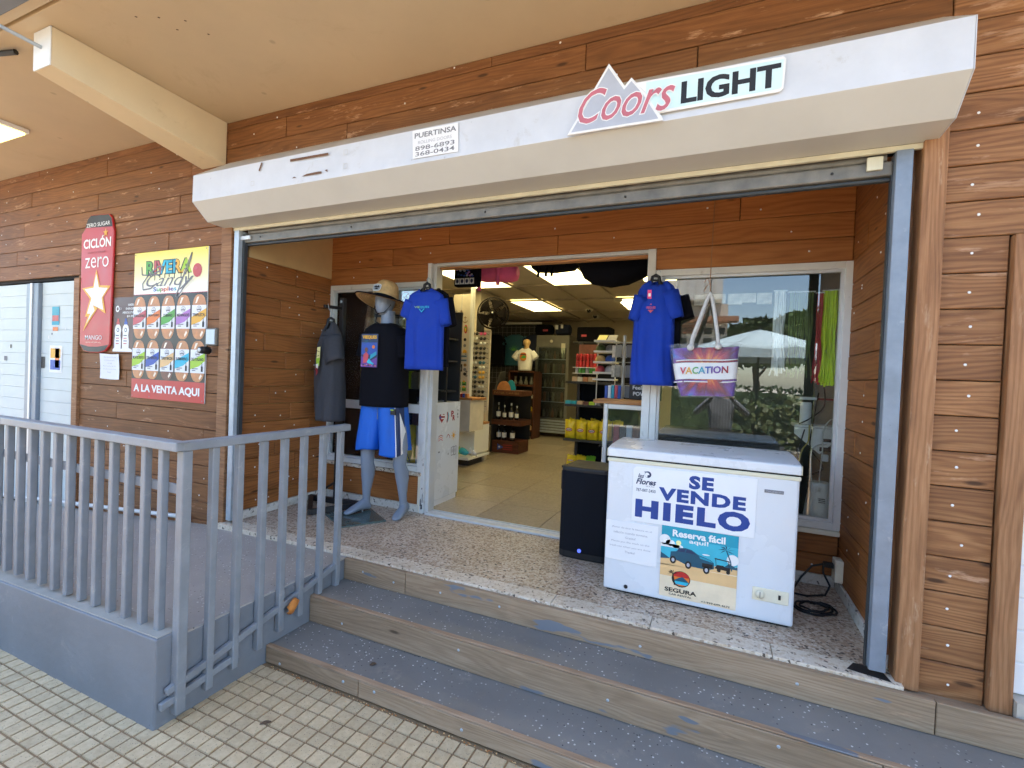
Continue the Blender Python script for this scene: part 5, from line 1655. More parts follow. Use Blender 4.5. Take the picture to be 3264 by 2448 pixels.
mb = MB(); mb.prism([(-3.054, .526, ZF + .001), (-2.69, .319, ZF + .001), (-2.488, .639, ZF + .001), (-2.84, .86, ZF + .001)], (0, 0, .011), 'plate_glass'); mb.build('plate', gb, .002)
MB().tube([(-2.83, .74, ZF + .012), (-2.83, .74, ZF + .045)], .006, 'galv', 8).build('foot_spigot', gb)

# ------------------------------------------------------------------ tote bag
tb = thing('tote_bag', 'clear wrapped tote bag printed VACATION hanging on a string', 'bag', (-.06, .75, 1.6))
m, nt, b = newmat('tote_print')
v = coords(nt)
dv = nd(nt, 'VectorMath', {0: v, 1: (0.0, 0.0, .165)}, operation='SUBTRACT')
sx = nd(nt, 'SeparateXYZ', {'Vector': dv.outputs[0]})
ang = nd(nt, 'Math', {0: sx.outputs[2], 1: sx.outputs[0]}, operation='ARCTAN2').outputs[0]
rad = nd(nt, 'VectorMath', {0: dv.outputs[0]}, operation='LENGTH').outputs['Value']
nz = nd(nt, 'TexNoise', {'Vector': nd(nt, 'CombineXYZ', {'X': mth(nt, 'MULTIPLY', ang, 3.0), 'Y': mth(nt, 'MULTIPLY', rad, 3.0), 'Z': 0.0}).outputs[0], 'Scale': 1.0, 'Detail': 3.0})
t_ = mth(nt, 'ADD', mth(nt, 'MULTIPLY', rad, 3.7), mth(nt, 'MULTIPLY', mth(nt, 'SUBTRACT', nz.outputs[0], .5), 0.9))
cc = ramp(nt, t_, [(0.10, srgb(230, 200, 50)), (0.28, srgb(216, 120, 30)), (0.44, srgb(170, 36, 40)), (0.60, srgb(96, 16, 52)), (0.78, srgb(110, 60, 160)), (0.96, srgb(24, 120, 190))])
nt.links.new(cc, b.inputs['Base Color']); b.inputs['Roughness'].default_value = .3
M['tote_print'] = m
rows = [(1.592, .160, .055, -.052), (1.66, .175, .06, -.062), (1.76, .188, .062, -.072), (1.86, .198, .05, -.078), (1.905, .204, .035, -.080)]
def bagring(z, w, d, cx, k=1.0, n=36):
    return [(cx + w * k * math.copysign(abs(math.cos(2 * PI * j / n)) ** .35, math.cos(2 * PI * j / n)), .75 + d * k * math.copysign(abs(math.sin(2 * PI * j / n)) ** .6, math.sin(2 * PI * j / n)) + .003 * math.sin(j * 2.3 + z * 30), z + .06 * (cx + w * k * math.cos(2 * PI * j / n) + .07)) for j in range(n)]


mb = MB(); mb.loft([bagring(*r_) for r_ in rows], 'tote_print', caps=True); mb.build('body', tb)
mb = MB()
mb.loft([bagring(z, w, d, cx, 1.02) for z, w, d, cx in ((1.700, .181, .0645, -.067), (1.753, .187, .0645, -.071), (1.806, .1925, .062, -.075))], 'white', caps=False)
mb.build('white_band', tb)
mb = MB()
for zz_, c_ in ((1.690, 'purple'), (1.815, 'red_dark'), (1.683, 'white'), (1.823, 'white')):
    mb.loft([bagring(zz_ - .003, .1875, .061, -.071, 1.015), bagring(zz_ + .003, .1885, .061, -.071, 1.015)], c_, caps=False)
mb.build('stripes', tb)
mb = MB(); mb.loft([bagring(z, w, d, cx, 1.03) for z, w, d, cx in ((1.582, .165, .066, -.052), (1.70, .185, .072, -.067), (1.86, .205, .062, -.079), (1.935, .212, .022, -.082))], 'clear_bag', caps=False); mb.build('plastic_wrap', tb)
f = Flat((-.07, .6805, 1.6), step=.001)
f.text('VACATION', -.152, .126, .135, .172, 'purple', 0, bold=.025, mats=['crimson', 'gold', 'green', 'teal', 'blue_print', 'purple', 'purple', 'red_dark'], skew=.06)
f.build('lettering', tb)
ro = MB()
for yy, s_ in ((.705, 1), (.80, .9)):
    ro.tube([(-.165, yy, 1.905), (-.155, yy, 1.97), (-.115, yy + .01, 2.10), (-.075, .745, 2.235), (-.062, .75, 2.262), (-.050, .745, 2.235), (-.025, yy + .01, 2.10), (-.005, yy, 1.975), (0.0, yy, 1.92)], .0115, 'rope', 10)
for xx in (-.165, 0.0):
    ro.lathe((xx, .70, 1.907 + (.06 * (xx + .1))), [(.002, -.02), (.014, -.019), (.022, -.008), (.022, .004), (.014, .012)], 'rope', 14, 'y')
ro.build('rope_handles', tb)
mb = MB(); mb.tube([(-.062, .75, 2.25), (-.066, .755, 2.34), (-.066, .80, 2.50), (-.066, .985, 2.98)], .003, 'twine', 6); mb.tube([(-.066, .75, 2.33), (-.09, .74, 2.30), (-.10, .735, 2.27)], .0025, 'twine', 5); mb.tube([(-.066, .75, 2.33), (-.085, .74, 2.36), (-.10, .735, 2.33)], .0025, 'twine', 5); mb.build('string', tb)

# ================================================================== shop interior
ZI = .40
si = struct(MB().box(-6.6, 1.05, YW + .071, 8.3, .28, ZI - .003, 'grout').build('shop_floor', origin=(0, 0, 0)))
ts = .605
shop_tile_mesh = None
mb = MB(); mb.box(0, ts - .006, 0, ts - .006, -.01, 0, 'shop_tile')
o = mb.build('floor_tile', si); tmesh = o.data; bpy.data.objects.remove(o)
for i in range(-7, 4):
    for j in range(0, 12):
        x, y = -1.92 + i * ts, YW + .09 + j * ts
        if x > .5: continue
        o = bpy.data.objects.new('floor_tile', tmesh); COL.objects.link(o); o.parent = si; o.location = (x, y, ZI)
for nm, a in (('shop_wall_left', (-6.7, -6.6, YW + .1, 8.3, .3, 3.62)), ('shop_wall_back', (-6.7, 1.1, 8.0, 8.2, .3, 3.62)), ('shop_wall_right', (.80, .95, YW + .30, 8.2, .3, 3.62))):
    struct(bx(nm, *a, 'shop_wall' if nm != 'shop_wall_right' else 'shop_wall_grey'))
struct(bx('shop_wall_front', -6.7, -3.55, YW + .16, YW + .26, .3, 3.62, 'shop_wall'))
ZK = 2.95
sce = struct(bx('shop_ceiling', -6.7, 1.0, YW + .17, 8.1, ZK + .035, ZK + .06, 'shop_wall'))
CX0, CY0, CS = -3.36 - .61 * 6, 2.48 - 1.22 * 2, .61
lights = {(6, 2), (8, 2), (10, 2), (6, 4), (9, 4), (4, 2), (12, 2)}  # last one is added out of view to brighten the right window goods
mb = MB(); mb.box(.008, .602, .008, 1.212, 0, .02, 'ceiling_tile'); o = mb.build('ceiling_panel', sce); cmesh = o.data; bpy.data.objects.remove(o)
bars = MB()
tro = None
lk = 0
lab = {(6, 2): 'lit ceiling troffer just inside the door behind the pink backpack', (8, 2): 'lit ceiling troffer behind the black duffel bag', (6, 4): 'lit ceiling troffer right of the wall fan', (9, 4): 'lit ceiling troffer partly hidden by the right blue shirt', (4, 2): 'lit ceiling troffer over the left window display', (11, 1): 'lit ceiling troffer close above the right window', (10, 2): 'lit ceiling troffer behind the right shop window'}
for i in range(0, 13):
    for j in range(1, 7):
        x, y = CX0 + i * CS, CY0 + j * 1.22 - 1.22 * 0
        if x < -6.6 or x > .95 or y + 1.22 < YW + .2 or y > 7.9: continue
        if (i, j) in lights:
            l_ = thing('ceiling_troffer', lab.get((i, j), 'added unseen ceiling lamp in row %s, column %s from the entrance' % (ORD[j - 1], ORD[i])), 'light', (x, y, ZK), 'lit troffers in the shop ceiling')
            b_ = MB(); b_.box(x + .02, x + .59, y + .02, y + 1.2, ZK + .006, ZK + .012, 'lamp_panel'); b_.build('diffuser', l_, origin=(x, y, ZK))
            b_ = MB()
            for q in ((x + .008, x + .02, y + .008, y + 1.212), (x + .59, x + .602, y + .008, y + 1.212), (x + .02, x + .59, y + .008, y + .02), (x + .02, x + .59, y + 1.2, y + 1.212)):
                b_.box(*q, ZK + .0, ZK + .02, 'white')
            b_.build('frame', l_)
        else:
            o = bpy.data.objects.new('ceiling_panel', cmesh); COL.objects.link(o); o.parent = sce; o.location = (0, 0, 0)
            o.matrix_parent_inverse = WM[sce.name].inverted(); o.location = (x, y, ZK)
        bars.box(x - .012, x + .008, y, y + 1.22, ZK - .004, ZK + .022, 'grid_bar'); bars.box(x + .008, x + .602, y - .006, y + .008, ZK - .003, ZK + .022, 'grid_bar')
bars.build('grid_bars', sce)
for k, (x, y) in enumerate(((-2.19, 5.93), (-2.27, 6.76), (-1.48, 4.93))):
    t = thing('ceiling_camera' if k < 2 else 'smoke_detector', ['round dome camera on the shop ceiling, nearer one', 'round dome camera on the shop ceiling, farther one', 'white round smoke detector on the shop ceiling'][k], 'camera' if k < 2 else 'detector', (x, y, ZK))
    MB().lathe((x, y, ZK - .001), [(.07, 0), (.07, -.03), (.05, -.045), (.001, -.05)], 'offwhite', 16).build('dome', t)
    if k < 2: MB().lathe((x, y - .04, ZK - .035), [(.001, -.03), (.035, -.025), (.04, .0)], 'lens_dark', 12, 'y').build('lens', t)

# white cabinet with souvenir stickers
wc = thing('display_pedestal', 'white pedestal with souvenir stickers just inside the door', 'cabinet', (-2.5, 1.4, ZI))
bx('panel', -2.62, -2.402, 1.215, 1.668, ZI + .055, 1.386, 'enamel', wc, .004)
bx('plinth', -2.60, -2.415, 1.25, 1.66, ZI, ZI + .054, 'white', wc)
PF = lambda: Flat((-2.402, 1.215, ZI), u=(0, 1, 0), n=(1, 0, 0), step=.0015)
f = PF()
heart = [(.10 + .055 * 16 * math.sin(t) ** 3 / 16, .84 + .05 * (13 * math.cos(t) - 5 * math.cos(2 * t) - 2 * math.cos(3 * t) - math.cos(4 * t)) / 16) for t in [2 * PI * k / 20 for k in range(20)]]
f.poly(heart, 'red_dark', 0); f.poly([(.05, .86), (.05, .83), (.09, .845)], 'blue_print', 2); f.line(((.08, .865), (.15, .86)), .012, 'white', 1); f.line(((.085, .835), (.14, .832)), .012, 'white', 1)
f.build('sticker', wc); f = PF()
f.line(((.20, .89), (.21, .84), (.195, .79)), .018, 'red_dark', 0); f.line(((.215, .885), (.225, .84), (.21, .80)), .014, 'sky_print', 0)
f.build('sticker', wc); f = PF()
f.text('P', .27, .84, .32, .90, 'red_dark', 0, bold=.04); f.text('R', .30, .80, .35, .855, 'red_dark', 0, bold=.04)
f.build('sticker', wc); f = PF()
f.line(((.385, .89), (.40, .91), (.42, .89)), .006, 'ink_grey', 0); f.ell(.40, .86, .012, .014, 'ink_grey', 0); f.ell(.405, .83, .01, .01, 'ink_grey', 0)
f.build('sticker', wc); f = PF()
for k in range(3): f.line(((.05, .66 - k * .02), (.09, .675 - k * .02), (.13, .66 - k * .02)), .007, ('red_dark', 'orange', 'crimson')[k], 0)
f.build('sticker', wc); f = PF()
f.line(((.20, .64), (.225, .67), (.25, .66), (.265, .63)), .008, 'red_dark', 0)
f.build('sticker', wc); f = PF()
f.ell(.335, .65, .022, .022, 'gold', 0)
for k in range(8): f.line(((.335 + .026 * math.cos(k * PI / 4), .65 + .026 * math.sin(k * PI / 4)), (.335 + .05 * math.cos(k * PI / 4), .65 + .05 * math.sin(k * PI / 4))), .006, 'gold', 0)
f.build('sticker', wc); f = PF()
f.rect(.055, .505, .085, .52, 'ink_grey', 0); f.poly([(.23, .475), (.245, .46), (.25, .485)], 'ink_grey', 0)
f.build('sticker', wc); f = PF()
for x in (.30, .35): f.line(((x, .45), (x + .045, .455), (x + .045, .54), (x, .53), (x, .45)), .006, 'ink_grey', 0); f.ell(x + .022, .495, .012, .02, 'ink_pale', 0)
f.build('sticker', wc); f = PF()



def goods(name, label, cat, x0, x1, y0, y1, z0, z1, cols, n, group=None, bev=.004):
    """a row of n single packs side by side, each its own object"""
    w = (x1 - x0) / n
    for k in range(n):
        hh = (z1 - z0) * rnd.uniform(.86, 1.0)
        o = bx(name, x0 + k * w + w * .04, x0 + (k + 1) * w - w * .04, y0, y1, z0, z0 + hh, cols[k % len(cols)], None, bev)
        tag(o, label + ', ' + ORD[k] + ' from the left', cat, group or label)


def cans(name, label, cat, x0, x1, y, z, hh, cols, n, group, prof):
    w = (x1 - x0) / n
    for k in range(n):
        r_ = w * .46
        c = (x0 + (k + .5) * w, y, z)
        q = hh * rnd.uniform(.8, 1.0) if prof != 'can' else hh
        pr = [(r_ * .85, 0), (r_, q * .06), (r_, q * .92), (r_ * .8, q), (.001, q)] if prof == 'can' else [(r_ * .9, 0), (r_, q * .05), (r_, q * .55), (r_ * .35, q * .78), (r_ * .33, q), (.001, q)]
        tag(MB().lathe(c, pr, cols[(k * 7 + int(z * 10)) % len(cols)], 10).build(name, origin=c), label + ', ' + ORD[k] + ' from the left', cat, group)


# anchor board, column behind, sunglasses tower, fan
ab = thing('pin_board', 'cream board full of small pinned souvenir anchors', 'board', (-3.15, 3.0, 1.4))
bx('board', -3.32, -3.04, 3.0, 3.05, 1.40, 2.74, 'board_cream', ab, .003)
bx('post', -3.055, -3.02, 2.985, 3.06, 1.0, 2.95, 'alu_white', ab, .003)
bx('groove', -3.192, -3.186, 2.996, 2.9995, 1.42, 2.73, 'ink_pale', ab)
f = Flat((-3.32, 2.9985, 1.40), step=.003)
def anchor(cx, cy, s_, c):
    f.line(((cx, cy + s_), (cx, cy - s_)), s_ * .18, c, 0); f.line(((cx - s_ * .5, cy + s_ * .55), (cx + s_ * .5, cy + s_ * .55)), s_ * .18, c, 0)
    f.line(((cx - s_ * .8, cy - s_ * .3), (cx - s_ * .5, cy - s_ * .8), (cx, cy - s_), (cx + s_ * .5, cy - s_ * .8), (cx + s_ * .8, cy - s_ * .3)), s_ * .2, c, 0)
for (x, y, s_, c) in ((.05, 1.09, .04, 'ink_grey'), (.13, 1.09, .04, 'tape_brown'), (.05, .98, .04, 'ink_grey'), (.19, 1.0, .045, 'straw_dark'), (.05, .87, .04, 'tape_brown'), (.12, .86, .045, 'ink_grey'), (.22, .55 + .0, .02, 'ink_black'), (.24, .14 + .14, .04, 'ink_black')):
    anchor(x, y, s_, c)
f.ell(.205, .87, .026, .058, 'red', 0, 12); f.ell(.205, .87, .016, .04, 'green', 1, 10); f.ell(.205, .86, .01, .025, 'gold', 2, 8)
for k in range(3):
    for j in range(2): f.ell(.05 + k * .075, .73 - j * .08, .022, .022, ('ink_grey', 'straw_dark', 'ink_black', 'red_dark', 'ink_pale', 'ink_grey')[k + 3 * j], 0, 9)
    f.poly([(.02 + k * .075, .55), (.085 + k * .075, .55), (.08 + k * .075, .585), (.05 + k * .075, .60), (.025 + k * .075, .585)], 'gold', 0)
for k in range(2):
    for j in range(2): f.rect(.02 + k * .125, .49 - j * .055, .12 + k * .125, .525 - j * .055, 'sign_grey', 0); f.rect(.03 + k * .125, .5 - j * .055, .11 + k * .125, .515 - j * .055, 'teal_dark', 1)
f.rect(.085, .30, .175, .40, 'ink_black', 0); f.text('VI', .10, .32, .16, .36, 'paper', 1)
for (x, y) in ((.035, .385), (.215, .39), (.215, .33), (.045, .27), (.13, .245), (.215, .27)): f.ell(x, y, .025, .022, rnd.choice(['ink_black', 'ink_grey', 'straw_dark']), 0, 8)
f.ell(.125, .20, .035, .028, 'green', 0, 10)
for k in range(3):
    for j in range(2): f.rect(.02 + k * .08, .04 + j * .075, .085 + k * .08, .09 + j * .075, 'green', 0); f.ell(.05 + k * .08, .095 + j * .075, .02, .015, 'gold', 1, 8); f.rect(.03 + k * .08, .05 + j * .075, .075 + k * .08, .062 + j * .075, 'ink_black', 1)
f.build('pinned_souvenirs', ab)
co = struct(bx('column', -3.72, -3.40, 3.95, 4.35, 1.0, 2.95, 'board_cream'), 'cream boxed column in the shop')
struct(bx('column_foot', -3.70, -3.42, 4.0, 4.3, ZI, 1.0, 'shop_wall'))
stw = thing('sunglasses_tower', 'tall cream rack holding rows of sunglasses', 'rack', (-3.24, 3.75, 1.1))
bx('back_panel', -3.38, -3.10, 3.72, 3.76, 1.14, 2.33, 'board_cream', stw, .003)
bx('side_panel', -3.40, -3.38, 3.60, 3.80, 1.0, 2.33, 'board_cream', stw, .003)
bx('foot', -3.36, -3.12, 3.7, 3.8, ZI, 1.14, 'shop_wall', stw)
sgp = None
for k in range(16):
    z = 2.27 - k * .071
    for c_, x in enumerate((-3.30, -3.17)):
        if sgp is None:
            mb = MB()
            for sx_ in (-.029, .029):
                mb.lathe((sx_, 0, 0), [(.001, -.004), (.022, -.004), (.026, 0), (.022, .004), (.001, .004)], 'lens_dark', 10, 'y')
            mb.box(-.012, .012, -.003, .003, .004, .010, 'ink_black'); mb.box(-.058, -.05, 0, .09, .004, .010, 'ink_black'); mb.box(.05, .058, 0, .09, .004, .010, 'ink_black')
            sgp = mb.build('sunglasses', None, origin=(0, 0, 0)); smesh = sgp.data; bpy.data.objects.remove(sgp)
            sg_m = [smesh]
            for cc_2 in ('pink', 'teal_dark', 'amber', 'alu'):
                m2 = smesh.copy(); m2.materials[0] = M[cc_2]; sg_m.append(m2)
        o = bpy.data.objects.new('sunglasses', rnd.choice(sg_m[:1] * 5 + sg_m[1:])); COL.objects.link(o)
        o.location = (x, 3.62, z); o.rotation_euler = (R(-8), 0, R(rnd.uniform(-6, 6)))
        tag(o, ['left', 'right'][c_] + ' pair of sunglasses in the ' + ORD[k] + ' row from the top of the tower rack', 'sunglasses', 'sunglasses on the tower rack')
fan = thing('wall_fan', 'dark round wall fan with wire cage near the shop ceiling', 'fan', (-3.0, 3.6, 2.3))
FC = Vector((-2.985, 3.55, 2.557)); frot = Matrix.Rotation(R(18), 3, 'Z')
def fp(x, y, z): return FC + frot @ Vector((x, y, z))
def fring(r_, y): return [fp(r_ * math.cos(2 * PI * k / 32), y, r_ * math.sin(2 * PI * k / 32)) for k in range(33)]
mb = MB()
for r_, y, w in ((.225, 0, .010), (.215, -.035, .004), (.17, -.06, .003), (.11, -.07, .003), (.055, -.075, .004), (.215, .045, .004), (.14, .07, .003)): mb.tube(fring(r_, y), w, 'fan_brown', 5)
for k in range(56):
    a = 2 * PI * k / 56
    mb.tube([fp(.05 * math.cos(a), -.075, .05 * math.sin(a)), fp(.15 * math.cos(a), -.064, .15 * math.sin(a)), fp(.215 * math.cos(a), -.035, .215 * math.sin(a)), fp(.224 * math.cos(a), .0, .224 * math.sin(a))], .0016, 'fan_brown', 4)
for k in range(56):
    a = 2 * PI * k / 56
    mb.tube([fp(.05 * math.cos(a), .09, .05 * math.sin(a)), fp(.14 * math.cos(a), .07, .14 * math.sin(a)), fp(.215 * math.cos(a), .04, .215 * math.sin(a))], .002, 'fan_brown', 4)
mb.build('cage', fan)
for k in range(5):
    a0 = 2 * PI * k / 5
    mb = MB(); mb.grid(lambda u, v, a0=a0: fp((.04 + .16 * u) * math.cos(a0 + (v - .5) * (.5 + .7 * u)), -.01 + .035 * (v - .5), (.04 + .16 * u) * math.sin(a0 + (v - .5) * (.5 + .7 * u))), 4, 4, 'fan_brown'); mb.build('blade', fan, solid=.002)
mb = MB(); mb.lathe((0, 0, 0), [(.001, -.085), (.045, -.08), (.05, -.06)], 'fan_brown', 16, 'y'); mb.v = [tuple(fp(*p)) for p in mb.v]; mb.build('hub', fan)
mb = MB(); mb.lathe((0, 0, 0), [(.001, -.09), (.012, -.088), (.014, -.08)], 'alu', 10, 'y'); mb.v = [tuple(fp(*p)) for p in mb.v]; mb.build('hub_badge', fan)
mb = MB(); mb.lathe((0, 0, 0), [(.05, .03), (.06, .06), (.055, .16), (.02, .18)], 'fan_brown', 14, 'y'); mb.v = [tuple(fp(*p)) for p in mb.v]; mb.build('motor', fan)
bx('bracket', -3.28, -3.20, 3.60, 3.72, 2.30, 2.57, 'black_plastic', fan, .01)
sqbar((-3.24, 3.66, 2.50), (-3.0, 3.70, 2.53), .04, 'black_plastic', 'arm', fan, .04)

# counters near the door, left
ct = thing('wood_counter', 'low souvenir counter with pale wooden edge left of the entrance', 'counter', (-3.0, 2.6, ZI))
bx('top', -3.40, -2.765, 2.60, 3.0, 1.345, 1.372, 'wood_shelf', ct, .003)
bx('body', -3.38, -2.80, 2.62, 3.0, .95, 1.344, 'board_cream', ct)
bx('lower_shelf', -3.32, -3.045, 3.05, 3.7, .955, .985, 'wood_shelf', ct, .003)
bx('white_panel', -3.32, -3.05, 3.25, 3.7, .56, .954, 'white', ct)
bx('base_shelf', -3.34, -3.03, 3.05, 3.7, .50, .535, 'white', ct, .003); bx('foot', -3.3, -3.1, 3.2, 3.6, ZI, .50, 'shelf_black', ct)
goods('trinket', 'tiny coloured trinket lined up on the low souvenir counter', 'souvenir', -3.34, -2.86, 2.64, 2.70, 1.373, 1.43, ['crimson', 'teal', 'paper', 'red_dark', 'blue_print', 'bread', 'green', 'straw'], 14)
goods('shot_glass', 'small shot glass on the lower souvenir shelf', 'glass', -3.30, -3.06, 3.08, 3.14, .986, 1.05, ['bottle_clear', 'bread_dark', 'ink_grey'], 7)
fp_ = thing('plush_fish', 'blue and white fish toy lying on the bottom shelf', 'toy', (-3.1, 3.2, .54))
mb = MB(); mb.loft([ring((-3.24 + .03 * k, 3.14, .60 + .01 * math.sin(k)), (0, .05 * s_, 0), (0, 0, .05 * s_), 12) for k, s_ in enumerate((.2, .7, 1, 1, .85, .5, .15))], 'sky_print'); mb.build('body', fp_)
mb = MB(); mb.grid(lambda u, v: (-3.06 + .12 * u, 3.12 + .02 * math.sin(u * 9), .565 + .09 * v * (1 - .5 * u) + .02 * math.sin(u * 12)), 8, 3, 'white'); mb.build('fin', fp_, solid=.004)
mb = MB(); mb.grid(lambda u, v: (-3.30 + .10 * u, 3.11, .56 + .12 * v * u), 5, 3, 'lime'); mb.build('tail', fp_, solid=.004)

# liquor stand
lq = thing('liquor_stand', 'brown and black floor stand with rows of rum bottles', 'stand', (-3.2, 4.8, ZI))
bx('base_box', -3.372, -2.90, 4.50, 4.95, ZI, .60, 'wood_dark', lq, .004)
f = Flat((-3.372, 4.499, ZI), step=.002)
f.poly([(.10, .04), (.10, .15), (.21, .095)], 'blue_print', 0); f.poly(star(.135, .096, .025, .01), 'white', 1)
for k in range(3): f.rect(.2, .055 + k * .035, .37, .07 + k * .035, 'red_dark', 0)
f.build('flag_print', lq)
for z in (.86, 1.345): bx('shelf', -3.385, -2.865, 4.47, 4.95, z, z + .085, 'wood_dark', lq, .003)
f = Flat((-3.385, 4.469, 1.345), step=.002); f.text('PANA CARIBE', .03, .025, .48, .06, 'straw_dark', 0); f.build('lettering', lq)
bx('back', -3.37, -2.88, 4.93, 4.95, .6, 1.345, 'black_plastic', lq)
mb = MB(); mb.prism([(-3.395, 4.46, ZI), (-3.395, 4.95, ZI), (-3.395, 4.95, 1.75), (-3.395, 4.72, 1.72), (-3.395, 4.50, 1.36)], (.02, 0, 0), 'shelf_black'); mb.build('side_panel', lq, .003)
bt = None
def bottle(x, y, z, s_, label, grp):
    global bt
    if bt is None:
        mb = MB(); mb.lathe((0, 0, 0), [(.001, 0), (.036, 0), (.037, .02), (.037, .15), (.030, .175), (.013, .205), (.012, .265), (.001, .265)], 'bottle_dark', 12)
        mb.lathe((0, 0, 0), [(.0375, .045), (.0378, .046), (.0378, .125), (.0375, .126)], 'paper', 12)
        mb.lathe((0, 0, 0), [(.0135, .235), (.014, .236), (.014, .275), (.001, .276)], 'alu', 8)
        o = mb.build('bottle', None, origin=(0, 0, 0)); bt = o.data; bpy.data.objects.remove(o)
    o = bpy.data.objects.new('bottle', bt); COL.objects.link(o); o.location = (x, y, z); o.scale = (s_, s_, s_)
    tag(o, label, 'bottle', grp)
for k, (x, s_) in enumerate(((-3.30, 1), (-3.20, 1), (-3.05, 1.05))): bottle(x, 4.6, .60, s_, ORD[k] + ' bottle from the left in the base of the liquor stand', 'rum bottles in the liquor stand')
for k, (x, s_) in enumerate(((-3.32, 1.0), (-3.21, .85), (-3.09, 1.0), (-2.99, .85))): bottle(x, 4.6, .945, s_, ORD[k] + ' bottle from the left on the middle shelf of the liquor stand', 'rum bottles in the liquor stand')
for k, (x, w, z, c) in enumerate(((-3.25, .24, .15, 'bread'), (-3.14, .16, .17, 'teal'))):
    o = MB().prism([(x + w * .5 * math.cos(PI * q / 12), 4.6 + .05 * k, 1.431 + z * math.sin(PI * q / 12)) for q in range(13)], (0, .03, 0), c).build('souvenir_box', origin=(x, 4.6, 1.43))
    tag(o, ['half round tan plaque on top of the liquor stand', 'half round teal plaque behind the tan one on the liquor stand'][k], 'souvenir')

# back left: wire grid with shirts, torso, brown bookshelf
gw = thing('wire_grid', 'black wire grid panel on the back wall hung with shirts', 'grid', (-4.4, 7.3, 1.5))
mb = MB()
for k in range(14): mb.box(-5.1 + k * .11, -5.094 + k * .11, 7.30, 7.306, 1.5, 2.8, 'ink_grey')
for k in range(12): mb.box(-5.1, -3.6, 7.294, 7.30, 1.5 + k * .115, 1.506 + k * .115, 'ink_grey')
mb.build('wires', gw); bx('board', -5.2, -3.55, 7.33, 7.36, .5, 2.84, 'shelf_black', gw); bx('top_bar', -5.2, -3.6, 7.25, 7.31, 2.84, 2.88, 'white', gw)
for k, (x, c, nm) in enumerate(((-4.17, 'teal_dark', 'dark teal t-shirt with palm leaf print on the wire grid'), (-4.66, 'black_cloth', 'black t-shirt on the wire grid beside the sunglasses'), (-3.72, 'navy_cloth', 'navy t-shirt on the wire grid beside the drinks fridge'))):
    t = thing('display_shirt', nm, 'shirt', (x, 7.15, 1.9))
    tee('fabric', t, (x, 7.18, 1.9), [(a, b * 1.1, .04, 0) for a, b, _, _ in ROWS], c, [((-.19, 0, .62), (-.29, 0, .47), .09, .09, .03, .03), ((.19, 0, .62), (.29, 0, .47), .09, .09, .03, .03)], 0, .008, k * 2.0, 20)
    if k == 0:
        f = Flat((x, 7.115, 1.9), step=.004)
        for q in range(7):
            a = R(20 + q * 23); f.poly([(0, .33), (.03 * math.cos(a - .3), .33 + .03 * math.sin(a - .3)), (.14 * math.cos(a), .33 + .14 * math.sin(a)), (.03 * math.cos(a + .3), .33 + .03 * math.sin(a + .3))], 'green', 0)
        f.build('chest_print', t)
bsf = thing('bookshelf', 'dark brown wooden shelf unit left of the drinks fridge', 'shelf', (-3.7, 6.5, ZI))
for x in (-3.97, -3.41): bx('side', x, x + .025, 6.42, 6.85, ZI, 1.76, 'wood_dark', bsf)
for z in (.55, .94, 1.20, 1.47, 1.755): bx('shelf', -3.945, -3.41, 6.41, 6.85, z, z + .03, 'wood_dark', bsf)
bx('back', -3.945, -3.41, 6.84, 6.85, ZI, 1.75, 'shelf_black', bsf)
for k in range(4):
    o = MB().lathe((-3.86 + k * .12, 6.55, 1.50), [(.001, 0), (.04, .0), (.048, .04), (.03, .08), (.018, .12), (.028, .17)], 'bottle_clear', 12).build('glass_jar', origin=(-3.86 + k * .12, 6.55, 1.5)); tag(o, ORD[k] + ' glass jar from the left on the brown shelf unit', 'jar', 'glass jars on the brown shelf unit')
for k, (z, c, nm) in enumerate(((.97, 'chips', 'yellow cap on the brown shelf unit'), (.58, 'straw', 'straw hat on the brown shelf unit'), (1.23, 'offwhite', 'beige cap on the brown shelf unit'))):
    o = MB().lathe((-3.55, 6.55, z), [(.14, 0), (.14, .008), (.095, .012), (.088, .06), (.05, .09), (.001, .095)], c, 18).build('cap', origin=(-3.55, 6.55, z)); tag(o, nm, 'cap')
to = thing('torso_display', 'cream torso form wearing a white printed t-shirt', 'mannequin', (-3.62, 6.4, 1.79))
tee('t_shirt', to, (-3.62, 6.45, 1.79), [(0, .135, .09, 0), (.15, .15, .10, 0), (.3, .165, .10, 0), (.40, .155, .085, 0), (.44, .10, .07, 0), (.46, .07, .06, 0)], 'paper', [((-.13, 0, .37), (-.24, -.01, .24), .075, .075, .07, .06), ((.13, 0, .37), (.235, -.01, .25), .075, .075, .07, .06)], 0, .006, 9, 22)
mb = MB(); mb.loft([ring((-3.60, 6.45, 1.79 + z), (w, 0, 0), (0, w * 1.05, 0), 16) for z, w in ((0, .07), (.3, .075), (.43, .055), (.47, .05), (.51, .05), (.56, .075), (.60, .075), (.635, .05), (.645, .01))], 'straw'); mb.build('form', to)
f = Flat((-3.66, 6.335, 2.0), step=.004); f.ell(.04, .07, .07, .085, 'orange', 0, 12, 3); f.poly([(-.02, .04), (.1, .04), (.1, .08), (.04, .1)], 'green', 1); f.rect(-.02, .10, .1, .13, 'bread_dark', 1); f.ell(.04, .02, .05, .015, 'gold', 1, 8); f.build('chest_print', to)

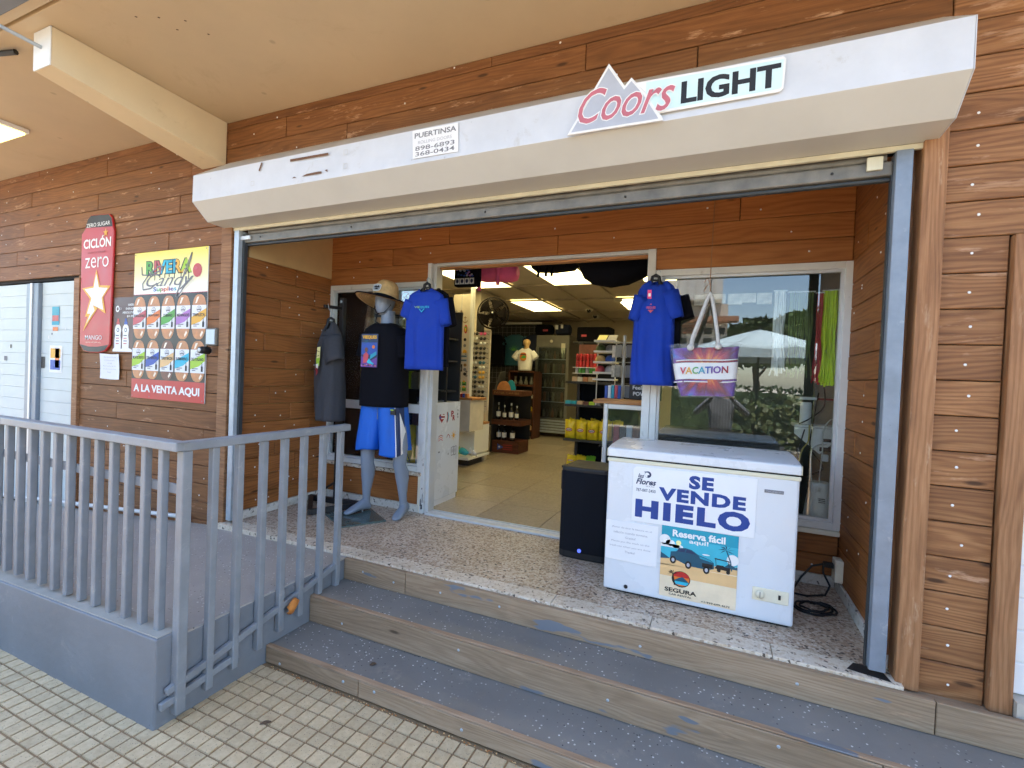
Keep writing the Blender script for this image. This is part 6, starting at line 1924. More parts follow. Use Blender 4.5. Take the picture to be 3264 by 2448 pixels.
# drinks fridge
fr = thing('drinks_fridge', 'tall grey glass door drinks fridge at the back of the shop', 'fridge', (-3.2, 7.2, ZI))
bx('carcass', -3.605, -2.855, 7.04, 7.75, .48, 2.575, 'fridge_grey', fr, .01)
bx('header', -3.595, -2.865, 7.005, 7.039, 2.32, 2.565, 'fridge_grey', fr, .006)
bx('interior', -3.54, -2.92, 7.025, 7.039, .82, 2.30, 'shelf_black', fr)
bx('door_stile', -3.60, -3.54, 6.99, 7.038, .80, 2.315, 'fridge_grey', fr, .004); bx('door_stile', -2.92, -2.86, 6.99, 7.038, .80, 2.315, 'fridge_grey', fr, .004)
for z in (1.15, 1.45, 1.75, 2.05): bx('wire_shelf', -3.54, -2.92, 6.96, 7.02, z, z + .012, 'galv', fr)
bx('door_pane', -3.54, -2.92, 6.952, 6.956, .82, 2.30, 'glass_cab', fr)
for k in range(5): bx('grille_slat', -3.60, -2.86, 6.99, 7.04, .50 + k * .058, .535 + k * .058, 'galv', fr, .004)
bx('notice', -3.03, -2.94, 6.983, 6.989, 2.10, 2.40, 'offwhite', fr)
MB().lathe((-3.26, 7.0, 2.44), [(.001, -.01), (.03, -.008), (.035, .003)], 'offwhite', 12, 'y').build('badge', fr)
for q_, z in enumerate((2.062, 1.762, 1.462, 1.162, .835)):
    cans('drink_bottle', 'cold bottle on fridge shelf ' + ORD[q_] + ' from the top', 'bottle', -3.52, -2.94, 6.99, z, .2, ['dim', 'bread_dark', 'dim', 'bottle_dark', 'bottle_clear', 'dim'], 9, 'drinks in the grey fridge', 'can' if q_ % 2 else 'bottle')
for k, (x0, x1, c, nm) in enumerate(((-3.68, -3.30, 'black_cloth', 'black duffel bag on top of the drinks fridge'), (-3.22, -2.90, 'navy_cloth', 'navy bag with white tags on top of the drinks fridge'))):
    t = thing('duffel_bag', nm, 'bag', ((x0 + x1) / 2, 7.2, 2.58))
    mb = MB(); mb.loft([ring((x0 + (x1 - x0) * q, 7.2, 2.70), (0, .14 * s_, 0), (0, 0, .12 * s_), 16, 3) for q, s_ in ((0, .6), (.08, .95), (.5, 1), (.92, .95), (1, .6))], c); mb.build('body', t)
    if k: bx('tag', x0 + .02, x0 + .08, 7.05, 7.056, 2.70, 2.79, 'paper', t); bx('tag', x0 + .14, x0 + .19, 7.05, 7.056, 2.72, 2.80, 'paper', t)
    else: bx('badge', x1 - .18, x1 - .07, 7.05, 7.056, 2.66, 2.70, 'crimson', t)
bcs = thing('storage_case', 'long black case on a high shelf right of the fridge', 'case', (-2.2, 6.5, 2.38))
bx('body', -2.55, -1.88, 6.42, 6.8, 2.40, 2.68, 'black_cloth', bcs, .03); bx('badge', -2.45, -2.35, 6.412, 6.419, 2.49, 2.53, 'crimson', bcs); bx('shelf', -2.6, -1.8, 6.40, 6.9, 2.36, 2.395, 'shelf_black', bcs)

# dark gondola with snacks
gd = thing('shop_shelving', 'dark metal shop shelving with snacks right of the doorway', 'shelving', (-1.4, 3.3, ZI))
bx('back_panel', -1.68, -.9, 3.62, 3.66, ZI, 2.15, 'speaker_grille', gd)
bx('upright', -1.70, -1.66, 3.55, 3.67, ZI, 2.15, 'shelf_black', gd)
for z in (.56, .905, 1.345, 1.635): bx('shelf', -1.76, -.95, 3.20, 3.62, z - .028, z, 'shelf_black', gd, .003)
bx('backing_cabinet', -1.64, -.9, 3.66, 3.9, ZI, 2.1, 'shelf_black', gd)
cans('soda_can', 'red soda can in the upper rack', 'can', -1.67, -1.40, 3.33, 1.905, .085, ['red', 'red_dark'], 6, 'soda cans on the dark shelving', 'can')
cans('soda_can', 'red soda can in the lower red row', 'can', -1.67, -1.40, 3.33, 1.819, .085, ['red_dark', 'red'], 6, 'soda cans on the dark shelving', 'can')
cans('soda_can', 'green soda can in the bottom rack', 'can', -1.67, -1.40, 3.31, 1.744, .062, ['green', 'green', 'sign_grey'], 6, 'soda cans on the dark shelving', 'can')
for z in (1.81, 1.735): bx('rack_rail', -1.69, -1.38, 3.26, 3.40, z, z + .008, 'white', gd)
bx('rack_sign', -1.68, -1.40, 3.5, 3.52, 2.0, 2.12, 'bread_dark', gd)
goods('carton', 'beige carton stacked on the top shelf of the dark shelving', 'carton', -1.70, -1.42, 3.28, 3.42, 1.636, 1.70, ['carton', 'offwhite', 'bread'], 4)
goods('candy_box', 'coloured candy box on the middle shelf of the dark shelving', 'candy', -1.76, -1.30, 3.22, 3.34, 1.346, 1.39, ['sky_print', 'teal', 'carton', 'bread_dark', 'lime', 'ink_grey'], 6)


def chipbag(x, y, z, w, hh, c, label, tilt=0.0, logo=True, grp='snack bags on the low shelf'):
    t = thing('chip_bag', label, 'snack', (x, y, z), grp)
    mb = MB()
    def fn(u, v, s_):
        e = math.sin(PI * u) ** .6 * math.sin(PI * min(.985, max(.015, v))) ** .5
        return (x + (u - .5) * w * (1 - .06 * math.sin(PI * v)), y + s_ * (.042 + .014 * noise.noise(Vector((u * 4 + x * 9, v * 5, s_)))) * e + tilt * v * hh + .005 * math.sin(u * 17 + v * 9 + x * 30), z + v * hh * (1 + .06 * math.sin(x * 40 + u * 3)) + .007 * math.sin(u * 20 + x * 50) * (v > .88))
    mb.grid(lambda u, v: fn(u, v, -1), 8, 10, c); mb.grid(lambda u, v: fn(1 - u, v, 1), 8, 10, c)
    mb.build('bag', t)
    if logo:
        f = Flat((x, y - .046 + tilt * hh * .5, z + hh * .5), step=.001)
        f.ell(0, 0, w * .33, hh * .10, 'red', 0, 14); f.ell(0, 0, w * .26, hh * .06, 'paper', 1, 14); f.rect(-w * .2, -hh * .02, w * .2, hh * .015, 'ink_navy', 2)
        f.build('logo', t)
for k in range(4): chipbag(-1.69 + k * .145, 3.27, .906, .135, .23, 'chips', ORD[k] + ' yellow chip bag from the left in the front row on the dark shelving', -.05, grp='chip bags on the dark shelving')
for k in range(5): chipbag(-1.66 + k * .14, 3.36, .908, .135, .25, 'chips', ORD[k] + ' yellow chip bag from the left behind the front row on the dark shelving', -.05, False, grp='chip bags on the dark shelving')
for k, (x, c) in enumerate(((-1.66, 'chips'), (-1.54, 'chips'), (-1.42, 'chips_green'))): chipbag(x, 3.27 + .01 * k, .562, .13, .13, c, ['leftmost yellow snack bag on the low shelf above the loudspeaker', 'middle yellow snack bag on the low shelf above the loudspeaker', 'green snack bag on the low shelf above the loudspeaker'][k], .3, k == 0)

# cap rack, wire carousel, glass cabinet
cr = thing('cap_rack', 'white tiered rack of folded caps in the doorway', 'rack', (-1.14, 2.7, 1.5))
for x in (-1.245, -1.04): MB().tube([(x, 2.72, 1.38), (x, 2.72, 2.12)], .006, 'white', 6).build('upright', cr)
for z in (1.66, 1.735, 1.85, 1.968, 2.085): bx('tray', -1.265, -1.02, 2.58, 2.80, z, z + .022, 'white', cr, .006)
MB().tube([(-1.14, 2.75, 1.38), (-1.14, 2.75, ZI)], .02, 'white', 8).build('pole', cr); bx('foot', -1.3, -.98, 2.6, 2.9, ZI, ZI + .03, 'white', cr, .004)
for z, cs2 in ((1.99, ('leaf_a', 'ink_grey')), (1.872, ('straw', 'blue_print')), (1.757, ('crimson', 'ink_pale'))):
    for k, x in enumerate((-1.20, -1.09)):
        o = MB().lathe((x, 2.66, z), [(.055, 0), (.056, .02), (.050, .045), (.03, .065), (.001, .07)], cs2[k], 14).build('cap', origin=(x, 2.66, z)); tag(o, ['left', 'right'][k] + ' folded cap on the ' + {1.99: 'upper', 1.872: 'middle', 1.757: 'lower'}[z] + ' tier of the white rack', 'cap', 'caps on the white tiered rack')
for k, x in enumerate((-1.19, -1.08)):
    o = MB().prism([(x - .05, 2.62, 2.108), (x + .05, 2.62, 2.108), (x + .06, 2.70, 2.17), (x - .04, 2.70, 2.17)], (0, .004, 0), 'pale_yellow' if k == 0 else 'ink_pale').build('leaflet', origin=(x, 2.62, 2.1)); tag(o, ['yellow leaflet on top of the white cap rack', 'grey leaflet on top of the white cap rack'][k], 'leaflet')
wcx = thing('wire_carousel', 'wire display spinner of blister packs behind the glass cabinet', 'rack', (-.86, 2.2, ZI))
MB().tube([(-.86, 2.2, 1.47), (-.86, 2.2, 2.12)], .016, 'alu', 8).build('pole', wcx)
mb = MB()
for z in (1.62, 1.85, 2.05):
    for a in range(5): mb.tube([(-.86, 2.2, z), (-.86 + .12 * math.cos(a * 1.257 + 3), 2.2 + .12 * math.sin(a * 1.257 + 3), z)], .003, 'galv', 4)
mb.build('hooks', wcx)
mb = MB()
for z in (1.50, 1.70, 1.90):
    for a in range(5): q = (-.86 + .09 * math.cos(a * 1.257 + 3), 2.2 + .09 * math.sin(a * 1.257 + 3)); mb.box(q[0] - .03, q[0] + .03, q[1] - .006, q[1] + .006, z, z + .12, ('wrap', 'bottle_clear', 'ink_grey', 'bread_dark', 'sign_grey')[a])
o = mb.build('blister_packs', wcx); o['kind'] = 'stuff'
gc = thing('glass_cabinet', 'aluminium framed glass display cabinet with wooden top beside the freezer', 'cabinet', (-.7, 1.6, ZI))
bx('top', -.95, -.50, 1.36, 1.82, 1.472, 1.502, 'wood_shelf', gc, .004)
for x, y in ((-.935, 1.80), (-.84, 1.385), (-.535, 1.385), (-.535, 1.80)): bx('post', x - .016, x + .016, y - .016, y + .016, ZI, 1.47, 'alu', gc, .006)
bx('rail', -.824, -.551, 1.372, 1.398, 1.43, 1.47, 'alu', gc, .004)
bx('pane', -.824, -.551, 1.384, 1.388, .8, 1.43, 'glass_cab', gc)
mb = MB(); mb.prism([(-.921, 1.784, .8), (-.853, 1.40, .8), (-.849, 1.40, .8), (-.917, 1.784, .8)], (0, 0, .66), 'glass_cab'); mb.build('pane', gc)
for z in (.8, 1.1): bx('shelf', -.9, -.55, 1.40, 1.78, z, z + .008, 'glass_cab', gc)
bx('base', -.93, -.53, 1.38, 1.80, ZI, .80, 'alu_white', gc)
goods('boxed_lure', 'dark boxed item inside the glass display cabinet', 'box', -.80, -.58, 1.5, 1.56, 1.109, 1.30, ['red_dark', 'ink_black', 'sign_grey', 'bread_dark'], 4)
bp = thing('battery_display', 'dark display reading Feel the POWER on the glass cabinet', 'display', (-.62, 1.75, 1.5))
bx('panel', -.72, -.44, 1.76, 1.80, 1.503, 1.70, 'ink_black', bp, .004)
f = Flat((-.72, 1.759, 1.503), step=.001); f.text('Feel the', .03, .09, .19, .125, 'white', 0, bold=.02); f.text('POWER', .035, .035, .20, .07, 'white', 0, bold=.03); f.ell(.06, .165, .012, .02, 'sand', 0); f.ell(.10, .165, .012, .02, 'sand', 0); f.build('lettering', bp)
goods('toothbrush_pack', 'blue toothbrush pack standing on the glass cabinet', 'pack', -.94, -.79, 1.74, 1.76, 1.503, 1.63, ['blue_print', 'paper', 'teal', 'crimson'], 5)

# bags hanging inside the door head
pk = thing('backpack', 'pink backpack hanging upside down inside the door head', 'backpack', (-2.18, 1.9, 2.65))
mb = MB(); mb.loft([ring((-2.42 + .48 * q, 1.95, 2.76 + .02 * math.sin(q * 4)), (0, .13 * s_, 0), (0, 0, .115 * s_), 20, 2.6) for q, s_ in ((0, .45), (.07, .8), (.2, .98), (.5, 1.02), (.8, .96), (.94, .75), (1, .35))], 'pink'); mb.build('body', pk)
for x, zb in ((-2.315, 2.545), (-2.10, 2.60)): MB().tube([(x, 1.83, 2.83), (x + .005, 1.80, 2.75), (x - .005, 1.81, 2.66), (x - .01, 1.83, zb)], [.030, .028, .022, .020], 'pink', 6).build('strap', pk)
mb = MB(); mb.grid(lambda u, v: (-2.36 + .3 * u, 1.815 - .015 * math.sin(PI * u), 2.69 + .10 * v), 6, 3, 'pink'); mb.build('pocket', pk, solid=.01)
MB().tube([(-2.43, 1.9, 2.82), (-2.44, 1.86, 2.70), (-2.40, 1.84, 2.63), (-2.36, 1.85, 2.66)], .012, 'pink', 6).build('strap', pk)
pb = thing('printed_bag', 'black bag printed with small blue figures beside the pink backpack', 'bag', (-2.4, 1.65, 2.55))
bx('body', -2.52, -2.24, 1.63, 1.72, 2.56, 2.78, 'black_cloth', pb, .02)
f = Flat((-2.52, 1.628, 2.56), step=.002); f.rect(.02, .015, .25, .085, 'ink_black', 0)
for k in range(4): f.rect(.025 + k * .055, .02, .075 + k * .055, .08, 'paper', 1); f.ell(.05 + k * .055, .05, .016, .022, 'ink_navy', 2, 9)
for k in range(26): f.ell(rnd.uniform(.04, .24), rnd.uniform(.10, .18), .014, .010, rnd.choice(['blue_print', 'sign_grey', 'ink_navy', 'violet']), 1 + k % 3, 7)
f.rect(.03, .195, .24, .21, 'carton', 1); f.build('printed_face', pb)
bdb = thing('backpack', 'black backpack hanging inside the door head between pink and duffel bags', 'backpack', (-1.55, 1.95, 2.73))
mb = MB(); mb.loft([ring((-1.78 + .48 * q, 1.95, 2.805), (0, .12 * s_, 0), (0, 0, .08 * s_), 16, 2.6) for q, s_ in ((0, .4), (.1, .85), (.5, 1), (.9, .85), (1, .4))], 'black_cloth'); mb.build('body', bdb)
for x in (-1.66, -1.58, -1.52): MB().tube([(x, 1.85, 2.78), (x - .01, 1.83, 2.72), (x - .015, 1.84, 2.665)], .014, 'black_cloth', 6).build('strap', bdb)
dfl = thing('duffel_bag', 'large black duffel bag hanging inside the door head at the right', 'bag', (-.85, 1.55, 2.5))
mb = MB(); mb.loft([[(a, b, c + .008 * math.sin(a * 30 + b * 20)) for a, b, c in ring((-1.16 + .68 * q, 1.52, 2.70 - .10 * s_ + .03 * q), (0, .15 * s_, 0), (0, 0, .125 * s_), 24, 2.4)] for q, s_ in ((0, .25), (.06, .62), (.18, .88), (.4, 1.02), (.62, 1.0), (.82, .82), (.95, .55), (1, .2))], 'black_cloth'); mb.build('body', dfl)

# ------------------------------------------------------------------ behind the right window
for nm, label, x0, x1, z0, z1, mt_, n_, r_ in (('lace_bundle', 'white bundle of shoelaces hanging behind the right window', .345, .405, 1.75, 2.32, 'lace_white', 18, .006), ('lace_bundle', 'thin green shoelaces hanging behind the right window', .43, .57, 1.73, 2.31, 'lace_green', 20, .0036), ('lace_bundle', 'red shoelaces hanging behind the neon yellow ones', .592, .625, 1.70, 2.30, 'lace_red', 10, .004), ('lace_bundle', 'neon yellow bundle of shoelaces in the right window', .628, .70, 1.69, 2.315, 'lace_yellow', 24, .007)):
    t = thing(nm, label, 'shoelaces', ((x0 + x1) / 2, 1.2, z0))
    mb = MB()
    for k in range(n_):
        x = x0 + (x1 - x0) * (k + .5) / n_; yb = 1.10 + rnd.uniform(-.018, .018); ph = rnd.uniform(0, 6); lo = z0 + rnd.uniform(-.01, .06)
        mb.tube([(x + .006 * math.sin(ph + q * 1.7) * q / 3 + (rnd.uniform(-.012, .012) if q == 6 else 0), yb + .004 * math.cos(ph + q), z1 + (lo - z1) * q / 6) for q in range(7)], r_, mt_, 4)
    mb.build('laces', t)
    bx('hook_bar', x0 - .01, x1 + .01, 1.09, 1.11, z1, z1 + .008, 'alu', t)
mb = MB(); mb.tube([(-.38, 1.16, 2.34), (.2, 1.16, 2.345), (.70, 1.16, 2.335)], .004, 'clear_bag', 6)
for k in range(9):
    pass
for k, x in enumerate((-.18, -.06, .05, .14, .24)):
    o = bx('hanging_packet', x, x + .095, 1.21, 1.222, 2.255 + .012 * (k % 2), 2.335, 'wrap', None, .002); tag(o, ORD[k] + ' wrapped packet from the left along the top of the right window', 'packet', 'packets along the top of the right window')
    f = Flat((x, 1.2095, 2.262), step=.0006)
ws = thing('wall_shelf', 'white bracket shelf with router cables behind the right window', 'shelf', (.64, 1.35, 1.2))
bx('board', .545, .795, 1.31, 1.5, 1.587, 1.605, 'white', ws, .002); bx('red_edge', .655, .795, 1.303, 1.309, 1.588, 1.604, 'red_dark', ws)
bx('lower_board', .525, .795, 1.31, 1.5, 1.392, 1.408, 'white', ws, .002)
mb = MB(); mb.prism([(.525, 1.302, 1.39), (.525, 1.302, 1.345), (.685, 1.302, 1.21), (.775, 1.302, 1.31), (.775, 1.302, 1.39)], (0, .006, 0), 'white'); mb.build('bracket_plate', ws, .001)
rt = thing('router', 'white cylindrical router on the bracket shelf behind the right window', 'router', (.595, 1.38, 1.41))
MB().lathe((.597, 1.36, 1.41), [(.001, .0), (.034, 0), (.036, .01), (.036, .150), (.03, .158), (.001, .158)], 'white', 20).build('body', rt)
psn = 0
for (a, b, c, d) in ((.698, .795, 1.298, 1.322), (.682, .795, 1.231, 1.262)):
    o = bx('power_adapter', a, b, 1.30, 1.36, c, d, 'black_plastic', None, .004); tag(o, ['upper black power adapter under the bracket shelf', 'lower black power adapter under the bracket shelf'][psn], 'adapter'); psn += 1
o = bx('power_adapter', .703, .742, 1.31, 1.36, 1.161, 1.208, 'white', None, .005); tag(o, 'white power adapter below the black ones', 'adapter')
dv_ = thing('white_blender', 'white tapered appliance base standing inside the right window corner', 'appliance', (.68, 1.2, .78))
mb = MB(); mb.loft([ring((.675, 1.20, z), (w, 0, 0), (0, w, 0), 20, 2.6) for z, w in ((.77, .082), (.80, .085), (.90, .074), (1.0, .060), (1.03, .058), (1.035, .05))], 'white'); mb.build('body', dv_)
bx('plinth', .58, .79, 1.10, 1.35, .50, .769, 'shop_wall_grey', dv_)
for k in range(6): bx('vent_slot', .662, .70, 1.1265 + .004 * (k < 3), 1.130 + .004 * (k < 3), .85 + k * .012 + (.02 if k > 2 else 0), .855 + k * .012 + (.02 if k > 2 else 0), 'ink_black', dv_)
cbs = [('white cable looping down from the adapters behind the right window', 'cable_white', [(.79, 1.27, 1.46), (.73, 1.25, 1.46), (.69, 1.24, 1.38), (.69, 1.24, 1.25), (.675, 1.2, 1.10), (.66, 1.13, .98)]), ('second white cable bowing left behind the right window', 'cable_white', [(.72, 1.28, 1.285), (.65, 1.25, 1.27), (.62, 1.22, 1.20), (.62, 1.16, 1.0), (.58, 1.10, .84), (.60, 1.10, .79)]), ('black cable dropping diagonally below the router', 'black_plastic', [(.60, 1.33, 1.41), (.57, 1.27, 1.32), (.545, 1.24, 1.22), (.53, 1.22, 1.10)]), ('thin yellow cable below the bracket shelf', 'cable_yellow', [(.615, 1.30, 1.41), (.61, 1.28, 1.30), (.575, 1.26, 1.24), (.55, 1.24, 1.14)]), ('black cable hanging straight beside the router', 'black_plastic', [(.66, 1.29, 1.64), (.64, 1.28, 1.50), (.63, 1.28, 1.40), (.625, 1.28, 1.25), (.70, 1.26, 1.12), (.56, 1.2, 1.05)]), ('black cable hanging from the neon yellow laces', 'black_plastic', [(.68, 1.25, 1.70), (.69, 1.26, 1.55), (.62, 1.30, 1.46), (.55, 1.29, 1.415)])]
for lb, mt_, pts in cbs:
    pp_ = []
    for k in range(len(pts) - 1):
        p0, p1, p2, p3 = [Vector(pts[max(0, min(len(pts) - 1, k + q))]) for q in (-1, 0, 1, 2)]
        for t in [q / 6 for q in range(6)]:
            pp_.append(.5 * ((2 * p1) + (p2 - p0) * t + (2 * p0 - 5 * p1 + 4 * p2 - p3) * t * t + (3 * p1 - p0 - 3 * p2 + p3) * t ** 3))
    pp_.append(Vector(pts[-1]))
    tag(MB().tube(pp_, .0045, mt_, 6).build('cable', origin=pts[-1]), lb, 'cable')
struct(bx('dark_backdrop', -.40, .80, 2.30, 2.34, ZI, 2.95, 'dim_green'), 'added dull green backdrop behind the right window')  # added to darken the view inside so the pane's reflection shows
dk = thing('shop_desk', 'dark counter with paper bags behind the right window', 'counter', (.0, 1.7, ZI))
bx('top', -.42, .42, 1.32, 2.1, 1.24, 1.265, 'shelf_black', dk, .004); bx('front', -.42, .42, 1.36, 1.40, ZI, 1.24, 'shelf_black', dk)
# ------------------------------------------------------------------ behind the left window
wfs = thing('floor_sign', 'yellow caution floor sign behind the left window', 'sign', (-2.69, 1.25, .5))
mb = MB(); mb.prism([(-2.80, 1.20, ZI), (-2.60, 1.20, ZI), (-2.66, 1.25, 1.20), (-2.745, 1.25, 1.20)], (0, .012, 0), 'yellow'); mb.build('panel', wfs, .003)
mb = MB(); mb.prism([(-2.80, 1.36, ZI), (-2.60, 1.36, ZI), (-2.66, 1.275, 1.20), (-2.745, 1.275, 1.20)], (0, .012, 0), 'yellow'); mb.build('panel', wfs, .003)
f = Flat((-2.76, 1.205, .80), v=(0, .07, 1), step=.006); f.text('CAUTION', 0.0, .16, .10, .18, 'red_dark', 0, bold=.02); f.line(((0.0, .01), (.045, .09), (.09, .01), (0.0, .01)), .008, 'ink_black', 0); f.build('lettering', wfs)
psg = thing('no_smoking_sign', 'white no smoking sign inside the left window', 'sign', (-2.68, 1.06, 2.28))
bx('sheet', -2.757, -2.60, 1.052, 1.055, 2.27, 2.43, 'paper', psg)
f = Flat((-2.757, 1.0515, 2.27), step=.001); f.ell(.075, .09, .05, .05, 'red', 0); f.ell(.075, .09, .04, .04, 'paper', 1); f.line(((.045, .06), (.105, .12)), .01, 'red', 2); f.rect(.05, .085, .10, .095, 'ink_black', 2); f.text('NO SMOKING', .02, .012, .13, .026, 'ink_black', 1); f.build('printed_face', psg)
lv = thing('window_rack', 'wire rack of wrapped goods filling the left window', 'rack', (-3.0, 1.35, ZI))
for x in (-3.50, -2.98, -2.45): bx('upright', x, x + .02, 1.42, 1.44, ZI, 2.35, 'shelf_black', lv)
for z in (.80, 1.15, 1.50, 1.80, 2.02): bx('shelf', -3.52, -2.43, 1.32, 1.62, z - .015, z, 'shelf_black', lv)
bx('back_cloth', -3.54, -2.42, 1.66, 1.68, ZI, 2.3, 'shelf_black', lv); bx('top_band', -3.52, -2.44, 1.12, 1.14, 2.28, 2.44, 'carton', lv)
goods('wrapped_pack', 'plastic wrapped bundle on the top of the left window rack', 'pack', -3.50, -2.62, 1.16, 1.30, 2.025, 2.20, ['amber', 'wrap', 'carton', 'amber', 'ink_grey'], 6, bev=.03)
goods('wrapped_pack', 'crumpled clear bag on the upper shelf of the left window rack', 'pack', -3.48, -2.62, 1.16, 1.32, 1.805, 1.99, ['wrap', 'wrap', 'offwhite'], 4, bev=.04)
goods('toy_pack', 'small green and white toy pack in the left window', 'toy', -3.46, -2.45, 1.20, 1.30, 1.505, 1.70, ['bottle_clear', 'lime', 'ink_grey', 'wrap', 'green', 'bread_dark', 'shelf_black'], 12, bev=.02)
goods('toy_pack', 'small dark toy pack low in the left window', 'toy', -3.46, -2.45, 1.20, 1.30, 1.155, 1.29, ['bottle_clear', 'shelf_black', 'bread_dark', 'amber', 'ink_grey'], 9, bev=.02)
goods('shoe_box', 'dim storage box on the bottom of the left window rack', 'box', -3.46, -2.85, 1.20, 1.34, .805, 1.05, ['bread_dark', 'ink_grey', 'shelf_black'], 4, bev=.01)

# ================================================================== across the street (seen in the window)
def leafcloud(mb, c, rx, ry, rz, n, size, mat):
    for _ in range(n):
        while True:
            p = Vector((rnd.uniform(-1, 1), rnd.uniform(-1, 1), rnd.uniform(-1, 1)))
            if .25 < p.length < 1 + .25 * noise.noise(p * 2.3 + Vector(c)): break
        q = Vector(c) + Vector((p.x * rx, p.y * ry, p.z * rz))
        a = Vector((rnd.uniform(-1, 1), rnd.uniform(-1, 1), rnd.uniform(-.6, .6))).normalized() * size * rnd.uniform(.6, 1.3)
        b = a.orthogonal().normalized() * size * rnd.uniform(.3, .6)
        mb.add([q - a, q + b, q + a, q - b], [(0, 1, 2, 3)], mat)


def tree(label, x, y, hgt, rx, n, mat, size=.28):
    t = thing('street_tree', label, 'tree', (x, y, 0), 'trees across the street')
    mb = MB()
    mb.tube([(x, y, 0), (x + .1, y, hgt * .3), (x - .1, y + .1, hgt * .55), (x, y, hgt * .8)], [.22, .17, .11, .04], 'bark', 8)
    for k in range(5):
        a = k * 1.3
        mb.tube([(x, y, hgt * (.35 + .06 * k)), (x + rx * .35 * math.cos(a), y + rx * .35 * math.sin(a), hgt * (.55 + .05 * k)), (x + rx * .7 * math.cos(a), y + rx * .7 * math.sin(a), hgt * (.66 + .05 * k))], [.09, .05, .02], 'bark', 6)
    mb.build('trunk', t)
    mb = MB()
    for k in range(8):
        a = k * .785 + rnd.uniform(-.3, .3); r_ = rx * rnd.uniform(.2, .62)
        leafcloud(mb, (x + r_ * math.cos(a), y + r_ * math.sin(a), hgt * rnd.uniform(.56, .88)), rx * .45, rx * .45, hgt * .16, n // 8, size, mat)
    mb.build('crown', t)


for (x, y, h_, rx, m_, lb) in ((1.9, -24, 5.6, 2.2, 'leaf_a', 'broad dark green tree across the street behind the umbrella'), (4.6, -25, 5.9, 2.8, 'leaf_a', 'large green tree across the street right of the umbrella'), (8.5, -27, 7.0, 3.2, 'leaf_b', 'yellow green tree across the street at the far right'), (13.5, -25, 6.5, 3.2, 'leaf_a', 'dense dark tree across the street beyond the yellow green one'), (-12, -26, 7.0, 3.4, 'leaf_a', 'big dark tree across the street left of the cafe building'), (-19, -24, 6.2, 3.0, 'leaf_b', 'yellow green tree across the street at the far left')):
    tree(lb, x, y, h_, rx, 2600, m_)
fb = thing('cafe_building', 'cream low building with overhanging metal roof across the street', 'building', (-3.2, -24, 0))
bx('wall', -8.0, .4, -28, -22.6, 0, 5.9, 'far_wall', fb); bx('roof', -8.6, .1, -29, -21.6, 6.0, 7.1, 'far_roof', fb, .03)
for k in range(20): bx('roof_rib', -8.5 + k * .43, -8.44 + k * .43, -21.61, -21.56, 6.02, 7.08, 'far_wall', fb)
bx('canopy_band', -8.2, .9, -22.59, -21.7, 4.9, 5.15, 'far_brown', fb)
for k in range(5):
    for j in range(3): bx('window', -2.6 + k * .62, -2.2 + k * .62, -22.59, -22.54, 3.2 + j * .55, 3.55 + j * .55, 'far_dark', fb)
bx('door', -4.5, -3.5, -22.59, -22.53, 0, 2.4, 'far_dark', fb); bx('shop_sign', -3.0, -.9, -22.58, -22.50, 4.35, 4.8, 'far_brown', fb)
f = Flat((-3.0, -22.49, 4.35), u=(-1, 0, 0), n=(0, 1, 0), step=.01); f.text('CON CAFE', -2.0, .1, -.1, .35, 'ink_black', 0, bold=.03); f.build('lettering', fb)
um = thing('patio_umbrella', 'pale grey patio umbrella over a table across the pavement', 'umbrella', (.75, -6.2, 0))
UC = Vector((.75, -6.0, 0))
nseg = 8
mb = MB()
for k in range(nseg):
    a0, a1 = 2 * PI * (k + .5) / nseg, 2 * PI * (k + 1.5) / nseg
    def fn(u, v, a0=a0, a1=a1):
        r_ = 1.35 * v
        p = Vector((math.cos(a0), math.sin(a0), 0)).lerp(Vector((math.cos(a1), math.sin(a1), 0)), u) * r_
        return UC + p + Vector((0, 0, 2.80 - .42 * v ** 1.1 - .05 * math.sin(PI * u) * v))
    mb.grid(fn, 4, 5, 'umbrella')
    b0 = [fn(u / 4, 1) for u in range(5)]
    mb.add(b0 + [p + Vector((0, 0, -.2 + .05 * math.sin(PI * q / 4))) for q, p in enumerate(b0)], [(q, q + 1, q + 6, q + 5) for q in range(4)], 'umbrella')
mb.build('canopy', um, solid=.006)
MB().tube([UC, UC + Vector((0, 0, 2.85))], .025, 'far_dark', 8).build('pole', um)
MB().lathe(UC, [(.3, 0), (.3, .06), (.05, .08)], 'concrete', 16).build('base', um)
sb = thing('planter_shrub', 'leafy sea grape shrub in a concrete planter by the kerb', 'shrub', (1.0, -5.0, 0))
bx('planter', .25, 1.75, -5.25, -4.75, 0, .55, 'concrete', sb, .02)
mb = MB()
for _ in range(900):
    p = Vector((rnd.uniform(.2, 1.75), rnd.gauss(-5.0, .2), rnd.uniform(.6, 1.72)))
    if p.z > 1.45 + .25 * noise.noise(p * 2): continue
    nrm = Vector((rnd.uniform(-.6, .6), rnd.uniform(.2, 1), rnd.uniform(-.2, .8))).normalized(); a = nrm.orthogonal().normalized(); b = nrm.cross(a); r_ = rnd.uniform(.035, .06)
    mb.face([p + a * r_ * math.cos(q * PI / 3.5) + b * r_ * math.sin(q * PI / 3.5) for q in range(7)], rnd.choice(['leaf_b', 'leaf_b', 'leaf_a']))
mb.build('foliage', sb)
mb = MB()
for k in range(7): mb.tube([(.5 + k * .17, -5.0, .5), (.45 + k * .18, -5.0 + .05 * math.sin(k), 1.0), (.4 + k * .2, -5.0, 1.45)], [.02, .015, .008], 'bark', 5)
mb.build('stems', sb)

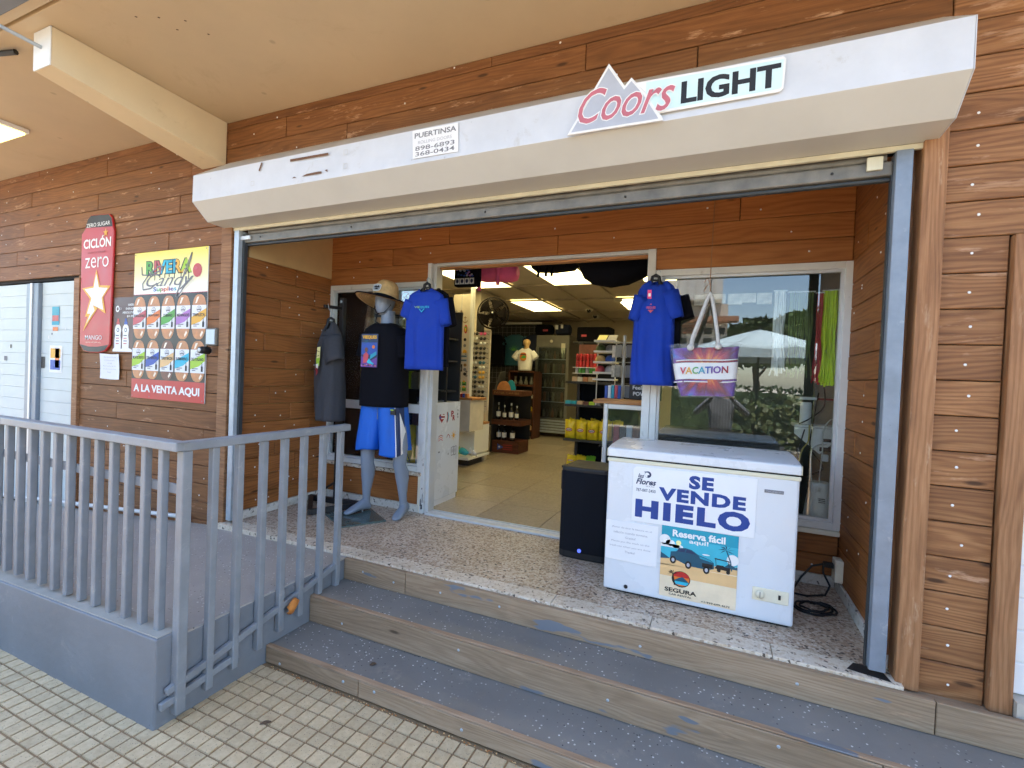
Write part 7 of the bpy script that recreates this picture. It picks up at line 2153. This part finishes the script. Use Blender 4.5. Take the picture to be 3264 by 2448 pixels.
# the photographer, mirrored in the window
pe = thing('person', 'person in a grey striped shirt and dark trousers raising a phone to take a picture', 'person', (.08, -3.12, 0))
me = bpy.data.meshes.new('body')
px_, py_ = .08, -3.10
J = {'pel': (0, 0, .92), 'sp': (0, .01, 1.12), 'ch': (0, .0, 1.32), 'nk': (0, .02, 1.47), 'hb': (0, .03, 1.54), 'hm': (0, .045, 1.62), 'ht': (0, .03, 1.70),
     'sl': (-.19, 0, 1.40), 'el': (-.36, .12, 1.22), 'wl': (-.14, .28, 1.46), 'hl': (-.085, .33, 1.55), 'sr': (.19, 0, 1.40), 'er': (.36, .12, 1.24), 'wr': (.14, .28, 1.46), 'hr': (.085, .33, 1.55),
     'll': (-.10, 0, .86), 'kl': (-.12, .02, .48), 'al': (-.13, -.02, .09), 'tl': (-.14, .14, .035), 'lr': (.10, 0, .86), 'kr': (.12, .02, .48), 'ar': (.13, -.02, .09), 'tr': (.14, .14, .035)}
RAD = {'pel': .15, 'sp': .15, 'ch': .165, 'nk': .06, 'hb': .07, 'hm': .095, 'ht': .06, 'sl': .075, 'el': .048, 'wl': .032, 'hl': .036, 'sr': .075, 'er': .048, 'wr': .032, 'hr': .036, 'll': .095, 'kl': .065, 'al': .045, 'tl': .035, 'lr': .095, 'kr': .065, 'ar': .045, 'tr': .035}
ks = list(J)
ed = [('pel', 'sp'), ('sp', 'ch'), ('ch', 'nk'), ('nk', 'hb'), ('hb', 'hm'), ('hm', 'ht'), ('ch', 'sl'), ('sl', 'el'), ('el', 'wl'), ('wl', 'hl'), ('ch', 'sr'), ('sr', 'er'), ('er', 'wr'), ('wr', 'hr'), ('pel', 'll'), ('ll', 'kl'), ('kl', 'al'), ('al', 'tl'), ('pel', 'lr'), ('lr', 'kr'), ('kr', 'ar'), ('ar', 'tr')]
me.from_pydata([(px_ + J[k][0], py_ + J[k][1], J[k][2]) for k in ks], [(ks.index(a), ks.index(b)) for a, b in ed], [])
body = bpy.data.objects.new('body', me); COL.objects.link(body)
body.parent = pe; body.matrix_parent_inverse = WM[pe.name].inverted()
bmp_ = body.modifiers.new('skin', 'SKIN'); body.modifiers.new('sub', 'SUBSURF').levels = 2
body.modifiers['sub'].render_levels = 2
for i, k in enumerate(ks):
    sv = me.skin_vertices[0].data[i]; sv.radius = (RAD[k], RAD[k] * .85); sv.use_root = (k == 'pel')
m, nt, b = newmat('person_clothes')
gc_ = nd(nt, 'NewGeometry'); sz = nd(nt, 'SeparateXYZ', {'Vector': gc_.outputs['Position']})
wv = mth(nt, 'SINE', mth(nt, 'MULTIPLY', sz.outputs[0], 160.0))
shirt = ramp(nt, wv, [(0.3, srgb(84, 84, 92)), (0.9, srgb(150, 150, 156))])
isleg = ramp(nt, sz.outputs[2], [(.90, (0, 0, 0, 1)), (.905, (1, 1, 1, 1))])
c1 = mixc(nt, isleg, srgb(44, 44, 50), shirt)
ishead = ramp(nt, mth(nt, 'SUBTRACT', sz.outputs[2], .48), [(.985, (0, 0, 0, 1)), (.99, (1, 1, 1, 1))])
c2 = mixc(nt, ishead, c1, srgb(150, 106, 80))
nt.links.new(c2, b.inputs['Base Color']); b.inputs['Roughness'].default_value = .8
me.materials.append(m)
mb = MB(); mb.loft([ring((px_, py_ + .02, 1.60 + z), (w, 0, 0), (0, w * 1.1, 0), 16) for z, w in ((0.02, .098), (.06, .103), (.10, .09), (.13, .05), (.138, .01))], 'ink_black'); mb.build('hair', pe)
ph = bx('phone', px_ - .078, px_ + .078, py_ + .375, py_ + .385, 1.53, 1.605, 'black_plastic', None, .004)
tag(ph, 'black phone held up sideways by the photographer', 'phone')

hd_ = thing('hedge', 'clipped dark green hedge along the far side of the street', 'hedge', (0, -13.2, 0))
mb = MB()
for _ in range(5200):
    p = Vector((rnd.uniform(-16, 16), -13.2 + rnd.gauss(0, .35), rnd.uniform(0.0, 1.7) ** 1.0))
    a = Vector((rnd.uniform(-1, 1), rnd.uniform(-.4, .4), rnd.uniform(-1, 1))).normalized() * rnd.uniform(.06, .13); b = a.orthogonal().normalized() * .06
    mb.add([p - a, p + b, p + a, p - b], [(0, 1, 2, 3)], rnd.choice(['leaf_a', 'leaf_a', 'leaf_b']))
mb.build('foliage', hd_)
bx('core', -16, 16, -13.4, -13.0, 0, 1.45, 'leaf_a', hd_)
